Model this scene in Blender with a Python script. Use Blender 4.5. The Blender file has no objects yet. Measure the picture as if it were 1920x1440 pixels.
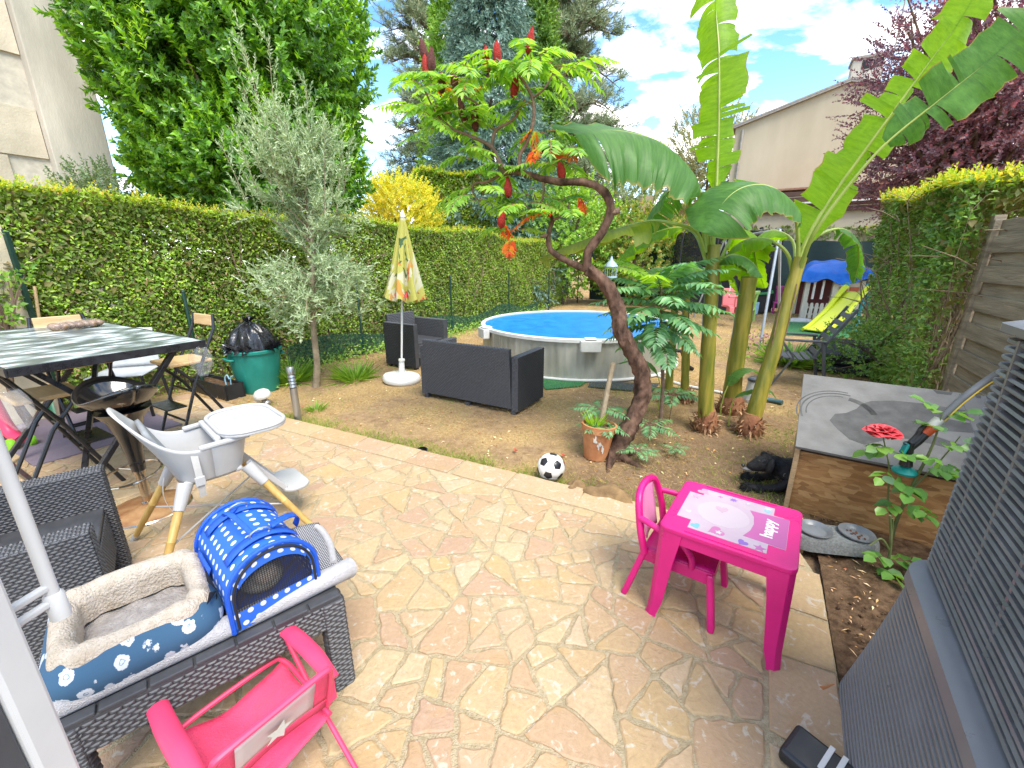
import bpy, math, random
import numpy as np
from mathutils import Vector, Matrix, Euler
random.seed(7)
RNG = np.random.default_rng(11)
SC = bpy.context.scene
COL = SC.collection
R = math.radians

# ------------------------------------------------------------------ camera
cam_data = bpy.data.cameras.new('camera')
cam = bpy.data.objects.new('camera', cam_data)
COL.objects.link(cam)
cam.location = (0.0, 0.0, 1.55)
cam.rotation_euler = (R(90 - 16.6), 0, 0)
cam_data.sensor_width = 36.0
cam_data.lens = 36.0 * 790.0 / 1920.0
cam_data.clip_start = 0.02
cam_data.clip_end = 2000
SC.camera = cam

# ------------------------------------------------------------------ sky, sun, exposure
SUN_DIR = Vector((0.30, -0.50, 0.95)).normalized()          # towards the sun
wd = bpy.data.worlds.new('World')
SC.world = wd
wd.use_nodes = True
nt = wd.node_tree
nt.nodes.clear()
def wn(t, **k):
    n = nt.nodes.new(t)
    for a, b in k.items():
        setattr(n, a, b)
    return n
wo = wn('ShaderNodeOutputWorld')
bg = wn('ShaderNodeBackground')
bg.inputs['Strength'].default_value = 0.15
sky = wn('ShaderNodeTexSky', sky_type='NISHITA', sun_disc=False)
sky.sun_elevation = math.asin(SUN_DIR.z)
sky.sun_rotation = math.atan2(SUN_DIR.x, SUN_DIR.y)
sky.air_density = 1.0
sky.dust_density = 0.6
sky.ozone_density = 1.6
tc = wn('ShaderNodeTexCoord')
sx = wn('ShaderNodeSeparateXYZ')
nt.links.new(tc.outputs['Generated'], sx.inputs[0])
def wm(op, a, b=None, clamp=False):
    n = wn('ShaderNodeMath', operation=op, use_clamp=clamp)
    for i, v in enumerate((a, b)):
        if v is None: continue
        if isinstance(v, (int, float)): n.inputs[i].default_value = v
        else: nt.links.new(v, n.inputs[i])
    return n.outputs[0]
zz = wm('ADD', wm('MAXIMUM', sx.outputs[2], 0.0), 0.16)
cx = wn('ShaderNodeCombineXYZ')
nt.links.new(wm('DIVIDE', sx.outputs[0], zz), cx.inputs[0])
nt.links.new(wm('DIVIDE', sx.outputs[1], zz), cx.inputs[1])
mp = wn('ShaderNodeMapping')
mp.inputs['Location'].default_value = (2.2, 5.6, 0)
mp.inputs['Rotation'].default_value = (0, 0, 0.5)
mp.inputs['Scale'].default_value = (1.0, 1.35, 1)
nt.links.new(cx.outputs[0], mp.inputs[0])
cn = wn('ShaderNodeTexNoise')
cn.inputs['Scale'].default_value = 2.3
cn.inputs['Detail'].default_value = 9
cn.inputs['Roughness'].default_value = 0.56
cn.inputs['Distortion'].default_value = 0.25
nt.links.new(mp.outputs[0], cn.inputs['Vector'])
big = wn('ShaderNodeTexNoise')
big.inputs['Scale'].default_value = 0.32
big.inputs['Detail'].default_value = 2
nt.links.new(mp.outputs[0], big.inputs['Vector'])
dens = wm('ADD', cn.outputs[0], wm('MULTIPLY', wm('SUBTRACT', big.outputs[0], 0.5), 0.55))
rp = wn('ShaderNodeValToRGB')
rp.color_ramp.elements[0].position = 0.43
rp.color_ramp.elements[0].color = (0, 0, 0, 1)
rp.color_ramp.elements[1].position = 0.60
rp.color_ramp.elements[1].color = (1, 1, 1, 1)
nt.links.new(dens, rp.inputs[0])
hz = wm('POWER', wm('SUBTRACT', 1.0, wm('MAXIMUM', sx.outputs[2], 0.0)), 7.0)   # pale haze towards the horizon
cover = wm('MAXIMUM', rp.outputs[0], wm('MULTIPLY', hz, 0.75))
skyc = wn('ShaderNodeMix', data_type='RGBA', blend_type='MULTIPLY')
skyc.inputs[0].default_value = 1.0
skyc.inputs[7].default_value = (0.42, 0.72, 0.90, 1)
nt.links.new(sky.outputs[0], skyc.inputs[6])
cc = wn('ShaderNodeMix', data_type='RGBA')
nt.links.new(cover, cc.inputs[0])
nt.links.new(skyc.outputs[2], cc.inputs[6])
cc.inputs[7].default_value = (6.6, 6.35, 5.95, 1)
nt.links.new(cc.outputs[2], bg.inputs['Color'])
nt.links.new(bg.outputs[0], wo.inputs['Surface'])

sl = bpy.data.lights.new('sun', 'SUN')
sl.energy = 1.9
sl.angle = R(30)
sl.color = (1.0, 0.92, 0.80)
sun = bpy.data.objects.new('sun', sl)
sun.rotation_euler = SUN_DIR.to_track_quat('Z', 'Y').to_euler()
sun.location = (4, 2, 12)
COL.objects.link(sun)

SC.view_settings.view_transform = 'Standard'
SC.view_settings.look = 'None'
SC.view_settings.exposure = 1.7
SC.view_settings.gamma = 1.0
SC.view_settings.use_curve_mapping = False
SC.render.engine = 'CYCLES'
SC.cycles.use_denoising = True
SC.cycles.max_bounces = 8
SC.cycles.diffuse_bounces = 4
SC.cycles.transparent_max_bounces = 12
SC.cycles.caustics_reflective = False
SC.cycles.caustics_refractive = False
SC.cycles.sample_clamp_indirect = 6

# ------------------------------------------------------------------ materials
def _nodes(name):
    m = bpy.data.materials.new(name)
    m.use_nodes = True
    t = m.node_tree
    b = t.nodes['Principled BSDF']
    return m, t, b
def lk(t, a, b): t.links.new(a, b)
def c4(c): return (c[0], c[1], c[2], 1)
def mul(c, k): return tuple(max(0, min(1, x * k)) for x in c)

def mat(name, col, rough=0.55, metal=0.0, var=0.14, vs=9.0, col2=None, bump=0.0, bs=80.0, spec=0.5, coat=0.0,
        transl=0.0, alpha=1.0, stretch=None, lo=0.35, hi=0.68, rvar=0.12, detail=6.0, emit=None):
    m, t, b = _nodes(name)
    co = t.nodes.new('ShaderNodeTexCoord')
    src = co.outputs['Object']
    if stretch:
        mpn = t.nodes.new('ShaderNodeMapping'); mpn.inputs['Scale'].default_value = stretch
        lk(t, src, mpn.inputs[0]); src = mpn.outputs[0]
    n = t.nodes.new('ShaderNodeTexNoise')
    n.inputs['Scale'].default_value = vs; n.inputs['Detail'].default_value = detail; n.inputs['Roughness'].default_value = 0.6
    lk(t, src, n.inputs['Vector'])
    r = t.nodes.new('ShaderNodeValToRGB')
    r.color_ramp.elements[0].position = lo; r.color_ramp.elements[1].position = hi
    r.color_ramp.elements[0].color = c4(col if col2 else mul(col, 1 - var))
    r.color_ramp.elements[1].color = c4(col2 if col2 else mul(col, 1 + var))
    lk(t, n.outputs[0], r.inputs[0]); lk(t, r.outputs[0], b.inputs['Base Color'])
    mr = t.nodes.new('ShaderNodeMapRange')
    mr.inputs['From Min'].default_value = 0.3; mr.inputs['From Max'].default_value = 0.7
    mr.inputs['To Min'].default_value = max(0.02, rough - rvar); mr.inputs['To Max'].default_value = min(1, rough + rvar)
    lk(t, n.outputs[0], mr.inputs[0]); lk(t, mr.outputs[0], b.inputs['Roughness'])
    b.inputs['Metallic'].default_value = metal
    b.inputs['Specular IOR Level'].default_value = spec
    b.inputs['Coat Weight'].default_value = coat
    b.inputs['Coat Roughness'].default_value = 0.15
    b.inputs['Alpha'].default_value = alpha
    if bump:
        n2 = t.nodes.new('ShaderNodeTexNoise'); n2.inputs['Scale'].default_value = bs; n2.inputs['Detail'].default_value = 5
        lk(t, src, n2.inputs['Vector'])
        bp = t.nodes.new('ShaderNodeBump'); bp.inputs['Strength'].default_value = bump; bp.inputs['Distance'].default_value = 0.01
        lk(t, n2.outputs[0], bp.inputs['Height']); lk(t, bp.outputs[0], b.inputs['Normal'])
    if transl:
        tr = t.nodes.new('ShaderNodeBsdfTranslucent'); lk(t, r.outputs[0], tr.inputs[0])
        mx = t.nodes.new('ShaderNodeMixShader'); mx.inputs[0].default_value = transl
        out = t.nodes['Material Output']
        lk(t, b.outputs[0], mx.inputs[1]); lk(t, tr.outputs[0], mx.inputs[2]); lk(t, mx.outputs[0], out.inputs[0])
    return m

LEAF_GAIN = 1.85
def leafmat(name, cols, rough=0.5, transl=0.35, tcol=None, spec=0.35, ns=0.9, namp=0.5, bright=1.0):
    """leaves: colour per leaf, drifting with a broad noise through the plant"""
    m, t, b = _nodes(name)
    g = t.nodes.new('ShaderNodeNewGeometry')
    co = t.nodes.new('ShaderNodeTexCoord')
    n = t.nodes.new('ShaderNodeTexNoise'); n.inputs['Scale'].default_value = ns; n.inputs['Detail'].default_value = 3
    lk(t, co.outputs['Object'], n.inputs['Vector'])
    a = t.nodes.new('ShaderNodeMath'); a.operation = 'MULTIPLY_ADD'
    lk(t, n.outputs[0], a.inputs[0]); a.inputs[1].default_value = namp * 2; a.inputs[2].default_value = -namp
    s = t.nodes.new('ShaderNodeMath'); s.operation = 'ADD'; s.use_clamp = True
    lk(t, g.outputs['Random Per Island'], s.inputs[0]); lk(t, a.outputs[0], s.inputs[1])
    r = t.nodes.new('ShaderNodeValToRGB')
    el = r.color_ramp.elements
    while len(el) < len(cols): el.new(0.5)
    for i, c in enumerate(cols):
        el[i].position = i / max(1, len(cols) - 1); el[i].color = c4(mul(c, bright * LEAF_GAIN))
    lk(t, s.outputs[0], r.inputs[0]); lk(t, r.outputs[0], b.inputs['Base Color'])
    b.inputs['Roughness'].default_value = rough
    b.inputs['Specular IOR Level'].default_value = spec
    tr = t.nodes.new('ShaderNodeBsdfTranslucent')
    hs = t.nodes.new('ShaderNodeMix'); hs.data_type = 'RGBA'; hs.blend_type = 'MULTIPLY'; hs.inputs[0].default_value = 1
    lk(t, r.outputs[0], hs.inputs[6]); hs.inputs[7].default_value = c4(tcol or (1.9, 1.75, 0.7))
    lk(t, hs.outputs[2], tr.inputs[0])
    mx = t.nodes.new('ShaderNodeMixShader'); mx.inputs[0].default_value = transl
    lk(t, b.outputs[0], mx.inputs[1]); lk(t, tr.outputs[0], mx.inputs[2]); lk(t, mx.outputs[0], t.nodes['Material Output'].inputs[0])
    return m

# ------------------------------------------------------------------ object helpers
def link(o, parent=None):
    COL.objects.link(o)
    if parent is not None: o.parent = parent
    return o
def tag(o, label=None, cat=None, group=None, kind=None):
    if label: o['label'] = label
    if cat: o['category'] = cat
    if group: o['group'] = group
    if kind: o['kind'] = kind
    return o
def thing(name, label, cat, loc=(0, 0, 0), rz=0.0, group=None, rot=None):
    o = bpy.data.objects.new(name, None)
    o.empty_display_size = 0.1
    link(o)
    o.location = loc
    o.rotation_euler = rot if rot else (0, 0, rz)
    return tag(o, label, cat, group)
def copy_thing(src, loc, rz, label, group=None):
    def cp(o, par):
        c = o.copy(); COL.objects.link(c)
        if par is not None: c.parent = par
        for ch in o.children: cp(ch, c)
        return c
    r = cp(src, None)
    r.location = loc; r.rotation_euler = (0, 0, rz); r['label'] = label
    if group: r['group'] = group
    return r

def finish(me, mats, smooth, angle=40):
    for m in (mats if isinstance(mats, (list, tuple)) else [mats]): me.materials.append(m)
    if smooth:
        me.shade_smooth()
        try: me.set_sharp_from_angle(angle=R(angle))
        except Exception: pass
    return me

def V(*a): return Vector(a)
def catmull(pts, n):
    P = np.array([list(p) for p in pts], float)
    P = np.vstack([2 * P[0] - P[1], P, 2 * P[-1] - P[-2]])
    k = len(P) - 3
    out = []
    for s in np.linspace(0, k, n):
        i = min(int(s), k - 1); t = s - i
        a, b, c, d = P[i:i + 4]
        out.append(0.5 * (2 * b + (c - a) * t + (2 * a - 5 * b + 4 * c - d) * t * t + (3 * b - 3 * c + d - a) * t ** 3))
    return np.array(out)

class MB:
    """collects shapes into one mesh"""
    def __init__(s, origin=(0, 0, 0)):
        s.v = []; s.f = []; s.mi = []; s.o = Vector(origin); s.cur = 0
    def add(s, verts, faces):
        b = len(s.v)
        s.v += [tuple(Vector(v) - s.o) for v in verts]
        s.f += [tuple(b + i for i in f) for f in faces]
        s.mi += [s.cur] * len(faces)
        return s
    def box(s, c, d, rot=None, taper=1.0, ty=None):
        ty = taper if ty is None else ty
        h = Vector(d) / 2
        vs = []
        for z in (-1, 1):
            kx, ky = (taper, ty) if z > 0 else (1, 1)
            for x, y in ((-1, -1), (1, -1), (1, 1), (-1, 1)):
                vs.append(Vector((x * h.x * kx, y * h.y * ky, z * h.z)))
        if rot is not None:
            M = rot if isinstance(rot, Matrix) else Euler(rot).to_matrix()
            vs = [M @ v for v in vs]
        vs = [v + Vector(c) for v in vs]
        return s.add(vs, [(3, 2, 1, 0), (4, 5, 6, 7), (0, 1, 5, 4), (1, 2, 6, 5), (2, 3, 7, 6), (3, 0, 4, 7)])
    def bar(s, a, b, w, h=None, up=(0, 0, 1)):
        a, b = Vector(a), Vector(b); h = w if h is None else h
        t = (b - a).normalized(); u = Vector(up)
        if abs(t.dot(u)) > 0.98: u = Vector((0, 1, 0))
        sd = t.cross(u).normalized(); u = sd.cross(t).normalized()
        vs = [p + sd * x * w / 2 + u * y * h / 2 for p in (a, b) for x, y in ((-1, -1), (1, -1), (1, 1), (-1, 1))]
        return s.add(vs, [(0, 1, 2, 3), (7, 6, 5, 4), (1, 0, 4, 5), (2, 1, 5, 6), (3, 2, 6, 7), (0, 3, 7, 4)])
    def tube(s, path, r, n=8, caps=True, closed=False):
        P = [Vector(p) for p in path]; k = len(P)
        rr = [r] * k if isinstance(r, (int, float)) else list(r)
        up = None; vs = []
        for i in range(k):
            if closed: t = P[(i + 1) % k] - P[i - 1]
            else: t = P[min(i + 1, k - 1)] - P[max(i - 1, 0)]
            t = t.normalized() if t.length > 1e-9 else Vector((0, 0, 1))
            if up is None:
                up = Vector((0, 0, 1)) if abs(t.z) < 0.9 else Vector((1, 0, 0))
            sd = t.cross(up)
            if sd.length < 1e-6: sd = t.orthogonal()
            sd.normalize(); up = sd.cross(t).normalized()
            for j in range(n):
                a = 2 * math.pi * j / n
                vs.append(P[i] + (sd * math.cos(a) + up * math.sin(a)) * rr[i])
        fs = []
        m = k if closed else k - 1
        for i in range(m):
            i2 = (i + 1) % k
            for j in range(n):
                j2 = (j + 1) % n
                fs.append((i * n + j, i * n + j2, i2 * n + j2, i2 * n + j))
        if caps and not closed:
            fs.append(tuple(range(n))[::-1]); fs.append(tuple((k - 1) * n + j for j in range(n)))
        return s.add(vs, fs)
    def curve(s, pts, r, n=8, seg=24, closed=False):
        p = catmull(pts, seg)
        if not isinstance(r, (int, float)):
            r = list(np.interp(np.linspace(0, 1, seg), np.linspace(0, 1, len(r)), r))
        return s.tube(p, r, n)
    def lathe(s, prof, c=(0, 0, 0), n=24, sx=1.0, sy=1.0, rot=None, rough=None):
        c = Vector(c); vs = []; M = None
        if rot is not None: M = Euler(rot).to_matrix()
        for (r, z) in prof:
            for j in range(n):
                a = 2 * math.pi * j / n
                v = Vector((r * math.cos(a) * sx, r * math.sin(a) * sy, z))
                vs.append((M @ v if M else v) + c)
        fs = []
        for i in range(len(prof) - 1):
            for j in range(n):
                j2 = (j + 1) % n
                fs.append((i * n + j, i * n + j2, (i + 1) * n + j2, (i + 1) * n + j))
        if prof[0][0] > 1e-5: fs.append(tuple(range(n))[::-1])
        if prof[-1][0] > 1e-5: fs.append(tuple((len(prof) - 1) * n + j for j in range(n)))
        return s.add(vs, fs)
    def sphere(s, c, r, n=16, m=10, sc=(1, 1, 1), rot=None):
        prof = [(math.sin(math.pi * i / m), -math.cos(math.pi * i / m)) for i in range(m + 1)]
        vs = []; M = Euler(rot).to_matrix() if rot else None
        for (q, z) in prof:
            for j in range(n):
                a = 2 * math.pi * j / n
                v = Vector((q * math.cos(a) * r * sc[0], q * math.sin(a) * r * sc[1], z * r * sc[2]))
                vs.append((M @ v if M else v) + Vector(c))
        fs = [(i * n + j, i * n + (j + 1) % n, (i + 1) * n + (j + 1) % n, (i + 1) * n + j) for i in range(m) for j in range(n)]
        return s.add(vs, fs)
    def grid(s, fn, nu, nv, closed=False):
        vs = [fn(i / (nu - 1), j / (nv - 1)) for i in range(nu) for j in range(nv)]
        fs = [(i * nv + j, (i + 1) * nv + j, (i + 1) * nv + j + 1, i * nv + j + 1) for i in range(nu - 1) for j in range(nv - 1)]
        return s.add(vs, fs)
    def prism(s, poly, z0, z1, M=None):
        n = len(poly)
        vs = [Vector((x, y, z0)) for x, y in poly] + [Vector((x, y, z1)) for x, y in poly]
        if M is not None: vs = [M @ v for v in vs]
        return s.add(vs, [tuple(range(n))[::-1], tuple(range(n, 2 * n))] + [(i, (i + 1) % n, n + (i + 1) % n, n + i) for i in range(n)])
    def mesh(s, name, mats, smooth=False, angle=40):
        me = bpy.data.meshes.new(name)
        me.from_pydata(s.v, [], s.f)
        if any(s.mi): me.polygons.foreach_set('material_index', s.mi)
        me.update()
        return finish(me, mats, smooth, angle)
    def build(s, name, mats, parent=None, smooth=False, bevel=0.0, angle=40, solid=0.0, sub=0, seg=2, label=None):
        o = bpy.data.objects.new(name, s.mesh(name, mats, smooth, angle))
        link(o, parent)
        if solid:
            md = o.modifiers.new('solid', 'SOLIDIFY'); md.thickness = solid; md.offset = 0
        if bevel:
            md = o.modifiers.new('bevel', 'BEVEL'); md.width = bevel; md.segments = seg; md.limit_method = 'ANGLE'; md.angle_limit = R(30)
        if sub:
            md = o.modifiers.new('sub', 'SUBSURF'); md.levels = sub; md.render_levels = sub
        if label: o['label'] = label
        return o

def np_mesh(name, verts, faces, mats, uv=None, smooth=False):
    """fast mesh from numpy arrays; faces (n,3) or (n,4)"""
    me = bpy.data.meshes.new(name)
    verts = np.asarray(verts, np.float32); faces = np.asarray(faces, np.int32)
    k = faces.shape[1]
    me.vertices.add(len(verts)); me.vertices.foreach_set('co', verts.ravel())
    me.loops.add(faces.size); me.loops.foreach_set('vertex_index', faces.ravel())
    me.polygons.add(len(faces))
    me.polygons.foreach_set('loop_start', np.arange(0, faces.size, k, dtype=np.int32))
    me.polygons.foreach_set('loop_total', np.full(len(faces), k, np.int32))
    if uv is not None:
        l = me.uv_layers.new(name='UVMap')
        l.data.foreach_set('uv', np.asarray(uv, np.float32)[faces.ravel()].ravel())
    me.update(calc_edges=True)
    return finish(me, mats, smooth)

def unit(a):
    return a / np.maximum(np.linalg.norm(a, axis=-1, keepdims=True), 1e-9)
def rand_dir(n):
    return unit(RNG.normal(size=(n, 3)))

class Leaves:
    """many folded leaf blades, two triangles each, in one mesh"""
    def __init__(s): s.P = []; s.D = []; s.N = []; s.L = []; s.W = []; s.fold = []
    def put(s, P, D, N, L, W, fold=0.25):
        n = len(P)
        s.P.append(np.asarray(P, float)); s.D.append(unit(np.asarray(D, float))); s.N.append(np.asarray(N, float))
        s.L.append(np.broadcast_to(L, (n,)).astype(float)); s.W.append(np.broadcast_to(W, (n,)).astype(float))
        s.fold.append(np.broadcast_to(fold, (n,)).astype(float))
    def shoots(s, P, D, L, n, ll, lw, ang=0.9, jit=0.25, t0=0.05, fold=0.25, up=0.0, shrink=0.4):
        P = np.asarray(P, float); D = unit(np.asarray(D, float)); m = len(P)
        L = np.broadcast_to(L, (m,))
        ref = np.where(np.abs(D[:, 2:3]) > 0.9, np.array([[1., 0, 0]]), np.array([[0, 0, 1.]]))
        U = unit(np.cross(D, ref)); W = np.cross(D, U)
        t = np.linspace(t0, 1, n)[None, :] * np.ones((m, 1))
        az = (np.arange(n) * 2.39996)[None, :] + RNG.uniform(0, 6.28, (m, 1)) + RNG.normal(0, .3, (m, n))
        a = ang * (1 - 0.45 * t) + RNG.normal(0, jit, (m, n))
        rad = np.cos(az)[..., None] * U[:, None] + np.sin(az)[..., None] * W[:, None]
        dr = np.cos(a)[..., None] * D[:, None] + np.sin(a)[..., None] * rad
        dr[..., 2] += up
        pos = P[:, None] + D[:, None] * (t * L[:, None])[..., None]
        nr = np.cos(a)[..., None] * rad - np.sin(a)[..., None] * D[:, None]
        nr = -nr
        sc = (1 - shrink * t) * RNG.uniform(0.75, 1.15, (m, n))
        s.put(pos.reshape(-1, 3), dr.reshape(-1, 3), nr.reshape(-1, 3), (ll * sc).ravel(), (lw * sc).ravel(), fold)
    def count(s): return sum(len(p) for p in s.P)
    def build(s, name, m, parent=None, origin=(0, 0, 0), wide=0.45, round=False):
        P = np.vstack(s.P) - np.array(origin); D = np.vstack(s.D); N = np.vstack(s.N)
        L = np.concatenate(s.L)[:, None]; W = np.concatenate(s.W)[:, None]; F = np.concatenate(s.fold)[:, None]
        S = unit(np.cross(D, N) + 1e-6); N = np.cross(S, D)
        a = P; b = P + D * L * wide + S * W / 2 + N * W * F; c = P + D * L - N * L * 0.08; d = P + D * L * wide - S * W / 2 + N * W * F
        n = len(P)
        if round:
            q = [P, P + D * L * .28 + S * W * .42 + N * W * F * .8, P + D * L * .68 + S * W * .40 + N * W * F * .7, c, P + D * L * .68 - S * W * .40 + N * W * F * .7, P + D * L * .28 - S * W * .42 + N * W * F * .8]
            v = np.stack(q, 1).reshape(-1, 3); i = np.arange(n)[:, None] * 6
            f = np.concatenate([i + np.array([[0, 1, 2]]), i + np.array([[0, 2, 3]]), i + np.array([[0, 3, 4]]), i + np.array([[0, 4, 5]])], 1).reshape(-1, 3)
            return link(bpy.data.objects.new(name, np_mesh(name, v, f, m)), parent)
        v = np.stack([a, b, c, d], 1).reshape(-1, 3)
        i = np.arange(n)[:, None] * 4
        f = np.concatenate([i + np.array([[0, 1, 2]]), i + np.array([[0, 2, 3]])], 1).reshape(-1, 3)
        o = bpy.data.objects.new(name, np_mesh(name, v, f, m))
        return link(o, parent)

def vnoise(x, y, s=1.0, seed=0.0):
    x = x * s + seed * 3.7; y = y * s - seed * 5.1
    return (np.sin(x * 1.7 + 1.3 * np.sin(y * 1.1 + seed)) + np.sin(y * 2.1 + 1.7 * np.sin(x * 0.9)) + np.sin(x * 3.3 - y * 2.7 + seed)
            + 0.6 * np.sin(x * 6.1 + y * 5.3)) / 3.6

def text_mesh(name, body, size, m, parent, loc, rot, extr=0.0006, bold=0.0, shear=0.0):
    c = bpy.data.curves.new(name, 'FONT')
    c.body = body; c.size = size; c.extrude = extr; c.align_x = 'CENTER'; c.align_y = 'CENTER'; c.offset = bold; c.shear = shear
    c.resolution_u = 3
    t = bpy.data.objects.new(name + '_tmp', c); COL.objects.link(t)
    dg = bpy.context.evaluated_depsgraph_get()
    me = bpy.data.meshes.new_from_object(t.evaluated_get(dg))
    bpy.data.objects.remove(t); bpy.data.curves.remove(c)
    me.materials.clear(); me.materials.append(m); me.name = name
    o = bpy.data.objects.new(name, me); link(o, parent)
    o.location = loc; o.rotation_euler = rot
    return o
# ================================================================== ground
AX = np.array([0.5, 0.866])            # the garden's long direction
def ground_material():
    m, t, b = _nodes('garden_earth')
    co = t.nodes.new('ShaderNodeTexCoord')
    def noise(s, d=6, r=0.6):
        n = t.nodes.new('ShaderNodeTexNoise'); n.inputs['Scale'].default_value = s; n.inputs['Detail'].default_value = d
        n.inputs['Roughness'].default_value = r; lk(t, co.outputs['Object'], n.inputs['Vector']); return n.outputs[0]
    def ramp(src, stops):
        r = t.nodes.new('ShaderNodeValToRGB'); e = r.color_ramp.elements
        while len(e) < len(stops): e.new(0.5)
        for i, (p, c) in enumerate(stops): e[i].position = p; e[i].color = c4(c)
        lk(t, src, r.inputs[0]); return r.outputs[0]
    def mix(f, a, b_):
        x = t.nodes.new('ShaderNodeMix'); x.data_type = 'RGBA'
        lk(t, f, x.inputs[0]); lk(t, a, x.inputs[6]); lk(t, b_, x.inputs[7]); return x.outputs[2]
    dirt = ramp(noise(14, 8, 0.7), [(0.3, (0.20, 0.125, 0.066)), (0.52, (0.33, 0.215, 0.115)), (0.72, (0.46, 0.32, 0.18))])
    straw = ramp(noise(38, 6, 0.75), [(0.32, (0.20, 0.125, 0.055)), (0.5, (0.42, 0.28, 0.12)), (0.68, (0.56, 0.41, 0.21))])
    f1 = ramp(noise(1.3, 5, 0.6), [(0.40, (0, 0, 0)), (0.58, (1, 1, 1))])
    base = mix(f1, dirt, straw)
    green = ramp(noise(30, 4), [(0.3, (0.10, 0.13, 0.03)), (0.7, (0.22, 0.24, 0.07))])
    f2 = ramp(noise(2.1, 6, 0.7), [(0.60, (0, 0, 0)), (0.72, (0.6, 0.6, 0.6))])
    base = mix(f2, base, green)
    speck = ramp(noise(120, 2), [(0.70, (0, 0, 0)), (0.76, (0.7, 0.7, 0.7))])
    pale = t.nodes.new('ShaderNodeRGB'); pale.outputs[0].default_value = (0.62, 0.50, 0.34, 1)
    base = mix(speck, base, pale.outputs[0])
    vd = t.nodes.new('ShaderNodeVectorMath'); vd.operation = 'DISTANCE'; lk(t, co.outputs['Object'], vd.inputs[0]); vd.inputs[1].default_value = (1.9, 2.9, 0)
    ma = t.nodes.new('ShaderNodeMath'); ma.operation = 'MULTIPLY_ADD'; lk(t, noise(2.6, 6, .65), ma.inputs[0]); ma.inputs[1].default_value = 2.2; lk(t, vd.outputs['Value'], ma.inputs[2])
    brown = ramp(noise(26, 8, 0.75), [(0.3, (0.10, 0.062, 0.036)), (0.55, (0.20, 0.13, 0.08)), (0.75, (0.30, 0.21, 0.135))])
    mr = t.nodes.new('ShaderNodeMapRange'); mr.inputs['From Min'].default_value = 1.9; mr.inputs['From Max'].default_value = 2.9; mr.inputs['To Min'].default_value = 0.85; mr.inputs['To Max'].default_value = 0.0; lk(t, ma.outputs[0], mr.inputs[0])
    base = mix(mr.outputs[0], base, brown)
    lk(t, base, b.inputs['Base Color']); b.inputs['Roughness'].default_value = 0.95
    b.inputs['Specular IOR Level'].default_value = 0.15
    bp = t.nodes.new('ShaderNodeBump'); bp.inputs['Strength'].default_value = 0.9; bp.inputs['Distance'].default_value = 0.02
    lk(t, noise(45, 8, 0.75), bp.inputs['Height']); lk(t, bp.outputs[0], b.inputs['Normal'])
    return m
xs = np.unique(np.concatenate([np.linspace(-300, -9, 14), np.arange(-9, 14.01, 0.16), np.linspace(14, 300, 14)]))
ys = np.unique(np.concatenate([np.linspace(-300, -2, 12), np.arange(-2, 20.01, 0.16), np.linspace(20, 400, 16)]))
gx, gy = np.meshgrid(xs, ys, indexing='ij')
def gz(x, y):
    near = np.clip(1 - (np.hypot(x, y - 6) - 14) / 10, 0, 1)
    return -0.05 + near * (0.010 * vnoise(x, y, 1.9, 2) + 0.006 * vnoise(x, y, 6.3, 5))
gv = np.stack([gx.ravel(), gy.ravel(), gz(gx, gy).ravel()], 1)
nx, ny = gx.shape
ii = (np.arange(nx - 1)[:, None] * ny + np.arange(ny - 1)[None, :]).ravel()
gf = np.stack([ii, ii + ny, ii + ny + 1, ii + 1], 1)
ground = link(bpy.data.objects.new('ground', np_mesh('ground', gv, gf, ground_material(), smooth=True)))
tag(ground, 'dry sandy garden soil with patches of straw and thin grass', None, kind='structure')

# ================================================================== stone patio
N1 = np.array([0.445, 0.896]); D1 = 2.572          # edge towards the lawn
N2 = np.array([0.866, -0.5]); D2 = 0.4716          # edge towards the soil bed
N1 /= np.linalg.norm(N1)
T1 = np.array([N1[1], -N1[0]])
T2 = np.array([0.5, 0.866])
crn = np.linalg.solve(np.stack([N1, N2]), np.array([D1, D2]))
CH = []
for f in (0.25, 0.5, 0.75):                         # rounded corner
    n = N1 * (1 - f) + N2 * f; n /= np.linalg.norm(n)
    CH.append((n, float(n @ crn) - 0.13 + 0.04 * abs(f - .5) * 2))
LEFT = (np.array([-0.866, 0.5]), 5.74)
BOTTOM = (-N1, 0.35)
def clip(poly, n, d):
    out = []; k = len(poly)
    for i in range(k):
        a, b = poly[i], poly[(i + 1) % k]
        da, db = a @ n - d, b @ n - d
        if da <= 0: out.append(a)
        if (da < 0 < db) or (db < 0 < da): out.append(a + (b - a) * (da / (da - db)))
    return out
big = [np.array(p, float) for p in ((-9, -3), (5, -3), (5, 9), (-9, 9))]
slab = big
for n, d in [(N1, D1), (N2, D2), LEFT, BOTTOM] + CH: slab = clip(slab, n, d)

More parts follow.
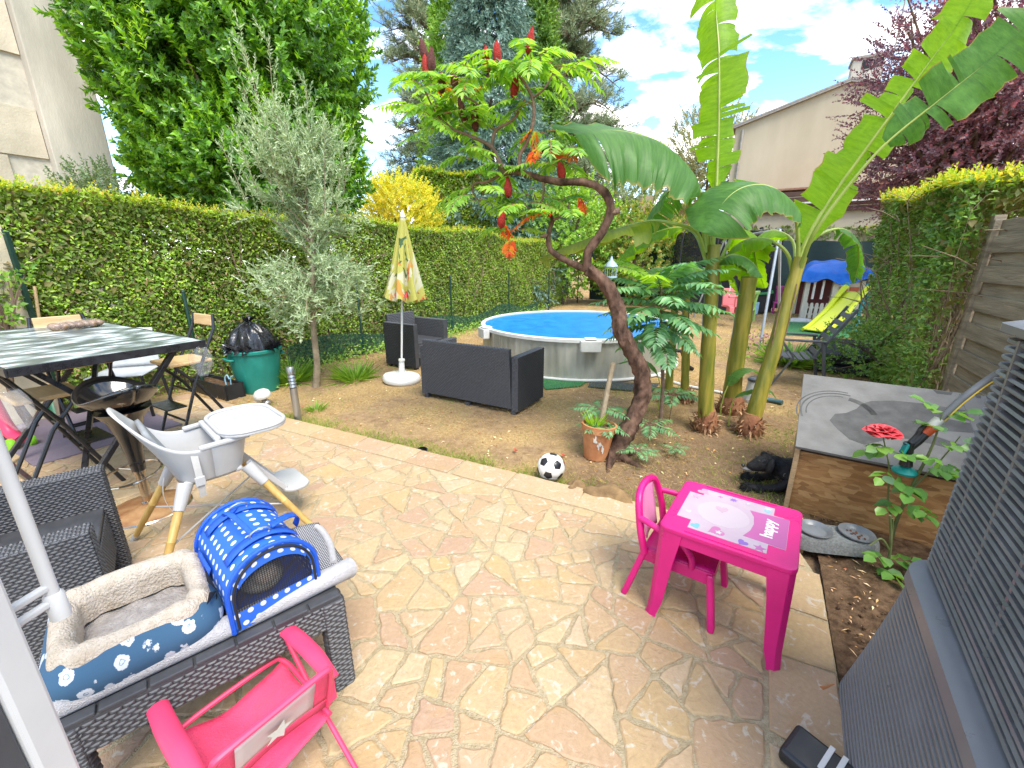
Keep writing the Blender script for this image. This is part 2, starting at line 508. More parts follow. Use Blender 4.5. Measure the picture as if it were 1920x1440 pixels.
def stone_material():
    m, t, b = _nodes('flagstone')
    co = t.nodes.new('ShaderNodeTexCoord'); oi = t.nodes.new('ShaderNodeObjectInfo'); g = t.nodes.new('ShaderNodeNewGeometry')
    ad = t.nodes.new('ShaderNodeMath'); ad.operation = 'ADD'; lk(t, oi.outputs['Random'], ad.inputs[0]); lk(t, g.outputs['Random Per Island'], ad.inputs[1])
    fr = t.nodes.new('ShaderNodeMath'); fr.operation = 'FRACT'; lk(t, ad.outputs[0], fr.inputs[0])
    r = t.nodes.new('ShaderNodeValToRGB'); e = r.color_ramp.elements
    cols = [(0.59, 0.43, 0.23), (0.64, 0.48, 0.27), (0.55, 0.37, 0.22), (0.66, 0.51, 0.30), (0.54, 0.35, 0.24), (0.61, 0.44, 0.21), (0.68, 0.54, 0.35)]
    while len(e) < len(cols): e.new(0.5)
    for i, c in enumerate(cols): e[i].position = i / (len(cols) - 1); e[i].color = c4(mul(c, .77))
    lk(t, fr.outputs[0], r.inputs[0])
    off = t.nodes.new('ShaderNodeVectorMath'); off.operation = 'MULTIPLY_ADD'
    cb = t.nodes.new('ShaderNodeCombineXYZ')
    for k in range(3): lk(t, fr.outputs[0], cb.inputs[k])
    lk(t, cb.outputs[0], off.inputs[0]); off.inputs[1].default_value = (37, 21, 13); lk(t, co.outputs['Object'], off.inputs[2])
    def noise(s, d=6, ro=0.6, dist=0.0):
        n = t.nodes.new('ShaderNodeTexNoise'); n.inputs['Scale'].default_value = s; n.inputs['Detail'].default_value = d
        n.inputs['Roughness'].default_value = ro; n.inputs['Distortion'].default_value = dist
        lk(t, off.outputs[0], n.inputs['Vector']); return n.outputs[0]
    def ramp(src, a, b_, ca, cb_):
        q = t.nodes.new('ShaderNodeValToRGB'); q.color_ramp.elements[0].position = a; q.color_ramp.elements[1].position = b_
        q.color_ramp.elements[0].color = c4(ca); q.color_ramp.elements[1].color = c4(cb_); lk(t, src, q.inputs[0]); return q.outputs[0]
    def mix(f, a, b_, mode='MIX'):
        x = t.nodes.new('ShaderNodeMix'); x.data_type = 'RGBA'; x.blend_type = mode
        for s_, v in ((0, f), (6, a), (7, b_)):
            if isinstance(v, (int, float)): x.inputs[s_].default_value = v
            elif isinstance(v, tuple): x.inputs[s_].default_value = c4(v)
            else: lk(t, v, x.inputs[s_])
        return x.outputs[2]
    c = r.outputs[0]
    c = mix(ramp(noise(4.2, 7, 0.65, 0.6), 0.42, 0.66, (0, 0, 0), (0.38, 0.38, 0.38)), c, (0.42, 0.27, 0.19))   # pink veins
    c = mix(ramp(noise(5.6, 7, 0.7, 0.9), 0.52, 0.70, (0, 0, 0), (0.5, 0.5, 0.5)), c, (0.42, 0.26, 0.09))       # ochre
    c = mix(ramp(noise(17, 5, 0.6, 1.2), 0.585, 0.64, (0, 0, 0), (0.85, 0.85, 0.85)), c, (0.54, 0.47, 0.375))   # pale flakes
    c = mix(ramp(noise(60, 5, 0.7), 0.3, 0.7, (0.42, 0.42, 0.42), (0, 0, 0)), c, (0.26, 0.165, 0.087))
    lk(t, c, b.inputs['Base Color'])
    b.inputs['Roughness'].default_value = 0.72; b.inputs['Specular IOR Level'].default_value = 0.35
    bp = t.nodes.new('ShaderNodeBump'); bp.inputs['Strength'].default_value = 0.9; bp.inputs['Distance'].default_value = 0.008
    lk(t, noise(22, 9, 0.65, 0.8), bp.inputs['Height']); lk(t, bp.outputs[0], b.inputs['Normal'])
    return m
STONE = stone_material()
MORTAR = mat('mortar', (0.36, 0.285, 0.17), 0.95, col2=(0.50, 0.41, 0.27), vs=45, bump=1.0, bs=190, spec=0.1, detail=9)
mb = MB(); mb.prism([tuple(p) for p in slab], -0.09, -0.0035)
patio = tag(mb.build('patio', MORTAR), 'crazy paving terrace of sandstone flags set in mortar', None, kind='structure')

def chaikin(poly, q=0.16):
    o = []
    for i in range(len(poly)):
        a, b = poly[i], poly[(i + 1) % len(poly)]
        o += [a + (b - a) * q, a + (b - a) * (1 - q)]
    return o
def ragged(poly, step=0.05, amp=0.006):
    o = []
    for i in range(len(poly)):
        a, b = poly[i], poly[(i + 1) % len(poly)]
        L = np.linalg.norm(b - a); k = max(1, int(L / step))
        nrm = np.array([b[1] - a[1], a[0] - b[0]]) / max(L, 1e-6)
        for j in range(k): o.append(a + (b - a) * j / k + nrm * (random.uniform(-amp, amp) if j else 0))
    return o
def stone_verts(poly, z):
    c = sum(poly) / len(poly)
    tx, ty = random.gauss(0, 0.003), random.gauss(0, 0.003)
    n = len(poly); vs = []
    for k, (ins, dz) in enumerate(((0.0, -0.03), (0.0, -0.0045), (0.008, 0.0))):
        for p in poly:
            d = c - p; L = np.linalg.norm(d)
            q = p + d * min(0.4, ins / max(L, 1e-4))
            vs.append((q[0], q[1], z + dz + (tx * (q[0] - c[0]) + ty * (q[1] - c[1]) if k else 0)))
    fs = [(r * n + i, r * n + (i + 1) % n, (r + 1) * n + (i + 1) % n, (r + 1) * n + i) for r in (0, 1) for i in range(n)]
    fs.append(tuple(2 * n + i for i in range(n)))
    return vs, fs
def area(p): return 0.5 * abs(sum(p[i][0] * p[(i + 1) % len(p)][1] - p[(i + 1) % len(p)][0] * p[i][1] for i in range(len(p))))
stones = []
EW = 0.24
# edge row towards the lawn and along the soil bed
s = -7.5
e0 = crn - T1 * 0.0
while s < 0.05:
    L = random.uniform(0.28, 0.55)
    a, b = s + 0.008, s + L - 0.008
    w = EW + random.uniform(-0.03, 0.03)
    q = [crn + T1 * a - N1 * 0.004, crn + T1 * b - N1 * 0.004, crn + T1 * (b + random.uniform(-.03, .03)) - N1 * (EW - 0.008), crn + T1 * (a + random.uniform(-.03, .03)) - N1 * (EW - 0.008)]
    q = q[::-1]
    for n, d in [(N2, D2 - 0.003)] + [(n, d - 0.004) for n, d in CH] + [LEFT, BOTTOM]: q = clip(q, n, d)
    if len(q) > 2 and area(q) > 0.006: stones.append((ragged(q, 0.07, 0.003), random.uniform(0.004, 0.008)))
    s += L
s = -0.27
while s > -2.6:
    L = random.uniform(0.26, 0.42)
    a, b = s - 0.008, s - L + 0.008
    q = [crn + T2 * a - N2 * 0.004, crn + T2 * b - N2 * 0.004, crn + T2 * (b + random.uniform(-.03, .03)) - N2 * (EW - 0.01), crn + T2 * (a + random.uniform(-.03, .03)) - N2 * (EW - 0.01)]
    for n, d in [(N1, D1 - EW)] + [LEFT, BOTTOM]: q = clip(q, n, d)
    if len(q) > 2 and area(q) > 0.006: stones.append((ragged(q, 0.07, 0.004), random.uniform(0.003, 0.008)))
    s -= L
# irregular field: large cells broken again and again into ragged four- and five-sided flags
lim = [(N1, D1 - EW), (N2, D2 - EW), LEFT, BOTTOM]
seeds = []
for _ in range(4000):
    p = np.array([random.uniform(-6.2, 1.7), random.uniform(-0.4, 5.6)])
    if all((p[0] - q[0]) ** 2 + (p[1] - q[1]) ** 2 > 0.42 ** 2 for q in seeds): seeds.append(p)
SP = np.array(seeds)
def split(poly, out, depth=0):
    A = area(poly)
    tgt = random.choice((0.011, 0.02, 0.03, 0.038, 0.05, 0.068)) if depth else 0.0
    if A < tgt or depth > 6 or A < 0.006: out.append(poly); return
    Q = np.array(poly); c = Q.mean(0)
    w, v = np.linalg.eigh(np.cov((Q - c).T))
    ax = v[:, 1]
    th = random.gauss(0, 0.32); n = np.array([ax[0] * math.cos(th) - ax[1] * math.sin(th), ax[0] * math.sin(th) + ax[1] * math.cos(th)])
    d = float(n @ c) + random.uniform(-0.3, 0.3) * math.sqrt(A) * 0.6
    a_, b_ = clip(poly, n, d), clip(poly, -n, -d)
    for q in (a_, b_):
        if len(q) > 2 and area(q) > 0.0015: split(q, out, depth + 1)
def inset(poly, g):
    out = poly; k = len(poly)
    for i in range(k):
        a_, b_ = poly[i], poly[(i + 1) % k]
        e = b_ - a_; L = np.linalg.norm(e)
        if L < 1e-5: continue
        n = np.array([e[1], -e[0]]) / L
        out = clip(out, n, float(n @ a_) - g)
        if len(out) < 3: return []
    return out
for i, p in enumerate(seeds):
    d2 = ((SP - p) ** 2).sum(1)
    poly = [p + np.array(v) for v in ((-.7, -.7), (.7, -.7), (.7, .7), (-.7, .7))]
    for j in np.argsort(d2)[1:18]:
        n = SP[j] - p; L = np.linalg.norm(n); n = n / L
        poly = clip(poly, n, float(n @ p) + L / 2)
    for n, d in lim:
        poly = clip(poly, n, d)
        if len(poly) < 3: break
    if len(poly) < 3 or area(poly) < 0.004: continue
    cells = []
    split(poly, cells)
    for q in cells:
        q = inset(q, random.uniform(0.004, 0.0095))
        if len(q) < 3 or area(q) < 0.0016: continue
        stones.append((ragged(chaikin(q, 0.09), 0.036, 0.0075), random.uniform(0.0005, 0.0055)))
def seen(st):
    c = sum(st[0]) / len(st[0])
    d = math.hypot(c[0], c[1])
    dpt = c[1] * 0.958 + 0.443
    if dpt < 0.2: return 0
    px = 960 + 790 * c[0] / dpt; py = 720 + 790 * (1.55 * 0.958 - c[1] * 0.2857) / dpt
    if px < -60 or px > 1990 or py > 1520: return area(st[0]) * 1e-4
    return area(st[0]) / (d * d + 2.4) ** 1.5
stones.sort(key=seen, reverse=True)
rest = MB()
for k, (poly, z) in enumerate(stones):
    vs, fs = stone_verts(poly, z)
    if k < 298:
        m_ = MB(); m_.add(vs, fs); m_.build('paving_stone', STONE, patio)
    else: rest.add(vs, fs)
if rest.v: tag(rest.build('small_paving_stones', STONE, patio), kind='stuff')

# ================================================================== soil bed along the terrace
SOIL = mat('bed_soil', (0.055, 0.032, 0.018), 0.95, col2=(0.17, 0.105, 0.06), vs=22, bump=1.0, bs=70, spec=0.1, detail=9)
def bed(u, v):
    w = (1.15 + 0.12 * math.sin(u * 9)) * min(1, 0.35 + 3.2 * (1 - u)) 
    p = crn - T2 * 2.6 + T2 * (u * 3.1) + N2 * (0.012 + v * w)
    e = min(1, 6 * min(u, 1 - u, 1 - v)) if v > 0.0 else min(1, 6 * min(u, 1 - u))
    e = max(0, min(e, 1))
    z = -0.052 + e * (0.028 + 0.012 * math.sin(u * 31 + 4 * v) * math.sin(v * 17 + u * 5) + random.uniform(-.007, .007))
    return (p[0], p[1], z)
mb = MB(); mb.grid(bed, 90, 40)
tag(mb.build('soil_bed', SOIL, smooth=True), 'dark bare soil bed beside the terrace under the rose', None, kind='structure')

# ================================================================== grass and litter
def in_patio(x, y):
    return (x * N1[0] + y * N1[1] < D1 - 0.005) & (x * N2[0] + y * N2[1] < D2)
def in_lawn(x, y):
    s_ = x * 0.866 - y * 0.5            # across the garden
    return (s_ > -6.0) & (s_ < 2.1 + 3.0 * (y > 7.2)) & (y < 15) & ~in_patio(x, y) & ~((s_ > 0.35) & (y < 2.3))
STRAW = leafmat('straw', [(0.22, 0.14, 0.055), (0.33, 0.22, 0.09), (0.42, 0.30, 0.14), (0.27, 0.18, 0.065)], 0.8, 0.15, (1, 1, 1), 0.1)
GRASS = leafmat('grass_blade', [(0.07, 0.13, 0.02), (0.13, 0.20, 0.03), (0.22, 0.27, 0.05), (0.30, 0.30, 0.09)], 0.6, 0.3, (1.4, 1.4, 0.7), 0.2)
def blades(name, m, n, dens_seed, lo, thr, Lr, Wr, lean, label):
    lv = Leaves(); got = 0
    while got < n:
        k = 60000
        y = 1.5 + 13.0 * RNG.uniform(0, 1, k) ** 1.9; x = RNG.uniform(-4.5, 9, k)
        ok = in_lawn(x, y) & (vnoise(x, y, 0.9, dens_seed) + 0.7 * vnoise(x, y, 3.1, dens_seed + 1) + RNG.normal(0, .35, k) > thr)
        x, y = x[ok], y[ok]
        c = len(x)
        if c == 0: break
        a = RNG.uniform(0, 6.28, c); el = np.abs(RNG.normal(lean, 0.35, c))
        D = np.stack([np.cos(a), np.sin(a), np.tan(np.clip(el, 0.02, 1.4))], 1)
        N = np.stack([-np.sin(a), np.cos(a), 0.5 * np.ones(c)], 1)
        lv.put(np.stack([x, y, gz(x, y) - 0.002], 1), D, N, RNG.uniform(*Lr, c), RNG.uniform(*Wr, c), 0.1)
        got += c
    o = lv.build(name, m, None, wide=0.3)
    tag(o, label, 'grass', kind='stuff')
blades('dry_grass', STRAW, 52000, 3, 0, 0.05, (0.025, 0.075), (0.0018, 0.004), 0.35, 'dry yellow straw lying over the sandy lawn')
blades('green_grass', GRASS, 17000, 8, 0, 0.62, (0.025, 0.07), (0.002, 0.0045), 0.9, 'sparse green grass tufts on the dry lawn')
# grass fringe along the terrace edge
lv = Leaves()
s_ = RNG.uniform(-4.7, -0.7, 5200); off = np.abs(RNG.normal(0, 0.10, 5200))
keep = (vnoise(s_, off * 0, 2.3, 4) > -0.15) | (RNG.uniform(size=5200) < .25)
s_, off = s_[keep], off[keep]
P = crn[None] + T1[None] * s_[:, None] + N1[None] * (0.01 + off[:, None])
c = len(P); a = RNG.uniform(0, 6.28, c); el = np.abs(RNG.normal(0.95, 0.3, c))
lv.put(np.column_stack([P, np.full(c, -0.055)]), np.stack([np.cos(a), np.sin(a), np.tan(np.clip(el, .1, 1.4))], 1),
       np.stack([-np.sin(a), np.cos(a), .5 * np.ones(c)], 1), RNG.uniform(.025, .075, c), RNG.uniform(.002, .005, c), 0.1)
tag(lv.build('edge_grass', GRASS, wide=0.3), 'thin grass fringe growing along the terrace edge', 'grass', kind='stuff')
# fallen leaves and crumbs
LITTER = leafmat('fallen_leaf', [(0.16, 0.08, 0.03), (0.30, 0.16, 0.06), (0.42, 0.27, 0.12), (0.55, 0.42, 0.25), (0.25, 0.06, 0.03)], 0.8, 0.1, (1, 1, 1), 0.15)
lv = Leaves(); n = 4200
y = 1.8 + 11 * RNG.uniform(0, 1, n) ** 1.6; x = RNG.uniform(-4.4, 7.5, n)
ok = in_lawn(x, y); x, y = x[ok], y[ok]; c = len(x); a = RNG.uniform(0, 6.28, c)
lv.put(np.stack([x, y, gz(x, y) + 0.006], 1), np.stack([np.cos(a), np.sin(a), RNG.normal(.05, .2, c)], 1), np.tile([0, 0, 1.], (c, 1)) + RNG.normal(0, .3, (c, 3)),
       RNG.uniform(.012, .045, c), RNG.uniform(.007, .02, c), .3)
n = 900
u = RNG.uniform(0.04, .96, n); v = RNG.uniform(.02, .9, n)
P = crn[None] - T2[None] * 2.6 + T2[None] * (u * 2.7)[:, None] + N2[None] * (0.012 + v * 1.15)[:, None]
a = RNG.uniform(0, 6.28, n)
lv.put(np.column_stack([P, np.full(n, -0.012) + RNG.uniform(-.008, .006, n)]), np.stack([np.cos(a), np.sin(a), RNG.normal(.05, .3, n)], 1), np.tile([0, 0, 1.], (n, 1)) + RNG.normal(0, .4, (n, 3)),
       RNG.uniform(.008, .05, n), RNG.uniform(.003, .010, n), .3)
tag(lv.build('fallen_leaves', LITTER), 'dry leaf litter and twigs scattered over the soil', 'leaf litter', kind='stuff')
# soil crumbs
mb = MB()
for k in range(700):
    u, v = random.uniform(.05, .95), random.uniform(.03, .9)
    p = crn - T2 * 2.6 + T2 * (u * 2.7) + N2 * (0.012 + v * 1.15)
    r_ = random.uniform(.003, .011)
    mb.sphere((p[0], p[1], -0.02 + random.uniform(-.006, .004)), r_, 5, 3, (1, random.uniform(.6, 1.2), .7), (0, 0, random.uniform(0, 3)))
tag(mb.build('soil_crumbs', SOIL), 'small dark clods lying on the soil bed', 'soil', kind='stuff')
# ================================================================== buildings behind
RENDER_ = mat('stucco', (0.46, 0.385, 0.265), 0.9, col2=(0.58, 0.495, 0.36), vs=0.7, bump=0.3, bs=60, spec=0.2, stretch=(1, 1, 0.35))
CONC = mat('old_concrete', (0.42, 0.37, 0.28), 0.9, col2=(0.64, 0.57, 0.45), vs=0.9, bump=0.5, bs=30, spec=0.2, detail=9)
STAIN = mat('stained_plaster', (0.40, 0.37, 0.31), 0.9, col2=(0.60, 0.55, 0.46), vs=1.6, bump=0.4, bs=40, spec=0.2, detail=9, stretch=(1, 1, 0.3))
COPING = mat('coping_stone', (0.33, 0.30, 0.26), 0.9, var=0.2)
BROWNW = mat('brown_boards', (0.09, 0.045, 0.03), 0.7, var=0.25, vs=3)
TILE = mat('roof_tile_clay', (0.34, 0.16, 0.10), 0.85, var=0.25, vs=12)
WHITE_T = mat('white_trim', (0.70, 0.68, 0.64), 0.6, var=0.06)
DARK = mat('dark_void', (0.012, 0.012, 0.014), 0.8)

# neighbour's gable wall on the left, of large blocks, with a plastered end pier
nb = thing('neighbour_building', 'pale block gable wall of the neighbouring house beyond the left hedge', 'building', (-8.55, 9.9, -0.05))
a2 = Vector((0.5, 0.866, 0)); nrm = Vector((0.866, -0.5, 0))
def wl(s, d, z): return a2 * s + nrm * d + Vector((0, 0, z))
rw = Matrix((( a2.x, -nrm.x, 0), (a2.y, -nrm.y, 0), (0, 0, 1)))
m_ = MB(); m_.box(wl(-4.4, -0.3, 5), (8.8, 0.5, 10), rw); m_.build('wall_core', mat('joint_lime', (0.50, 0.46, 0.38), 0.95), nb)
z = 0.0; row = 0
while z < 9.5:
    x = -0.9 - (0.55 if row % 2 else 0)
    while x > -8.5:
        L = 1.55
        m_ = MB(); m_.box(wl(x - L / 2, -0.03 + random.uniform(-.006, .006), z + 0.43), (L - 0.025, 0.06, 0.835), rw)
        m_.build('wall_block', CONC, nb)
        x -= L
    z += 0.86; row += 1
m_ = MB(); m_.box(wl(-0.45, 0.0, 5), (0.9, 0.42, 10), rw); m_.build('end_pier', STAIN, nb, bevel=0.02)

# big cream gable house to the right
hs = thing('gable_house', 'large cream gable house wall with chimney beyond the garden', 'building', (8.45, 18.0, -0.05), R(-30))
m_ = MB()
pr_ = [(0, 0), (7.4, 0), (7.4, 6.0), (3.3, 7.22), (0, 6.32)]
M_ = Matrix(((1, 0, 0), (0, 0, -1), (0, 1, 0)))
m_.prism(pr_, 0, -9, M_)
m_.build('wall', RENDER_, hs)
for k, (x0, z0, x1, z1) in enumerate(((-0.12, 6.30, 3.3, 7.26), (3.3, 7.26, 7.55, 5.98))):
    m_ = MB(); m_.bar((x0, -0.06, z0), (x1, -0.06, z1), 0.16, 0.07, (0, 0, 1)); m_.build('verge', COPING, hs)
    m_ = MB(); m_.bar((x0, 4.5, z0 + .05), (x1, 4.5, z1 + .05), 9.3, 0.05, (0, 0, 1)); m_.build('roof', COPING, hs)
ch = MB(); ch.box((3.7, 0.6, 7.5), (0.86, 0.7, 0.86)); cho = ch.build('chimney', STAIN, hs, bevel=0.02)
m_ = MB(); m_.tube([(.25, -.05, 0), (.25, -.05, 6.2)], .045, 8); m_.build('downpipe', COPING, hs, smooth=True)
m_ = MB(); m_.box((3.7, 0.6, 7.98), (0.96, 0.8, 0.10)); m_.build('chimney_cap', COPING, cho, bevel=0.02)
for x in (3.66, 3.96):
    m_ = MB(); m_.box((x, 0.246, 7.76), (0.26, 0.02, 0.26)); m_.build('vent', DARK, cho)
m_ = MB(); m_.tube([(4.3, 0.2, 7.1), (4.3, 0.2, 10.2)], 0.022, 6); m_.tube([(4.1, 0.22, 7.6), (4.3, 0.2, 7.6)], 0.015, 6); m_.build('aerial_mast', COPING, hs)
# brown boarded lean-to in front of it
lt = thing('boarded_shed', 'low brown boarded shed roof edge in front of the cream house', 'shed', (8.7, 16.2, -0.05), R(-30))
m_ = MB(); m_.box((2.8, 0.6, 1.55), (5.6, 1.0, 3.1)); m_.build('wall', RENDER_, lt)
for k in range(4):
    m_ = MB(); m_.box((2.8, 0.02 - 0.02 * k, 3.18 + 0.17 * k), (5.9, 0.10, 0.145)); m_.build('fascia_board', BROWNW, lt, bevel=0.01)
m_ = MB(); m_.box((2.8, 0.55, 3.86), (6.0, 1.3, 0.06)); m_.build('roof', TILE, lt)
for k in range(16):
    m_ = MB(); m_.box((0.15 + 0.36 * k, -0.11, 3.40), (0.34, 0.06, 0.05)); m_.build('edge_tile', WHITE_T, lt)

# far pale houses seen between the leaves
fh = thing('far_house', 'small pale house with tiled roof far behind the sumac', 'house', (7.0, 30.0, -0.05))
m_ = MB(); m_.prism([(0, 0), (6.2, 0), (6.2, 4.2), (3.6, 4.9), (0, 3.9)], 0, -5, M_); m_.build('wall', RENDER_, fh)
m_ = MB(); m_.bar((-0.3, 2.0, 3.93), (3.6, 2.0, 5.0), 5.6, 0.12, (0, 0, 1)); m_.build('roof', TILE, fh)
m_ = MB(); m_.bar((3.6, 2.0, 5.0), (6.5, 2.0, 4.22), 5.6, 0.12, (0, 0, 1)); m_.build('roof', TILE, fh)
m_ = MB(); m_.box((2.0, 0.6, 5.0), (0.7, 0.6, 1.2)); m_.build('chimney', RENDER_, fh)
for k in range(3):
    m_ = MB(); m_.box((2.1, -0.04, 3.25 + .22 * k), (2.0, 0.06, 0.10)); m_.build('shutter_slat', TILE, fh)

# ================================================================== hedges
TWIG = mat('twig_bark', (0.16, 0.105, 0.06), 0.9, col2=(0.30, 0.22, 0.14), vs=14)
HLEAF = leafmat('hedge_leaf', [(0.075, 0.135, 0.016), (0.135, 0.225, 0.026), (0.20, 0.305, 0.036), (0.26, 0.33, 0.05), (0.10, 0.185, 0.022)], 0.42, 0.32, spec=0.45)
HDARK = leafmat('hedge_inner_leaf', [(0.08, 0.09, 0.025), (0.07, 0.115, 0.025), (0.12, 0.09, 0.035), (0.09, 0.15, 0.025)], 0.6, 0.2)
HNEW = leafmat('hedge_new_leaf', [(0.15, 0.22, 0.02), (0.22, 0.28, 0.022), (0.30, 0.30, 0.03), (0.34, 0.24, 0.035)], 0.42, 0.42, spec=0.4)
HRIGHT = leafmat('hedge_dark_leaf', [(0.05, 0.105, 0.022), (0.08, 0.16, 0.03), (0.13, 0.23, 0.04), (0.16, 0.20, 0.05)], 0.35, 0.25, spec=0.5)
def hedge(name, label, p0, p1, nf, thick, hf, n, ll, lw, lm, new=0, low=0.5, bare=0.0, twigs=120, faces=('front', 'top', 'end1'), inner=0.35):
    """p0->p1 ground line of the garden face, nf outward normal of that face, hf(u) height"""
    p0 = np.array(p0, float); p1 = np.array(p1, float); nf = np.array(nf, float); nf /= np.linalg.norm(nf)
    L = np.linalg.norm(p1 - p0); t = (p1 - p0) / L
    root = thing(name, label, 'hedge', (p0[0], p0[1], -0.05))
    org = (p0[0], p0[1], -0.05)
    def bulge(s, z): return 0.07 * vnoise(s, z, 1.6, 3) + 0.03 * vnoise(s, z, 5, 1)
    lv = Leaves(); li = Leaves(); ln = Leaves()
    def face(k, kind, dest, ex, size=1.0):
        u = RNG.uniform(0, 1, k); s = u * L; h = hf(u)
        if kind == 'front':
            z = h * RNG.uniform(0, 1, k) ** 0.85
            keep = RNG.uniform(0, 1, k) < np.clip(low + (1 - low) * z / (0.45 * h), 0, 1)
            if bare: keep &= RNG.uniform(0, 1, k) < 1 - bare * np.exp(-((z / h - 0.42) / 0.25) ** 2) 
            d = -RNG.exponential(ex, k) + bulge(s, z); out = np.array([nf[0], nf[1], 0.25])
        elif kind == 'top':
            z = h - RNG.exponential(ex * .6, k) + 0.05 * vnoise(s, u * 0, 3.0, 2); d = -thick * RNG.uniform(0, 1, k); keep = np.ones(k, bool); out = np.array([0, 0, 1.])
            d = d + 0.05
        elif kind == 'back':
            z = h * RNG.uniform(0, 1, k); d = -thick + RNG.exponential(ex, k); keep = np.ones(k, bool); out = np.array([-nf[0], -nf[1], 0.2])
        else:
            e = 1 if kind == 'end1' else 0
            s = (L if e else 0) + (1 if e else -1) * (-RNG.exponential(ex, k) + 0.05 * vnoise(u * 3, u, 4, 1)); u = np.clip(s / L, 0, 1)
            z = hf(u) * RNG.uniform(0, 1, k) ** .85; d = -thick * RNG.uniform(0, 1, k); keep = RNG.uniform(0, 1, k) < np.clip(low + z, 0, 1)
            out = np.array([*(t if e else -t), 0.2])
        s, z, d = s[keep], z[keep], d[keep]; c = len(s)
        P = np.column_stack([p0[0] + t[0] * s + nf[0] * d, p0[1] + t[1] * s + nf[1] * d, z - 0.05])
        D = rand_dir(c) * 1.0 + np.array([0, 0, 0.15]) + out * 0.35
        N = out[None] * 0.9 + np.array([0, 0, 0.7]) + RNG.normal(0, .45, (c, 3))
        dest.put(P, D, N, ll * size * RNG.uniform(.6, 1.2, c), lw * size * RNG.uniform(.6, 1.2, c), .22)
    sh = {'front': .66, 'top': .2, 'end1': .07, 'end0': .07, 'back': .12}
    for k in faces: face(int(n * sh[k]), k, lv, 0.055)
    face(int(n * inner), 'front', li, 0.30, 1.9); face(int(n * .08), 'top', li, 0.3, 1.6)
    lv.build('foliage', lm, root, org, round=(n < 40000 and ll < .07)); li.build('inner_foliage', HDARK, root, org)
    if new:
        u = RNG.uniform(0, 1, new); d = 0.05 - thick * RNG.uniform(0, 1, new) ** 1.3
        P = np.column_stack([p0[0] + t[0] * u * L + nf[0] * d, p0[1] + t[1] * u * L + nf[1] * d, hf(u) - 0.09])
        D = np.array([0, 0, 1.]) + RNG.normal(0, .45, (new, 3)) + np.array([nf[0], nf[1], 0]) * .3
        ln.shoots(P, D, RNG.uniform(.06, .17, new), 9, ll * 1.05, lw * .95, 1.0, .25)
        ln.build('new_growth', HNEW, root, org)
    mb = MB(org)
    for k in range(twigs):
        s = random.uniform(0.05, L - .05); d = -random.uniform(.1, thick * .75); h = float(hf(np.array([s / L]))[0])
        b = p0 + t * s + nf * d; q = [(b[0], b[1], -0.06)]
        x, y = b; zt = random.uniform(.55, .95) * h; kk = 6
        vx, vy = random.gauss(0, .05), random.gauss(0, .05)
        for i in range(1, kk):
            x += vx + random.gauss(0, .035); y += vy + random.gauss(0, .035); q.append((x, y, zt * i / (kk - 1)))
        r0 = random.uniform(.006, .02)
        mb.tube(q, [r0 * (1 - .75 * i / (kk - 1)) for i in range(kk)], 5)
        for _ in range(3):
            i = random.randint(2, kk - 1); a = Vector(q[i]); e = a + Vector((random.gauss(0, .2) + nf[0] * .12, random.gauss(0, .2) + nf[1] * .12, random.uniform(.05, .3)))
            mb.tube([a, (a + e) / 2 + Vector((0, 0, .03)), e], [r0 * .4, r0 * .3, r0 * .15], 4)
    tag(mb.build('stems', TWIG, root, smooth=True), kind='stuff')
    return root
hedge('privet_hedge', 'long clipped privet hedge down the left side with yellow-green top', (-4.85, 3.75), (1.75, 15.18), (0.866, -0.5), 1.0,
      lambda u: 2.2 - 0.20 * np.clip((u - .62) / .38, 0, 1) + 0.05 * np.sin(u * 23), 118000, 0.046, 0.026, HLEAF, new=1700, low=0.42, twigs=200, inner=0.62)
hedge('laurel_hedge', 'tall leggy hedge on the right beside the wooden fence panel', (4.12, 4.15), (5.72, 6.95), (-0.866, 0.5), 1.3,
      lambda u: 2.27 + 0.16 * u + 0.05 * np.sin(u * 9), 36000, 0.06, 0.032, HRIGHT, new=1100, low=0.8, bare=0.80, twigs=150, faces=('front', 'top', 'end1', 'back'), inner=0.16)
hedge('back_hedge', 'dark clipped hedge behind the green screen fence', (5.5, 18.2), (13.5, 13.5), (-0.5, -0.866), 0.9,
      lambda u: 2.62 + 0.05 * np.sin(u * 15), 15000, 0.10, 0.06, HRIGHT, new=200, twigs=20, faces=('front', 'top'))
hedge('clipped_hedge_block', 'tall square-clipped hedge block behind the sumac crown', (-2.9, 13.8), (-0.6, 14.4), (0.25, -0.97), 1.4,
      lambda u: 4.1 + 0.06 * np.sin(u * 9), 17000, 0.085, 0.05, leafmat('bright_hedge', [(0.08, 0.15, 0.02), (0.15, 0.24, 0.025), (0.26, 0.32, 0.035)], 0.45, 0.35), new=500, twigs=10, faces=('front', 'top', 'end1', 'end0'), low=.9)

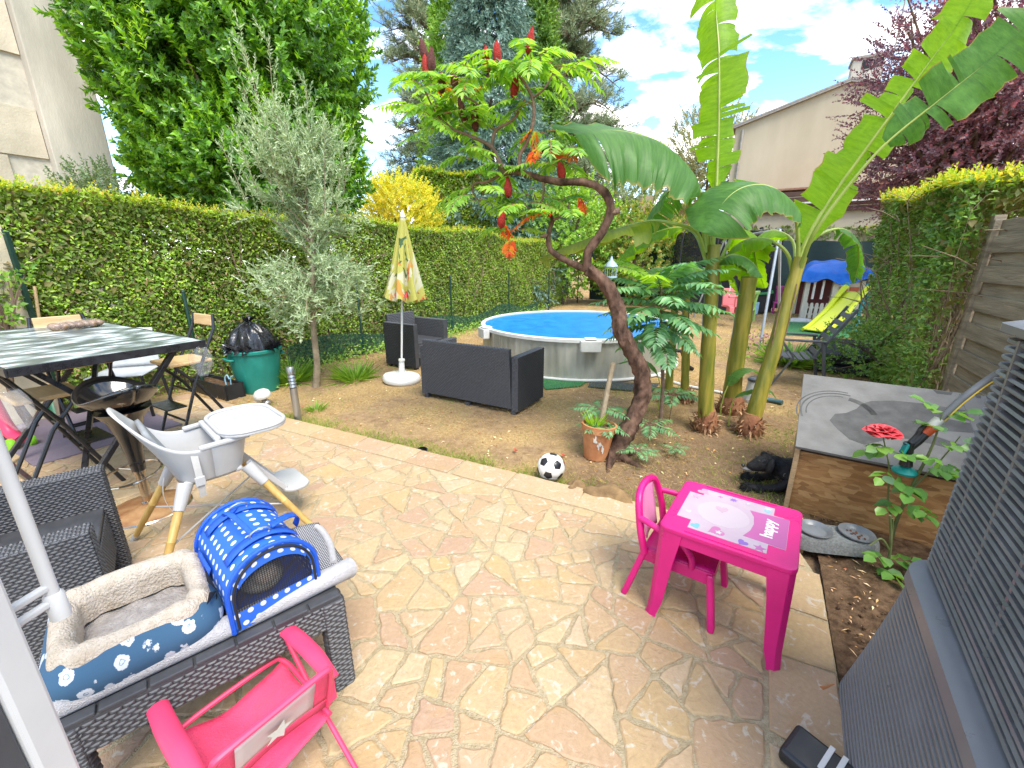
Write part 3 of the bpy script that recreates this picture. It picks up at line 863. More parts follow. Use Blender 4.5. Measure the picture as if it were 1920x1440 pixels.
# ================================================================== trees
BARK = mat('bark', (0.10, 0.065, 0.045), 0.92, col2=(0.22, 0.16, 0.11), vs=9, bump=1.0, bs=26, spec=0.15, stretch=(1, 1, .35), detail=9)
def ellipsoid_points(n, c, r, shell=0.55):
    d = rand_dir(n); q = (1 - (1 - shell) * RNG.uniform(0, 1, n) ** 1.5)[:, None]
    return np.array(c) + d * np.array(r) * q, d
def trunk_limbs(mb, base, top, r0, limbs, spread, z0, pts):
    p = [Vector(base), Vector(base).lerp(Vector(top), .35) + Vector((random.gauss(0, .08), random.gauss(0, .08), 0)), Vector(base).lerp(Vector(top), .7) + Vector((random.gauss(0, .12), 0, 0)), Vector(top)]
    path = catmull(p, 12)
    mb.tube(path, [r0 * (1 - .8 * i / 11) for i in range(12)], 8)
    for e in pts:
        i = random.randint(3, 9); a = Vector(path[i]); e = Vector(e)
        m = a.lerp(e, .5) + Vector((random.gauss(0, .1), random.gauss(0, .1), .12))
        mb.tube(catmull([a, m, e], 7), [r0 * .38 * (1 - .8 * k / 6) for k in range(7)], 5)

# big glossy evergreen behind the left hedge
LAUREL = leafmat('evergreen_leaf', [(0.03, 0.078, 0.014), (0.055, 0.13, 0.018), (0.095, 0.205, 0.024), (0.165, 0.29, 0.032)], 0.28, 0.28, (2.2, 2.1, .5), 0.6, ns=0.55, namp=.35)
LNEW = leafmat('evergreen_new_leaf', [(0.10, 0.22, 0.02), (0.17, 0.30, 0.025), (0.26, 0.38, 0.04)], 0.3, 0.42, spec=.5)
tr = thing('evergreen_tree', 'huge dense dark green evergreen tree towering over the left hedge', 'tree', (-5.5, 9.7, -0.05)); org = (-5.5, 9.7, -0.05)
lv = Leaves(); ln = Leaves(); E = [((-5.3, 9.6, 4.2), (2.05, 2.1, 2.5)), ((-5.4, 9.5, 6.2), (2.2, 2.1, 2.3)), ((-4.3, 9.4, 5.4), (1.45, 1.7, 2.2)), ((-6.2, 9.4, 5.4), (1.5, 1.6, 1.7)), ((-4.7, 9.3, 3.2), (1.6, 1.6, 1.4)), ((-6.1, 9.4, 3.3), (1.1, 1.2, 1.3))]
tips = []
for c, r in E:
    P, d = ellipsoid_points(1350, c, r, .5)
    D = d * .8 + np.array([0, 0, .75]) + RNG.normal(0, .3, d.shape)
    lv.shoots(P, D, RNG.uniform(.18, .42, len(P)), 17, .14, .078, 1.05, .25, shrink=.15)
    tips += [tuple(p) for p in P[:16]]
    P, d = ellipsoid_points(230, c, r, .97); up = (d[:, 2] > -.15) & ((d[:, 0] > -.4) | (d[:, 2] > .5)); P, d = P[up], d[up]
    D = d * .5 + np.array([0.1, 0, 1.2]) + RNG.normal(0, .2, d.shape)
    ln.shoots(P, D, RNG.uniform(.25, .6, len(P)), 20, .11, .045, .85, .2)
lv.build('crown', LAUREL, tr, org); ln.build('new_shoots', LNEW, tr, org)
mb = MB(org); trunk_limbs(mb, (-5.5, 9.7, -.1), (-5.5, 9.6, 6.6), .22, 0, 0, 0, tips); mb.build('trunk', BARK, tr, smooth=True)

def bush(name, label, c, r, m, shoots, L, n, ll, lw, cat='shrub', up=.6, ang=1.0, stem=True, shell=.4):
    t_ = thing(name, label, cat, (c[0], c[1], -0.05)); o_ = (c[0], c[1], -0.05)
    P, d = ellipsoid_points(shoots, c, r, shell); P[:, 2] = np.maximum(P[:, 2], 0.02)
    l_ = Leaves(); l_.shoots(P, d + np.array([0, 0, up]) + RNG.normal(0, .3, d.shape), RNG.uniform(.6, 1.2, shoots) * L, n, ll, lw, ang)
    l_.build('crown', m, t_, o_)
    if stem:
        mb = MB(o_); trunk_limbs(mb, (c[0], c[1], -.1), (c[0], c[1], c[2]), max(.04, r[0] * .06), 0, 0, 0, [tuple(p) for p in P[:14]]); mb.build('trunk', BARK, t_, smooth=True)
    return t_
bush('grey_shrub', 'grey-green shrub between the pale wall and the evergreen tree', (-8.0, 9.0, 2.3), (.95, .8, .95), leafmat('grey_leaf', [(.06, .10, .06), (.10, .15, .09), (.15, .2, .12)], .5, .3), 520, .28, 14, .08, .05)
bush('yellow_shrub', 'golden yellow shrub behind the olive tree', (-3.25, 13.2, 2.75), (1.05, .9, 1.0), leafmat('gold_leaf', [(.24, .26, .03), (.36, .34, .04), (.42, .36, .06), (.18, .26, .04)], .5, .4), 1000, .32, 15, .1, .065)
bush('broadleaf_shrub', 'bright green broad-leaved shrub behind the hedge under the sumac', (1.9, 15.6, 2.2), (2.1, 1.4, 1.9), leafmat('mid_leaf', [(.07, .15, .025), (.12, .22, .035), (.18, .30, .045), (.25, .33, .06)], .45, .35), 1100, .34, 14, .14, .09)
bush('rounded_shrub', 'dark rounded shrub at the foot of the spruce', (-.3, 15.4, 1.9), (1.7, 1.2, 1.5), leafmat('shade_leaf', [(.03, .07, .02), (.06, .12, .03), (.09, .17, .04)], .5, .3), 800, .3, 14, .14, .085)
bush('hazel_shrub', 'leafy green shrub behind the trampoline net', (4.4, 15.4, 1.6), (1.9, 1.2, 1.7), leafmat('hazel_leaf', [(.05, .11, .02), (.1, .17, .03), (.16, .2, .05), (.3, .2, .06)], .5, .35), 800, .34, 13, .15, .1)
bush('sparse_tree', 'sparse grey-green tree standing left of the cream house', (11.6, 27.0, 6.6), (2.9, 2.2, 3.2), leafmat('dry_leaf', [(.08, .10, .05), (.14, .15, .07), (.2, .17, .1)], .6, .3), 900, .7, 16, .2, .10, 'tree', shell=.2)
bush('far_tree', 'hazy far tree above the small pale house', (7.4, 33.0, 4.5), (4.2, 2.4, 3.4), leafmat('far_leaf', [(.07, .11, .05), (.12, .16, .07), (.17, .2, .1)], .6, .3), 900, .7, 14, .28, .16, 'tree', shell=.2)

# tall pine
PNEED = leafmat('pine_needle', [(.08, .115, .06), (.12, .16, .09), (.16, .20, .12), (.20, .19, .12)], .6, .2, (1.3, 1.3, .9), .2)
def pine(name, label, base, h, z0, rad, nb, seed, dens=1.0, squash=1.0):
    st = random.getstate(); random.seed(seed)
    t_ = thing(name, label, 'tree', base); mb = MB(base); b = Vector(base); br = MB(base)
    path = catmull([b, b + Vector((.1, 0, h * .35)), b + Vector((-.1, .1, h * .7)), b + Vector((0, 0, h))], 14)
    mb.tube(path, [.26 * (1 - .85 * i / 13) for i in range(14)], 8); mb.build('trunk', BARK, t_, smooth=True)
    P = []; D = []
    for k in range(nb):
        f = random.uniform(0, 1) ** .8; z = z0 + (h - z0) * f
        i = min(12, int(13 * z / h)); a = Vector(path[i]); a.z = b.z + z
        az = random.uniform(0, 6.28); L = rad * (1 - f * .55) * random.uniform(.65, 1.1)
        dr = Vector((math.cos(az), math.sin(az) * squash, random.uniform(-.05, .3)))
        e = a + dr * L + Vector((0, 0, -.15 * L)); m = a.lerp(e, .5) + Vector((0, 0, .18 * L))
        pth = catmull([a, m, e], 8); br.tube(pth, [.07 * (1 - .85 * q / 7) for q in range(8)], 5)
        for q in range(int(24 * dens)):
            s = random.uniform(.3, 1) ; w = Vector(pth[min(7, int(s * 7))])
            dd = Vector((dr.x, dr.y, 0)).normalized() * .6 + Vector((random.gauss(0, .6), random.gauss(0, .6), random.uniform(-.1, .7)))
            q2 = w + dd * random.uniform(.2, .75)
            br.tube([w, q2], [.014, .006], 3, caps=False)
            for _ in range(3):
                P.append(tuple(w.lerp(q2, random.uniform(.4, 1)))); D.append(tuple(dd + Vector((random.gauss(0, .4), random.gauss(0, .4), random.gauss(.3, .3)))))
    br.build('branches', BARK, t_, smooth=True)
    l_ = Leaves(); l_.shoots(P, D, .24, 12, .21, .03, .9, .3, 0, .05, shrink=.1); l_.build('crown', PNEED, t_, base)
    random.setstate(st)
pine('pine_tree', 'tall airy pine with grey-green needles right of the spruce', (2.3, 20.5, -.05), 13.5, 2.8, 3.5, 125, 4, 1.0)
pine('pine_tree', 'darker pine showing at the left behind the spruce', (-3.3, 21.5, -.05), 14, 3.4, 3.2, 95, 9, 1.0)

# blue spruce with a green conifer against it
def conifer(name, label, base, h, rad, m, n, ll, lw, L, droop, cat='tree', z0=0.3, p=1.0):
    t_ = thing(name, label, cat, base); mb = MB(base); mb.tube([base, (base[0], base[1], base[2] + h)], [.2, .02], 8); mb.build('trunk', BARK, t_, smooth=True)
    f = RNG.uniform(0, 1, n) ** 1.25; z = z0 + (h - z0) * f
    az = RNG.uniform(0, 6.283, n); tier = .82 + .25 * np.sin(z * 5.2 + az * 2.0) * np.sin(az * 5 + z)
    q = rad * (1 - f) ** p * tier * (1 - .45 * RNG.uniform(0, 1, n) ** 2)
    P = np.column_stack([base[0] + np.cos(az) * q, base[1] + np.sin(az) * q, base[2] + z])
    D = np.column_stack([np.cos(az), np.sin(az), np.full(n, droop)]) + RNG.normal(0, .3, (n, 3))
    l_ = Leaves(); l_.shoots(P, D, L * RNG.uniform(.6, 1.3, n), 12, ll, lw, .8, .25, 0, .1, shrink=.25); l_.build('crown', m, t_, base)
conifer('blue_spruce', 'blue-grey spruce with hanging branchlets in the middle of the trees', (-.75, 16.2, -.05), 13.5, 3.0,
        leafmat('spruce_needle', [(.055, .10, .075), (.085, .14, .11), (.12, .18, .145), (.15, .21, .17)], .6, .2, (1, 1.05, 1), .2), 8600, .19, .06, .46, -.45)
conifer('green_conifer', 'bright green conifer column at the left flank of the spruce', (-2.1, 17.6, -.05), 11.5, 1.7,
        leafmat('thuja_leaf', [(.07, .15, .025), (.12, .22, .035), (.18, .29, .045)], .6, .25), 3000, .19, .085, .38, .5, p=.6)
conifer('green_conifer', 'bright green conifer column at the right flank of the spruce', (1.0, 17.8, -.05), 10.3, 1.5,
        leafmat('thuja_leaf_right', [(.04, .10, .02), (.08, .15, .03), (.12, .2, .04)], .6, .25), 2600, .19, .085, .38, .5, p=.6)

# purple-leaved plum
PLUM = leafmat('plum_leaf', [(.05, .032, .038), (.08, .048, .055), (.115, .072, .08), (.16, .062, .058)], .4, .35, (2.0, 1.0, 1.3), .5, ns=.5)
pt = thing('purple_plum_tree', 'purple-leaved plum tree hanging over the right hedge', 'tree', (9.6, 9.6, -.05)); org = (9.6, 9.6, -.05)
lv = Leaves(); tips = []
for c, r, k in (((9.7, 9.5, 4.0), (2.5, 2.1, 1.6), 1100), ((10.2, 9.6, 5.6), (2.9, 2.2, 1.7), 800), ((8.6, 9.3, 4.7), (1.7, 1.6, 1.5), 620), ((9.0, 9.2, 3.2), (1.8, 1.4, 1.1), 800)):
    P, d = ellipsoid_points(k, c, r, .3); lv.shoots(P, d * .9 + np.array([-.1, -.1, .25]) + RNG.normal(0, .35, d.shape), RNG.uniform(.3, .65, k), 18, .088, .055, 1.0, .3); tips += [tuple(p) for p in P[:26]]
P = []; D = []
for k in range(60):
    a = Vector((random.uniform(7.6, 9.4), random.uniform(8.6, 9.6), random.uniform(3.2, 6.4))); dr = Vector((-1, random.gauss(0, .4), random.gauss(.12, .4))).normalized()
    tips.append(tuple(a + dr * .6))
    for q in range(4): P.append(tuple(a + dr * .22 * q)); D.append(tuple(dr + Vector((0, 0, -.2)) + Vector((random.gauss(0, .4), random.gauss(0, .4), random.gauss(0, .4)))))
lv.shoots(P, D, .34, 11, .07, .036, 1.0, .3)
lv.build('crown', PLUM, pt, org); mb = MB(org); trunk_limbs(mb, (9.6, 9.6, -.1), (9.7, 9.6, 5.6), .16, 0, 0, 0, tips); mb.build('trunk', BARK, pt, smooth=True)


# ================================================================== fences
GREENM = mat('green_steel', (0.012, 0.045, 0.03), 0.5, var=.2)
def fence_pt(t): return Vector((-3.13 + .5 * t, 6.22 + .866 * t, -.05))
wf = thing('wire_fence', 'low green wire mesh fence with dark posts in front of the left hedge', 'fence', fence_pt(-1.4))
for k in range(6):
    b = fence_pt(-1.4 + 2.5 * k - (1.1 if k == 1 else 0) * 0)
    m_ = MB(fence_pt(-1.4)); m_.tube([b, b + Vector((0, 0, 1.22))], .021, 8); m_.sphere(b + Vector((0, 0, 1.225)), .024, 8, 5); m_.build('post', GREENM, wf, smooth=True)
m_ = MB(fence_pt(-1.4))
for k in range(9):
    z = .04 + .125 * k; m_.tube([fence_pt(-1.4 + q * .5) + Vector((0, 0, z + .008 * math.sin(q * 1.7 + k))) for q in range(26)], .0019, 4)
for q in range(125):
    b = fence_pt(-1.4 + q * .1); m_.tube([b + Vector((0, 0, .03)), b + Vector((0, 0, 1.06))], .0013, 3, caps=False)
m_.build('wire_mesh', GREENM, wf)
m_ = MB(fence_pt(-1.4))
NET = mat('green_net', (0.02, 0.10, 0.07), 0.7, var=.3, vs=18, alpha=.55, transl=.3)
m_.grid(lambda u, v: fence_pt(-.3 + u * 8) + Vector((.05 + .03 * math.sin(u * 40), -.03, .02 + v * (.36 + .08 * math.sin(u * 19)))), 60, 5); m_.build('ground_net', NET, wf, smooth=True)

# back screen fence
SCREEN = mat('green_screen_cloth', (0.010, 0.030, 0.030), 0.75, col2=(0.02, 0.052, 0.05), vs=2.5, bump=.4, bs=9, stretch=(1, 1, 3))
sf = thing('screen_fence', 'dark green screen cloth fence closing the back of the garden', 'fence', (3.2, 17.55, -.05))
m_ = MB((3.2, 17.55, -.05))
def scr(u, v): return (3.2 + 10.4 * u - .02 * math.sin(u * 60) * .8, 17.55 - 6.0 * u - .05 * math.sin(u * 47 + v * 3), -.05 + 2.12 * v + .03 * math.sin(u * 25) * v)
m_.grid(scr, 90, 6); m_.build('cloth', SCREEN, sf, smooth=True)
for k in range(6):
    u = k / 5; m_ = MB((3.2, 17.55, -.05)); m_.tube([(3.2 + 10.4 * u, 17.62 - 6 * u, -.05), (3.2 + 10.4 * u, 17.62 - 6 * u, 2.15)], .03, 8); m_.build('post', GREENM, sf, smooth=True)

# wooden panel on the right
PLANK = mat('weathered_plank', (0.17, 0.135, 0.095), 0.85, col2=(0.36, 0.30, 0.215), vs=5, bump=.7, bs=30, spec=.2, stretch=(.25, .25, 3), detail=9)
wp = thing('wooden_fence_panel', 'weathered brown overlapping plank fence panel at the right', 'fence', (4.33, 4.0, -.05))
o_ = Vector((4.33, 4.0, -.05)); tv = Vector((-.5, -.866, 0)); nv = Vector((-.866, .5, 0))
M_ = Matrix((( tv.x, nv.x, 0), (tv.y, nv.y, 0), (0, 0, 1)))
m_ = MB(); m_.box(tv * -.03 + Vector((0, 0, .98)), (.07, .08, 1.98), M_); m_.build('post', PLANK, wp, bevel=.004)
m_ = MB(); m_.box(tv * .05 + nv * .035 + Vector((0, 0, .98)), (.045, .03, 1.9), M_); m_.build('batten', PLANK, wp, bevel=.003)
for k in range(15):
    for sgm in range(2):
        m_ = MB(); m_.box(tv * (.96 + 1.84 * sgm) + nv * ((.018 if k % 2 else -.012) + random.uniform(-.003, .003)) + Vector((0, 0, .07 + .127 * k + random.uniform(-.004, .004))), (1.83, .02, .142), M_, 1.0)
        m_.build('plank', PLANK, wp, bevel=.003)
m_ = MB(); m_.box(tv * 1.88 + nv * .045 + Vector((0, 0, .98)), (.06, .03, 1.9), M_); m_.build('batten', PLANK, wp, bevel=.003)

# house corner with trellis at the far left
hw = thing('garden_wall', 'cream rendered wall with green trellis at the far left', 'wall', (-4.60, 4.05, -.05))
tv = Vector((-.5, -.866, 0)); nv = Vector((.866, -.5, 0)); M_ = Matrix(((tv.x, nv.x, 0), (tv.y, nv.y, 0), (0, 0, 1)))
m_ = MB(); m_.box(tv * .95 - nv * .1 + Vector((0, 0, .95)), (1.9, .16, 1.9), M_); m_.build('wall', mat('cream_render', (.55, .47, .33), .9, var=.1, bump=.4, bs=90), hw, bevel=.01)
for k in range(9):
    for sg in (-1, 1):
        a_ = tv * (.05 + .2 * k - sg * .0) + nv * (.03 + .006 * sg); b_ = a_ + tv * (.55 * sg)
        if not (-.01 <= .05 + .2 * k + .55 * sg <= 1.9): continue
        m_ = MB(); m_.bar(a_ + Vector((0, 0, .55)), b_ + Vector((0, 0, 1.75)), .012, .03, nv); m_.build('trellis_lath', GREENM, hw)
m_ = MB(); m_.bar(tv * 0 + nv * .04 + Vector((0, 0, .3)), tv * 0 + nv * .04 + Vector((0, 0, 1.85)), .03, .035); m_.build('trellis_post', GREENM, hw)
# ================================================================== banana clump
def banana_mat(name, a, b_, tc, transl=.42, yellow=0.0):
    m, t, b = _nodes(name)
    uv = t.nodes.new('ShaderNodeUVMap'); sp = t.nodes.new('ShaderNodeSeparateXYZ'); lk(t, uv.outputs[0], sp.inputs[0])
    co = t.nodes.new('ShaderNodeTexCoord')
    def noise(vec, s, d=4, ro=.6):
        n = t.nodes.new('ShaderNodeTexNoise'); n.inputs['Scale'].default_value = s; n.inputs['Detail'].default_value = d; n.inputs['Roughness'].default_value = ro
        lk(t, vec, n.inputs['Vector']); return n.outputs[0]
    mp = t.nodes.new('ShaderNodeMapping'); mp.inputs['Scale'].default_value = (1, .04, 1); lk(t, uv.outputs[0], mp.inputs[0])
    vein = noise(mp.outputs[0], 46, 5, .75)
    r = t.nodes.new('ShaderNodeValToRGB'); e = r.color_ramp.elements
    e[0].position = .30; e[0].color = c4(a); e[1].position = .66; e[1].color = c4(b_)
    x = e.new(.78); x.color = c4(mul(b_, 1.5))
    lk(t, vein, r.inputs[0])
    pat = t.nodes.new('ShaderNodeValToRGB'); pat.color_ramp.elements[0].position = .56 - yellow * .2; pat.color_ramp.elements[1].position = .72 - yellow * .2
    lk(t, noise(co.outputs['Object'], 3.3), pat.inputs[0])
    mx = t.nodes.new('ShaderNodeMix'); mx.data_type = 'RGBA'; lk(t, pat.outputs[0], mx.inputs[0]); lk(t, r.outputs[0], mx.inputs[6]); mx.inputs[7].default_value = c4((.30, .33, .03) if yellow else mul(b_, 1.25))
    # brown tattered rim
    rim = t.nodes.new('ShaderNodeMath'); rim.operation = 'ADD'; lk(t, sp.outputs[1], rim.inputs[0])
    sc = t.nodes.new('ShaderNodeMath'); sc.operation = 'MULTIPLY_ADD'; lk(t, noise(co.outputs['Object'], 9), sc.inputs[0]); sc.inputs[1].default_value = .10; sc.inputs[2].default_value = -.045
    lk(t, sc.outputs[0], rim.inputs[1])
    rr = t.nodes.new('ShaderNodeValToRGB'); rr.color_ramp.elements[0].position = .955; rr.color_ramp.elements[1].position = 1.0; lk(t, rim.outputs[0], rr.inputs[0])
    m2 = t.nodes.new('ShaderNodeMix'); m2.data_type = 'RGBA'; lk(t, rr.outputs[0], m2.inputs[0]); lk(t, mx.outputs[2], m2.inputs[6]); m2.inputs[7].default_value = c4((.28, .22, .05))
    lk(t, m2.outputs[2], b.inputs['Base Color']); b.inputs['Roughness'].default_value = .46; b.inputs['Specular IOR Level'].default_value = .32
    bp = t.nodes.new('ShaderNodeBump'); bp.inputs['Strength'].default_value = .35; bp.inputs['Distance'].default_value = .004; lk(t, vein, bp.inputs['Height']); lk(t, bp.outputs[0], b.inputs['Normal'])
    tr = t.nodes.new('ShaderNodeBsdfTranslucent'); hs = t.nodes.new('ShaderNodeMix'); hs.data_type = 'RGBA'; hs.blend_type = 'MULTIPLY'; hs.inputs[0].default_value = 1
    lk(t, m2.outputs[2], hs.inputs[6]); hs.inputs[7].default_value = c4(tc); lk(t, hs.outputs[2], tr.inputs[0])
    ms = t.nodes.new('ShaderNodeMixShader'); ms.inputs[0].default_value = transl
    lk(t, b.outputs[0], ms.inputs[1]); lk(t, tr.outputs[0], ms.inputs[2]); lk(t, ms.outputs[0], t.nodes['Material Output'].inputs[0])
    return m
BAN_G = banana_mat('banana_leaf_green', (.045, .125, .025), (.10, .22, .045), (2.0, 2.2, .6), .40)
BAN_Y = banana_mat('banana_leaf_bright', (.12, .25, .012), (.21, .36, .018), (2.4, 2.3, .5), .58)
BAN_O = banana_mat('banana_leaf_yellowing', (.12, .19, .02), (.24, .28, .03), (2.2, 2.0, .5), .45, yellow=.35)
RIB = mat('banana_midrib', (.26, .33, .05), .4, col2=(.36, .42, .09), vs=6)
STEM = mat('banana_stem', (.12, .15, .02), .42, col2=(.40, .31, .05), vs=2.4, spec=.45, stretch=(6, 6, .8), detail=8, bump=.25, bs=20)
STEM2 = mat('banana_stem_dry', (.20, .07, .03), .8, col2=(.34, .17, .08), vs=9, bump=.8, bs=40, detail=9)
HUSK = mat('banana_husk', (.12, .065, .035), .9, col2=(.26, .17, .10), vs=16)

def banana_leaf(parent, org, path, wl_, wr_, dl, dr, m, pet=.25, tears=5, seed=1, side=None, curl=.5, rib=.014, tip=.35):
    """blade on both sides of an arching midrib, torn into flaps; dl/dr droop of the two sides (radians)"""
    rn = random.Random(seed); n = 64
    C = catmull(path, n); T = np.gradient(C, axis=0); T = unit(T)
    seglen = np.concatenate([[0], np.cumsum(np.linalg.norm(np.diff(C, axis=0), axis=1))]); tot = seglen[-1]; f = seglen / tot
    if side is None: S = np.cross(T, np.array([0, 0, 1.]))
    else: S = np.array(side)[None] - T * (T @ np.array(side))[:, None]
    S = unit(S + 1e-5); Nn = np.cross(S, T); Nn = np.where(Nn[:, 2:3] < -.2, Nn, Nn)
    vs = []; uv = []; fs = []; M = 7
    b0 = next(i for i in range(n) if f[i] >= pet)
    for sg, W, dd in ((1, wr_, dr), (-1, wl_, dl)):
        cuts = sorted(set([b0, n - 1] + [rn.randint(b0 + 3, n - 4) for _ in range(tears)]))
        for a, c in zip(cuts[:-1], cuts[1:]):
            if c - a < 1: continue
            off = rn.gauss(0, .16 if tears < 4 else (.30 if tears < 7 else .5)) if tears else 0; base = len(vs); lenk = (rn.uniform(.86, 1.04) if tears < 7 else rn.uniform(.62, 1.08)) if tears else 1
            k = c - a + 1
            for q in range(k):
                i = a + q; u = (f[i] - pet) / (1 - pet)
                prof = min(1, (u / .16 + .08)) ** .7 * (1 - max(0, (u - (1 - tip)) / tip) ** 2.2 * .93)
                w = W * prof * lenk * (1 + .05 * math.sin(i * 5.1 + seed * 3) + rn.uniform(-.03, .03))
                # flaps narrow slightly towards their outer edge
                pinch = (q / max(1, k - 1) - .5) * .06 * (len(cuts) > 2)
                p = C[i].copy()
                wav = .10 * math.sin(i * .9 + seed) + .06 * math.sin(i * 2.3)
                for v in range(M):
                    vv = v / (M - 1)
                    vs.append(tuple(p)); uv.append((f[i] * tot, vv))
                    ang = (dd + off) * (.55 + curl * vv) + wav * vv - .30 * (1 - vv) ** 3
                    d = S[i] * sg * math.cos(ang) - Nn[i] * math.sin(ang) * 1.0 - T[i] * pinch
                    if dd > .8: d = d + np.array([0, 0, -.25 * vv])
                    d /= np.linalg.norm(d)
                    p = p + d * w / (M - 1) + T[i] * w / (M - 1) * .12
            for q in range(k - 1):
                for v in range(M - 1):
                    x = base + q * M + v
                    fs.append((x, x + M, x + M + 1, x + 1))
    vs = np.array(vs) - np.array(org)
    lo = bpy.data.objects.new('leaf', np_mesh('leaf', vs, np.array(fs), m, uv=np.array(uv), smooth=True)); link(lo, parent)
    mb = MB(org); Nup = Nn * .004
    mb.tube(C - Nup, [max(.002, rib * (1.35 - 1.25 * x)) for x in f], 7); mb.build('midrib', RIB, lo, smooth=True)
    return lo
def banana_stem(parent, org, path, r0, r1, husk=True, cut=False, seed=0):
    rn = random.Random(seed); C = catmull(path, 22); mb = MB(org)
    rr = [r0 + (r1 - r0) * (i / 21) + .010 * math.exp(-i / 2.2) + .002 * math.sin(i * 1.9) for i in range(22)]
    mb.tube(C, rr, 16); o = mb.build('pseudostem', STEM, parent, smooth=True)
    for k in range(3):        # clasping leaf-sheath edges
        i0 = rn.randint(1, 5) + 5 * k; i1 = min(21, i0 + rn.randint(6, 9)); a0 = rn.uniform(0, 6.28); mb = MB(org)
        pts = []
        for i in range(i0, i1):
            a = a0 + (i - i0) * .10; t = Vector(C[min(i + 1, 21)] - C[max(i - 1, 0)]).normalized(); s_ = t.cross(Vector((0, 1, 0))).normalized(); u_ = s_.cross(t)
            pts.append(Vector(C[i]) + (s_ * math.cos(a) + u_ * math.sin(a)) * (rr[i] + .001))
        mb.tube(pts, [.004 + .003 * math.sin(3.1 * j / len(pts)) for j in range(len(pts))], 5); mb.build('sheath_edge', HUSK, o, smooth=True)
    if husk:
        mb = MB(org); c = Vector(C[0])
        mb.lathe([(r0 * 1.25, -.03), (r0 * 1.6, .04), (r0 * 1.45, .10), (r0 * 1.12, .17), (r0 * 1.0, .2)], (c.x, c.y, c.z + .02), 14)
        mb.build('dry_base', STEM2, parent, smooth=True)
        l_ = Leaves(); k = 150; a = RNG.uniform(0, 6.28, k); z = RNG.uniform(0, .17, k); q = r0 * (1.5 - z * 2)
        P = np.column_stack([c.x + np.cos(a) * q, c.y + np.sin(a) * q, c.z + z]); D = np.column_stack([np.cos(a), np.sin(a), RNG.normal(.3, .9, k)])
        l_.put(P, D, np.column_stack([np.cos(a), np.sin(a), np.full(k, .6)]), RNG.uniform(.03, .11, k), RNG.uniform(.008, .025, k), .3); tag(l_.build('husk_fibres', leafmat('husk_fibre', [(.08, .04, .02), (.2, .12, .07), (.3, .2, .12)], .9, .1, (1, 1, 1), .1), parent, org), kind='stuff')
    if cut:
        mb = MB(org); c = Vector(C[-1]); mb.lathe([(r1 * 1.02, -.01), (r1 * 1.02, .006), (r1 * .6, .004), (r1 * .55, -.006), (0, -.004)], c, 16); mb.build('cut_top', HUSK, o, smooth=True)
    return o
GB = 'bananas in the clump right of the sumac'
b1 = thing('banana_plant', 'tall banana plant with a big arching leaf to the left and one upright leaf', 'banana plant', (1.88, 3.8, -.05), group=GB); og = (1.88, 3.8, -.05)
banana_stem(b1, og, [(1.88, 3.8, -.06), (1.82, 3.8, .52), (1.78, 3.8, 1.02), (1.75, 3.8, 1.39), (1.74, 3.82, 1.66)], .068, .052, seed=1)
banana_leaf(b1, og, [(1.68, 3.82, 1.6), (1.59, 3.8, 1.93), (1.45, 3.72, 2.18), (1.16, 3.6, 2.38), (.86, 3.5, 2.44), (.61, 3.4, 2.43), (.43, 3.3, 2.38)], .50, .36, 1.45, -.25, BAN_G, .27, 1, 3, tip=.10)
banana_leaf(b1, og, [(1.74, 3.82, 1.55), (1.72, 3.85, 2.0), (1.69, 3.85, 2.33), (1.65, 3.85, 2.71), (1.62, 3.9, 3.09), (1.60, 4.0, 3.41), (1.59, 4.1, 3.75)], .25, .23, .9, .6, BAN_Y, .24, 13, 8, side=(1, -.55, 0), tip=.2)
banana_leaf(b1, og, [(1.66, 3.8, 1.60), (1.54, 3.75, 1.77), (1.32, 3.7, 1.83), (1.09, 3.62, 1.84), (.81, 3.58, 1.77), (.52, 3.6, 1.67), (.22, 3.65, 1.55)], .24, .13, 1.2, .9, BAN_O, .36, 5, 5)
banana_leaf(b1, og, [(1.73, 3.85, 1.58), (1.69, 3.95, 1.97), (1.62, 4.05, 2.16), (1.50, 4.2, 2.18), (1.38, 4.35, 2.03), (1.33, 4.45, 1.78)], .26, .26, 1.0, 1.0, BAN_G, .40, 6, 12)
banana_leaf(b1, og, [(1.76, 3.82, 1.40), (1.80, 3.75, 1.54), (1.88, 3.7, 1.58), (2.0, 3.65, 1.52), (2.08, 3.6, 1.40)], .13, .13, 1.1, 1.1, BAN_G, .2, 2, 14)
banana_leaf(b1, og, [(1.72, 3.84, 1.5), (1.60, 3.95, 1.78), (1.38, 4.05, 1.80), (1.10, 4.1, 1.66), (.92, 4.15, 1.45)], .22, .2, .5, .7, BAN_Y, .35, 4, 15)
banana_leaf(b1, og, [(1.80, 3.85, 1.45), (1.98, 4.0, 1.75), (2.18, 4.2, 1.80), (2.36, 4.4, 1.62), (2.44, 4.5, 1.38)], .2, .2, .9, .9, BAN_Y, .3, 5, 16)
b2 = thing('banana_plant', 'banana stem cut off level at the top, middle of the clump', 'banana plant', (2.37, 4.3, -.05), group=GB); og = (2.37, 4.3, -.05)
banana_stem(b2, og, [(2.37, 4.3, -.07), (2.35, 4.3, .44), (2.35, 4.3, .95), (2.35, 4.3, 1.37)], .088, .072, cut=True, seed=2)
b3 = thing('banana_plant', 'banana plant leaning right with two huge ragged leaves reaching upper right', 'banana plant', (2.26, 3.72, -.05), group=GB); og = (2.26, 3.72, -.05)
banana_stem(b3, og, [(2.26, 3.72, -.06), (2.30, 3.72, .34), (2.36, 3.73, .74), (2.41, 3.74, 1.17), (2.46, 3.75, 1.56)], .072, .05, seed=3)
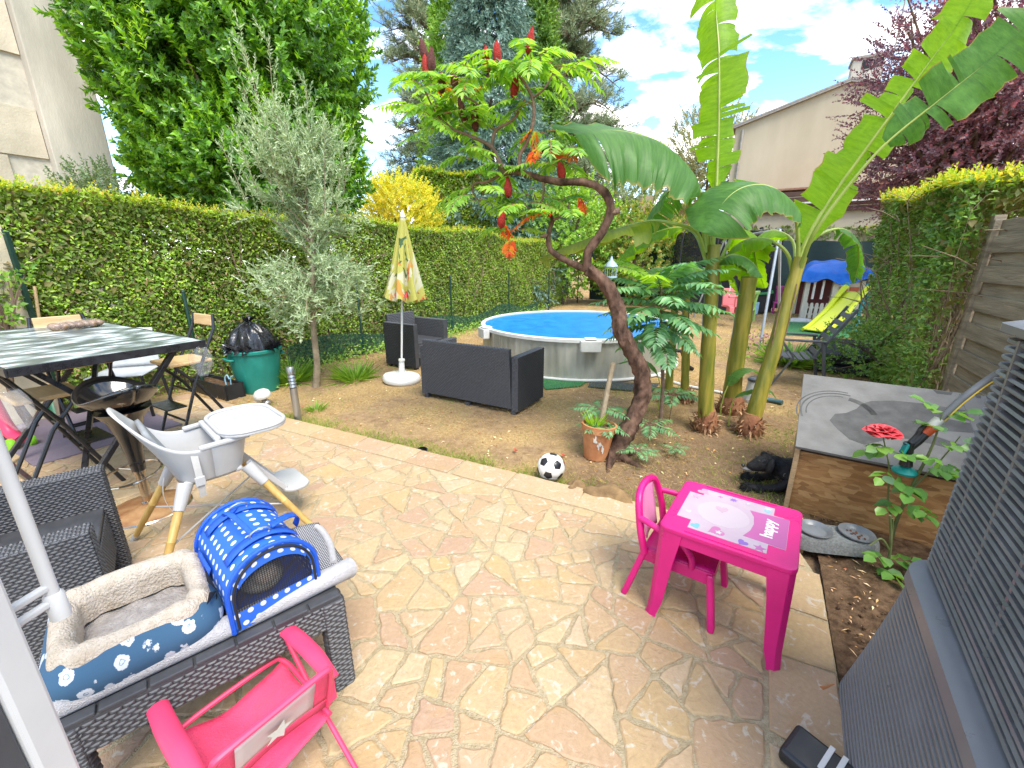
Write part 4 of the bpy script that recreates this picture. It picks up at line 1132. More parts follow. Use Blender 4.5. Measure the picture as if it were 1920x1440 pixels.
banana_leaf(b3, og, [(2.47, 3.78, 1.45), (2.50, 3.78, 1.70), (2.62, 3.75, 2.03), (2.74, 3.7, 2.30), (2.88, 3.65, 2.60), (3.02, 3.6, 2.90), (3.13, 3.55, 3.14), (3.20, 3.5, 3.40)], .23, .26, .2, .75, BAN_Y, .10, 11, 21, side=(.8, -.25, -.5), tip=.22)
banana_leaf(b3, og, [(2.45, 3.72, 1.45), (2.43, 3.6, 1.73), (2.54, 3.5, 2.05), (2.68, 3.4, 2.33), (2.88, 3.3, 2.56), (3.07, 3.2, 2.77), (3.22, 3.1, 2.98)], .20, .22, .25, .9, BAN_G, .52, 7, 22, side=(.6, -.4, -.65), tip=.12)
banana_leaf(b3, og, [(2.47, 3.75, 1.42), (2.38, 3.72, 1.76), (2.25, 3.65, 1.95), (2.04, 3.55, 2.06), (1.82, 3.45, 2.08), (1.62, 3.4, 2.0), (1.42, 3.35, 1.74)], .33, .32, 1.35, -.15, BAN_G, .26, 3, 23, tip=.2)
banana_leaf(b3, og, [(2.46, 3.78, 1.36), (2.39, 3.8, 1.57), (2.27, 3.82, 1.68), (2.12, 3.85, 1.72), (2.0, 3.9, 1.68), (1.93, 4.0, 1.55), (1.90, 4.1, 1.34)], .2, .2, 1.0, 1.0, BAN_Y, .38, 4, 24)
banana_leaf(b3, og, [(2.48, 3.8, 1.40), (2.56, 4.05, 1.70), (2.45, 4.2, 1.80), (2.36, 4.3, 1.72), (2.42, 4.35, 1.52), (2.58, 4.4, 1.26)], .22, .2, .6, .7, BAN_Y, .35, 6, 25)
banana_leaf(b3, og, [(2.49, 3.78, 1.42), (2.55, 3.82, 1.66), (2.71, 3.88, 1.77), (2.92, 3.95, 1.80), (3.10, 4.0, 1.70), (3.20, 4.05, 1.52), (3.24, 4.1, 1.32)], .11, .11, 1.2, 1.2, BAN_G, .45, 6, 26)
for k, (path, lab) in enumerate((([(1.80, 4.6, -.07), (1.78, 4.6, .37), (1.77, 4.6, .79), (1.75, 4.6, 1.14)], 'thin banana shoot nearest the pool, behind the sumac sapling'),
                                  ([(2.00, 4.62, -.08), (1.96, 4.62, .37), (1.91, 4.62, .79), (1.88, 4.62, 1.14)], 'thin banana shoot between the sapling and the tall banana'))):
    og = path[0]; b = thing('banana_plant', lab, 'banana plant', og, group=GB); banana_stem(b, og, path, .045, .036, seed=10 + k)
    x, y, z = path[-1]
    for q in range(4):
        a = q * 1.7 + k; dx, dy = math.cos(a), math.sin(a)
        banana_leaf(b, og, [(x, y, z - .06), (x + dx * .06, y + dy * .06, z + .2), (x + dx * .22, y + dy * .22, z + .32), (x + dx * .42, y + dy * .42, z + .24), (x + dx * .52, y + dy * .52, z + .05)], .1, .1, .7, .7, BAN_Y if q % 2 else BAN_G, .25, 3, 40 + q + 5 * k, rib=.008)
for k, (x, y, a, L, lab) in enumerate(((2.14, 4.05, .3, .34, 'small banana sucker leaf low beside the tall banana stem'), (2.16, 3.9, -.4, .26, 'lowest little banana sucker leaf between the two front stems'), (1.62, 4.4, 2.6, .4, 'broad young banana sucker leaf at the pool side of the clump'))):
    og = (x, y, -.05); b = thing('banana_sucker', lab, 'banana plant', og, group='young banana suckers'); dx, dy = math.cos(a), math.sin(a)
    banana_leaf(b, og, [(x, y, -.05), (x, y, .22), (x + dx * .1, y + dy * .1, .42 - .1 * k % .2), (x + dx * .28, y + dy * .28, .48 - .12 * (k == 1)), (x + dx * (.1 + L), y + dy * (.1 + L), .40 - .12 * (k == 1))], .07, .07, .35, .35, BAN_G, .42, 0, 60 + k, rib=.006)

# ================================================================== sumac
SBARK = mat('sumac_bark', (.04, .023, .016), .92, col2=(.19, .11, .075), vs=16, bump=1.0, bs=42, spec=.15, stretch=(1, 1, .5), detail=10)
SBARK2 = mat('sumac_branch', (.13, .075, .05), .9, col2=(.24, .16, .11), vs=16, bump=.8, bs=60, detail=8)
SLEAF = leafmat('sumac_leaf', [(.055, .135, .022), (.095, .20, .028), (.15, .27, .038), (.20, .30, .045), (.08, .18, .028)], .42, .42, (1.9, 1.8, .6), .4, ns=2)
SAUT = leafmat('sumac_autumn_leaf', [(.42, .05, .015), (.48, .14, .015), (.42, .02, .015), (.40, .28, .02)], .5, .4, (1.4, 1, .6), .3)
SCONE = mat('sumac_cone', (.26, .012, .012), .9, col2=(.46, .035, .02), vs=90, bump=1, bs=150)
SCONE_D = mat('sumac_cone_dry', (.07, .02, .015), .9, col2=(.16, .05, .04), vs=90, bump=1, bs=150)
def frond(l_, base, d, L, pairs, ll, lw, sag=.5, rach=None):
    """one pinnate leaf: leaflets in pairs on a drooping rachis"""
    b = np.array(base, float); d = np.array(d, float); d /= np.linalg.norm(d)
    hor = np.array([d[0], d[1], 0.]); hor = hor / max(1e-6, np.linalg.norm(hor)); s_ = np.cross(hor, [0, 0, 1.])
    pts = []; p = b.copy(); cur = d.copy()
    for k in range(pairs + 3):
        pts.append(p.copy()); p = p + cur * L / (pairs + 2); cur = cur + np.array([0, 0, -sag / (pairs + 2)]); cur /= np.linalg.norm(cur)
    if rach is not None: rach.tube([tuple(q) for q in pts], [.0035 * (1 - .8 * k / len(pts)) for k in range(len(pts))], 4, caps=False)
    P = []; D = []; N = []; LL = []
    for k in range(2, len(pts)):
        t = pts[k] - pts[k - 1]; t /= np.linalg.norm(t); up = np.cross(s_, t); w = math.sin(math.pi * min(.93, (k - 1) / (len(pts) - 1) * .8 + .18)) ** .6
        for sg in (-1, 1):
            P.append(pts[k]); D.append(s_ * sg * .85 + t * .42 + np.array([0, 0, -.30]) + RNG.normal(0, .07, 3)); N.append(up + RNG.normal(0, .15, 3)); LL.append(ll * w)
    P.append(pts[-1]); D.append(pts[-1] - pts[-2]); N.append(np.array([0, 0, 1.])); LL.append(ll * .7)
    LL = np.array(LL); l_.put(np.array(P), np.array(D), np.array(N), LL, LL * (lw / ll), .22)
og = (.85, 3.2, -.05)
su = thing('sumac_tree', 'crooked leaning sumac tree with red cones and pinnate leaves', 'tree', og)
TRK = [(.80, 3.17, -.12), (.85, 3.2, -.03), (.92, 3.22, .13), (1.01, 3.27, .28), (1.07, 3.3, .47), (1.05, 3.3, .66), (.96, 3.3, .83), (.86, 3.3, 1.0), (.83, 3.32, 1.15), (.78, 3.32, 1.27), (.69, 3.32, 1.39), (.57, 3.32, 1.47)]
def gnarly(mb, pts, r, seg, n=12, amp=.2, seed=0):
    C = catmull(pts, seg); rr = np.interp(np.linspace(0, 1, seg), np.linspace(0, 1, len(r)), r)
    b0 = len(mb.v); mb.tube(C, list(rr), n)
    for i in range(seg):
        for j in range(n):
            k = b0 + i * n + j; c = Vector(C[i]) - mb.o; v = Vector(mb.v[k]); q = 1 + amp * (math.sin(j * 2.1 + i * .35 + seed) * .5 + math.sin(j * 4.7 - i * .9) * .3 + math.sin(i * 1.7 + j) * .35)
            mb.v[k] = tuple(c + (v - c) * q)
mb = MB(og); gnarly(mb, TRK, [.085, .082, .072, .066, .064, .062, .058, .056, .058, .052, .046, .042], 90, 18, .26); mb.build('trunk', SBARK, su, smooth=True, angle=70)
mb = MB(og)
for k in range(5):
    a = k * 1.3 + .4; gnarly(mb, [(.85, 3.2, .02), (.85 + .12 * math.cos(a), 3.2 + .12 * math.sin(a), -.03), (.85 + .3 * math.cos(a), 3.2 + .3 * math.sin(a), -.07)], [.05, .03, .01], 8, 7)
mb.build('roots', SBARK, su, smooth=True, angle=70)
BRS = [([(.57, 3.32, 1.47), (.57, 3.3, 1.6), (.65, 3.28, 1.72), (.71, 3.26, 1.86), (.68, 3.25, 1.97), (.59, 3.25, 2.04), (.49, 3.28, 2.07), (.34, 3.32, 2.08), (.17, 3.38, 2.12), (.04, 3.42, 2.16), (-.06, 3.45, 2.16)], .036, .02),
       ([(.57, 3.32, 1.47), (.42, 3.36, 1.53), (.30, 3.4, 1.61), (.28, 3.42, 1.72), (.31, 3.45, 1.83), (.28, 3.46, 1.88)], .028, .012),
       ([(-.06, 3.45, 2.16), (-.12, 3.5, 2.29), (-.16, 3.5, 2.35), (-.28, 3.52, 2.41), (-.44, 3.55, 2.47)], .019, .009),
       ([(.05, 3.42, 2.16), (.06, 3.4, 2.27), (.11, 3.38, 2.35), (.15, 3.36, 2.48), (.14, 3.35, 2.61), (.07, 3.35, 2.72), (-.02, 3.35, 2.79), (-.11, 3.35, 2.84)], .016, .007),
       ([(-.15, 3.5, 2.35), (-.12, 3.5, 2.45), (0, 3.48, 2.51), (.06, 3.46, 2.58), (.09, 3.4, 2.62)], .014, .007),
       ([(-.06, 3.45, 2.16), (-.18, 3.5, 2.11), (-.29, 3.55, 2.10), (-.30, 3.58, 2.03), (-.25, 3.6, 1.98)], .011, .005),
       ([(.23, 3.36, 2.09), (.23, 3.4, 1.99), (.18, 3.45, 1.9), (.10, 3.5, 1.94)], .010, .005),
       ([(-.12, 3.5, 2.45), (-.23, 3.5, 2.53), (-.25, 3.5, 2.62), (-.35, 3.5, 2.67)], .011, .006),
       ([(.14, 3.35, 2.61), (.22, 3.3, 2.65), (.27, 3.3, 2.73)], .009, .005),
       ([(-.44, 3.55, 2.47), (-.56, 3.6, 2.58), (-.65, 3.6, 2.75)], .009, .006),
       ([(.31, 3.45, 1.83), (.40, 3.4, 1.87), (.43, 3.4, 1.95)], .010, .006),
       ([(.28, 3.46, 1.88), (.2, 3.5, 1.96), (.17, 3.52, 2.02)], .009, .005),
       ([(.71, 3.26, 1.86), (.77, 3.24, 1.88)], .024, .02), ([(.28, 3.42, 1.72), (.22, 3.42, 1.71)], .016, .012)]
for k, (p, r0, r1) in enumerate(BRS):
    mb = MB(og)
    if len(p) == 2: p = [p[0], tuple((np.array(p[0]) + np.array(p[1])) / 2), p[1]]
    gnarly(mb, p, [r0, r1], 8 * len(p) // 2 + 6, 9, .16, k); mb.build('branch', SBARK if k < 2 else SBARK2, su, smooth=True, angle=70)
ENDS = [(-.64, 3.6, 2.80, 9), (-.62, 3.58, 2.6, 7), (-.51, 3.55, 2.6, 6), (-.41, 3.5, 2.7, 7), (-.44, 3.55, 2.47, 7), (-.18, 3.5, 2.78, 8), (-.08, 3.4, 2.83, 6), (.12, 3.35, 2.85, 8), (.27, 3.3, 2.73, 8), (-.30, 3.5, 2.6, 6),
        (.09, 3.4, 2.62, 5), (-.25, 3.6, 1.98, 7), (.10, 3.5, 1.94, 7), (.17, 3.52, 2.02, 6), (.43, 3.4, 1.95, 4), (-.06, 3.48, 2.2, 5), (.25, 3.4, 2.35, 6), (-.35, 3.5, 2.3, 5), (.02, 3.5, 1.75, 5), (.36, 3.42, 2.2, 6), (-.28, 3.62, 2.1, 4)]
ENDS = [(a, b, c, int(k * .78)) for a, b, c, k in ENDS]
l_ = Leaves(); la = Leaves(); rb = MB(og)
for x, y, z, k in ENDS:
    a0 = random.uniform(0, 6.28)
    for q in range(k):
        a = a0 + q * 2.4; dd = (math.cos(a), math.sin(a), random.uniform(.0, .7))
        frond(la if random.random() < .02 else l_, (x + random.gauss(0, .04), y + random.gauss(0, .04), z + random.gauss(0, .04)), dd, random.uniform(.26, .42), 10, .115, .036, random.uniform(.7, 1.5), rb)
for x, y, z in ((.19, 3.38, 2.46), (.20, 3.36, 2.33), (-.1, 3.5, 1.84), (.48, 3.4, 2.02), (.0, 3.48, 1.72)):
    for q in range(2): frond(la, (x, y, z), (random.gauss(0, .4), random.gauss(0, .4), -.6), .14, 4, .085, .03, .6)
l_.build('leaves', SLEAF, su, og); la.build('autumn_leaves', SAUT, su, og); rb.build('leaf_stalks', mat('leaf_stalk', (.30, .14, .07), .6), su)
for k, (x, y, z) in enumerate([(-.64, 3.6, 2.94), (-.62, 3.58, 2.83), (-.51, 3.55, 2.72), (-.41, 3.5, 2.72), (-.18, 3.5, 2.84), (-.10, 3.4, 2.83), (.12, 3.35, 2.89), (-.27, 3.5, 2.53), (-.36, 3.5, 2.57), (-.58, 3.56, 2.86), (-.03, 3.45, 2.06), (-.08, 3.42, 1.84), (.02, 3.46, 2.66), (.36, 3.4, 2.16)]):
    z += .05 if z > 2.6 else 0; mb = MB(og); h = random.uniform(.12, .17)
    pf = [(.004, -h * .5), (.022, -h * .38), (.030, -h * .15), (.028, h * .1), (.02, h * .32), (.008, h * .48), (0, h * .52)]
    b0 = len(mb.v); mb.lathe(pf, (x, y, z), 12, rot=(random.gauss(0, .15), random.gauss(0, .15), 0))
    for i in range(b0, len(mb.v)):
        v = Vector(mb.v[i]); mb.v[i] = tuple(v + Vector((random.gauss(0, .003), random.gauss(0, .003), random.gauss(0, .003))))
    mb.build('cone', SCONE_D if k in (0, 2, 3, 7, 8, 9) else SCONE, su, smooth=True, angle=80)

# young sumac with a whorl of long fronds
og = (1.42, 3.75, -.05)
sp = thing('sumac_sapling', 'young sumac with spreading fern-like fronds in front of the bananas', 'shrub', og)
mb = MB(og); gnarly(mb, [(1.42, 3.75, -.08), (1.40, 3.74, .4), (1.32, 3.70, .9), (1.28, 3.69, 1.3)], [.02, .017, .013, .009], 18, 8); mb.build('stem', SBARK2, sp, smooth=True, angle=70)
SAPL = leafmat('sapling_leaf', [(.05, .12, .055), (.08, .17, .075), (.12, .23, .09), (.07, .15, .065)], .38, .28, (1.5, 1.8, .6), .5, ns=2)
SAPY = leafmat('sapling_new_leaf', [(.14, .26, .02), (.20, .32, .03), (.26, .34, .04)], .42, .45, spec=.4)
l_ = Leaves(); ly = Leaves(); rb = MB(og)
for q in range(38):
    a = q * 2.39996; f = q / 37; z = .86 + .50 * (1 - f) ** .8
    y = l_
    if q in (1, 4, 7): y = ly
    frond(y, (1.28 + .02 * math.cos(a), 3.7 + .02 * math.sin(a), z), (math.cos(a), math.sin(a), .95 - 1.15 * f), .38 + .16 * math.sin(math.pi * min(1, f + .15)), 12, .15, .05, .8, rb)
l_.build('fronds', SAPL, sp, og); ly.build('young_fronds', SAPY, sp, og); rb.build('frond_stalks', mat('frond_stalk', (.12, .16, .05), .6), sp)
for k, (x, y, h, n, L, lab) in enumerate(((1.02, 3.12, .06, 7, .16, 'small sumac seedling at the right foot of the trunk'), (1.62, 4.05, .22, 6, .3, 'low ferny sumac seedling by the banana bases'), (1.25, 3.55, .10, 5, .26, 'sumac seedling spreading on bare soil right of the trunk'),
                                          (.78, 3.42, .30, 6, .24, 'sumac seedling leafing out behind the terracotta pot'), (1.38, 3.25, .02, 5, .12, 'tiny flat seedling on the bare soil'), (1.55, 2.2, .0, 4, .09, 'tiny green weed in the soil by the dog bowls'))):
    og = (x, y, -.05); sd = thing('sumac_seedling', lab, 'seedling', og, group='sumac seedlings'); l_ = Leaves(); mb = MB(og)
    mb.tube([(x, y, -.06), (x + .01, y, h)], [.005, .003], 5)
    for q in range(n): a = q * 2.4 + k; frond(l_, (x, y, h), (math.cos(a), math.sin(a), .35), L, 8, .34 * L, .10 * L, .7, mb)
    l_.build('leaves', SAPL, sd, og); mb.build('stem', SBARK2, sd)

# ================================================================== olive tree
og = (-2.56, 5.25, -.05); ol = thing('olive_tree', 'slender silvery olive tree with a bare straight trunk', 'tree', og)
OBARK = mat('olive_bark', (.20, .15, .09), .9, col2=(.36, .29, .19), vs=12, bump=.7, bs=50)
OLEAF = leafmat('olive_leaf', [(.125, .17, .08), (.19, .24, .125), (.26, .305, .185), (.33, .37, .25)], .5, .25, (1.2, 1.3, .9), .3, ns=1.4)
mb = MB(og); gnarly(mb, [(-2.56, 5.25, -.1), (-2.50, 5.25, .25), (-2.49, 5.25, .6), (-2.44, 5.25, 1.1), (-2.36, 5.25, 1.65), (-2.4, 5.25, 2.3), (-2.5, 5.25, 3.0)], [.05, .040, .036, .03, .024, .016, .006], 36, 10, .08); mb.build('trunk', OBARK, ol, smooth=True, angle=70)
P = []; D = []; br = MB(og)
for k in range(72):
    z0 = .85 + 1.75 * ((k * .618) % 1); a = random.uniform(0, 6.28); f = max(0, z0 - 1.0) / 1.6
    L = random.uniform(.5, .98) * (1 - .4 * f); up = random.uniform(.15, .7) + 1.5 * f * random.uniform(.3, 1)
    if z0 < 1.5: L *= .86
    if z0 < 1.5: up = random.uniform(-.35, .5)
    base = Vector((-2.44 + .06 * (z0 - 1.1), 5.25, z0)); d = Vector((math.cos(a) + .18, math.sin(a) * .9, up)).normalized()
    e = base + d * L; m = base.lerp(e, .5) + Vector((0, 0, .08)); e.z -= .12 * (1 - f)
    pth = catmull([base, m, e], 9); br.tube(pth, [.010 * (1 - .8 * i / 8) for i in range(9)], 4, caps=False)
    for q in range(18):
        i = random.randint(1, 8); P.append(tuple(pth[i])); D.append(tuple(d * .7 + Vector((random.gauss(0, .5), random.gauss(0, .5), random.gauss(.25, .45)))))
for k in range(16):     # long upright whips
    x = -2.40 + random.gauss(0, .32); y = 5.25 + random.gauss(0, .3); z = random.uniform(2.0, 2.9); d = Vector((x + 2.45, y - 5.25, 2.0)).normalized(); L = random.uniform(.5, .95)
    if k == 0: x, y, z, d, L = -2.62, 5.25, 2.6, Vector((.06, 0, 1)), 1.1
    br.tube([(x, y, z), (x + d.x * L, y + d.y * L, z + d.z * L)], [.005, .002], 4, caps=False)
    for q in range(9): P.append((x + d.x * L * q / 8, y + d.y * L * q / 8, z + d.z * L * q / 8)); D.append(tuple(d + Vector((random.gauss(0, .25), random.gauss(0, .25), 0))))
l_ = Leaves(); l_.shoots(P, D, RNG.uniform(.12, .3, len(P)), 17, .066, .017, .8, .25, shrink=.2); l_.build('crown', OLEAF, ol, og); tag(br.build('branches', OBARK, ol), kind='stuff')

# ================================================================== weeds and low plants
WEED = leafmat('weed_leaf', [(.05, .12, .02), (.09, .18, .03), (.15, .25, .04), (.2, .26, .05)], .5, .35)
def tuft(name, label, x, y, r, n, h, w, m, cat='plant', lean=.9, grp=None):
    t_ = thing(name, label, cat, (x, y, -.05), group=grp); l_ = Leaves(); a = RNG.uniform(0, 6.28, n); q = r * RNG.uniform(0, 1, n) ** .6
    D = np.column_stack([np.cos(a), np.sin(a), np.abs(RNG.normal(lean, .5, n))])
    l_.put(np.column_stack([x + np.cos(a) * q * .4, y + np.sin(a) * q * .4, np.full(n, -.055)]), D, np.column_stack([-np.cos(a), -np.sin(a), np.full(n, .8)]), h * RNG.uniform(.5, 1.1, n), w, .15)
    l_.build('blades', m, t_, (x, y, -.05)); return t_
GR2 = leafmat('tuft_blade', [(.07, .15, .02), (.13, .24, .03), (.2, .3, .05)], .45, .35)
tuft('grass_clump', 'arching green grass clump left of the olive trunk', -2.95, 5.45, .25, 260, .42, .012, GR2, grp='grass clumps by the wire fence')
tuft('grass_clump', 'arching green grass clump right of the olive trunk', -2.15, 5.55, .3, 260, .36, .011, GR2, grp='grass clumps by the wire fence')
tuft('grass_clump', 'short grass clump beside the small lamp post', -2.15, 4.35, .15, 90, .14, .007, GR2, grp='grass clumps by the wire fence')
tuft('lily_plant', 'leafy green perennial clump beyond the grey folding chair', 4.35, 6.4, .5, 420, .45, .035, WEED, lean=1.1)
l_ = Leaves(); n = 5200; t = RNG.uniform(-.9, 8, n); d = np.abs(RNG.normal(0, .28, n)) - .15
P = np.column_stack([-3.13 + .5 * t + .866 * d, 6.22 + .866 * t - .5 * d, -.05 + np.abs(RNG.normal(0, .10, n))])
l_.put(P, rand_dir(n) + np.array([0, 0, .5]), np.tile([.2, -.3, 1.], (n, 1)) + RNG.normal(0, .4, (n, 3)), RNG.uniform(.03, .07, n), RNG.uniform(.02, .04, n), .2)
tag(l_.build('ground_weeds', WEED), 'low ivy and weeds along the foot of the wire fence', 'weeds', kind='stuff')
bush('ivy_shrub', 'low leafy shrub under the leggy right hedge behind the kennel', (5.0, 5.4, .35), (.9, .7, .5), HRIGHT, 420, .2, 10, .06, .034)
bush('climbing_rose', 'climbing rose shoots on the trellis at the far left', (-4.55, 3.75, 1.3), (.25, .4, .5), WEED, 60, .2, 8, .07, .045, 'rose')
# ================================================================== wicker furniture
WICK = mat('dark_resin_wicker', (.060, .061, .066), .48, col2=(.10, .101, .108), vs=40, spec=.38, rvar=.1)
WICKB = mat('resin_board', (.042, .043, .047), .48, col2=(.064, .065, .07), vs=14, spec=.5)
def weave(mb, o, U, Vv, w, h, pu, pv, t=.004):
    """raised staggered strands over a w x h panel"""
    o = np.array(o, float); U = np.array(U, float); Vv = np.array(Vv, float); N = np.cross(U, Vv)
    nu = max(1, int(w / pu)); nv = max(1, int(h / pv)); pu = w / nu; pv = h / nv
    vs = []; fs = []
    for j in range(nv):
        for i in range(-1, nu):
            a = max(0, (i + .06 + .5 * (j % 2)) * pu); b = min(w, (i + .94 + .5 * (j % 2)) * pu)
            if b - a < pu * .2: continue
            c, d = (j + .10) * pv, (j + .90) * pv; ia = min(pu * .22, (b - a) * .3); ib = pv * .24
            k = len(vs)
            vs += [o + U * a + Vv * c, o + U * b + Vv * c, o + U * b + Vv * d, o + U * a + Vv * d,
                   o + U * (a + ia) + Vv * (c + ib) + N * t, o + U * (b - ia) + Vv * (c + ib) + N * t, o + U * (b - ia) + Vv * (d - ib) + N * t, o + U * (a + ia) + Vv * (d - ib) + N * t]
            fs += [(k + 4, k + 5, k + 6, k + 7), (k, k + 1, k + 5, k + 4), (k + 1, k + 2, k + 6, k + 5), (k + 2, k + 3, k + 7, k + 6), (k + 3, k, k + 4, k + 7)]
    mb.add([tuple(v) for v in vs], fs)
def woven_slab(name, root, c, d, pu, pv, faces, rot=None, bevel=.006):
    """box c,d (local) with woven strands on the named faces"""
    mb = MB(); mb.box(c, d); o = mb.build(name, WICKB, root, bevel=bevel)
    w = MB(); x, y, z = (q / 2 for q in d); cx_, cy_, cz_ = c; e = .0005
    F = {'-y': ((cx_ - x, cy_ - y - e, cz_ - z), (1, 0, 0), (0, 0, 1), d[0], d[2]), '+y': ((cx_ + x, cy_ + y + e, cz_ - z), (-1, 0, 0), (0, 0, 1), d[0], d[2]),
         '-x': ((cx_ - x - e, cy_ + y, cz_ - z), (0, -1, 0), (0, 0, 1), d[1], d[2]), '+x': ((cx_ + x + e, cy_ - y, cz_ - z), (0, 1, 0), (0, 0, 1), d[1], d[2]),
         '+z': ((cx_ - x, cy_ - y, cz_ + z + e), (1, 0, 0), (0, 1, 0), d[0], d[1])}
    for f in faces: a, U, Vv, ww, hh = F[f]; weave(w, a, U, Vv, ww, hh, pu, pv)
    tag(w.build('weave', WICK, o), kind='stuff')
    if rot is not None: o.location, o.rotation_euler = rot
    return o
def wicker_seat(name, label, loc, rz, W, Dp, hb, ha, pu, pv, cat, grp=None, near=False, aw=.08):
    r = thing(name, label, cat, loc, rz, grp)
    for s in (-1, 1):
        woven_slab('armrest', r, (s * (W / 2 - aw / 2), .015, ha / 2 + .02), (aw, Dp - .03, ha - .04), pu, pv, ['+x', '-x', '+z', '+y', '-y'] if near else ['+x' if s > 0 else '-x', '+z', '-y', '+x', '-x'])
    b = woven_slab('backrest', r, (0, 0, 0), (W - 2 * aw - .008, .05, hb - .08), pu, pv, ['-y', '+z', '+y'], rot=((0, -Dp / 2 + .035, hb / 2 + .02), (R(4), 0, 0)))
    woven_slab('seat_base', r, (0, .02, .27), (W - 2 * aw - .008, Dp - .10, .20), pu, pv, ['+y'])
    m_ = MB(); m_.box((0, .03, .385), (W - 2 * aw - .01, Dp - .12, .02)); m_.build('seat_board', WICKB, r, bevel=.006)
    for sx_ in (-1, 0, 1):
        for sy in (-1, 1):
            if sx_ == 0 and W < 1: continue
            m_ = MB(); m_.box((sx_ * (W / 2 - .06), sy * (Dp / 2 - .06), .01), (.06, .06, .06), None, .9); m_.build('foot', WICKB, r)
    return r
wicker_seat('wicker_sofa', 'dark grey wicker two-seat sofa seen from behind on the lawn', (-.365, 4.76, -.05), R(-30), 1.32, .64, .73, .63, .036, .016, 'sofa')
wicker_seat('wicker_armchair', 'dark grey wicker armchair beside the umbrella behind the sofa', (-1.50, 6.52, -.05), R(-122), .74, .66, .80, .68, .05, .024, 'armchair', 'wicker armchairs')
wicker_seat('wicker_armchair', 'near dark wicker armchair on the terrace beside the dog bed', (-2.02, 1.40, 0), R(-50), .70, .62, .80, .585, .024, .0115, 'armchair', 'wicker armchairs', near=True)

# ================================================================== pool
og = (1.10, 7.02, -.05); pool = thing('swimming_pool', 'round above-ground pool with grey corrugated wall and blue liner', 'pool', og)
PW = mat('pool_steel', (.33, .33, .28), .42, .25, col2=(.50, .49, .43), vs=3.5, spec=.5, stretch=(1, 1, .35), detail=9); PR = mat('pool_rim', (.62, .62, .60), .45, var=.08)
RP = 1.58; HP = .57; ns = 360
def wallp(z, s): return [((RP + (.004 if j % 4 < 2 else -.002)) * math.cos(6.28318 * j / ns), (RP + (.004 if j % 4 < 2 else -.002)) * math.sin(6.28318 * j / ns), z) for j in range(ns)]
mb = MB(); mb.add(wallp(0, 0) + wallp(HP, 0), [(j, (j + 1) % ns, ns + (j + 1) % ns, ns + j) for j in range(ns)]); mb.build('wall', PW, pool)
mb = MB(); mb.lathe([(RP - .03, HP - .03), (RP - .035, HP + .012), (RP, HP + .025), (RP + .035, HP + .012), (RP + .035, HP - .03), (RP + .01, HP - .035)], (0, 0, 0), 120); mb.build('rim', PR, pool, smooth=True)
mb = MB(); mb.lathe([(0, .01), (RP - .04, .01), (RP - .015, .04), (RP - .012, HP - .01)], (0, 0, 0), 96)
mb.build('liner', mat('pool_liner', (.004, .16, .52), .45, col2=(.008, .21, .60), vs=5, spec=.4), pool, smooth=True)
mb = MB(); mb.lathe([(RP - .0135, HP - .135), (RP - .0135, HP - .118)], (0, 0, 0), 96); mb.build('water_line', mat('scale_line', (.5, .7, .85), .5), pool, smooth=True)
def water_mat():
    m, t, b = _nodes('pool_water'); b.inputs['Base Color'].default_value = (.30, .78, .98, 1); b.inputs['Roughness'].default_value = .03; b.inputs['Transmission Weight'].default_value = .85; b.inputs['IOR'].default_value = 1.33
    co = t.nodes.new('ShaderNodeTexCoord'); n = t.nodes.new('ShaderNodeTexNoise'); n.inputs['Scale'].default_value = 5.5; n.inputs['Detail'].default_value = 5; lk(t, co.outputs['Object'], n.inputs['Vector'])
    bp = t.nodes.new('ShaderNodeBump'); bp.inputs['Strength'].default_value = .4; bp.inputs['Distance'].default_value = .02; lk(t, n.outputs[0], bp.inputs['Height']); lk(t, bp.outputs[0], b.inputs['Normal']); return m
mb = MB(); mb.lathe([(0, HP - .13), (RP - .014, HP - .13)], (0, 0, 0), 96); mb.build('water', water_mat(), pool, smooth=True)
mb = MB(); mb.tube([((RP + .02) * math.cos(a), (RP + .02) * math.sin(a), .03) for a in np.linspace(0, 6.283, 100)], .022, 8); mb.build('base_tube', PR, pool, smooth=True)
for a in (-1.62, -2.75):
    c, s_ = math.cos(a), math.sin(a); mb = MB(); M_ = Matrix(((-s_, c, 0), (c, s_, 0), (0, 0, 1)))
    mb.box((c * (RP + .075), s_ * (RP + .075), HP - .06), (.26, .10, .15), M_, 1.05); so = mb.build('skimmer', PR, pool, bevel=.012)
    mb = MB(); mb.box((c * (RP + .035), s_ * (RP + .035), HP + .031), (.15, .15, .01), M_); mb.build('skimmer_lid', WHITE_T, so, bevel=.004)
a = -.62; c, s_ = math.cos(a), math.sin(a); mb = MB(); mb.tube([(c * RP, s_ * RP, .30), (c * (RP + .12), s_ * (RP + .12), .30), (c * (RP + .2), s_ * (RP + .2), .1), (c * (RP + .35), s_ * (RP + .1), .03)], .03, 10); mb.build('hose_outlet', DARK, pool, smooth=True)
GMAT = mat('green_mat', (.03, .16, .05), .9, var=.25, vs=30, bump=.8, bs=200); DMAT = mat('grey_mat', (.06, .07, .065), .9, var=.25, vs=30, bump=.8, bs=200)
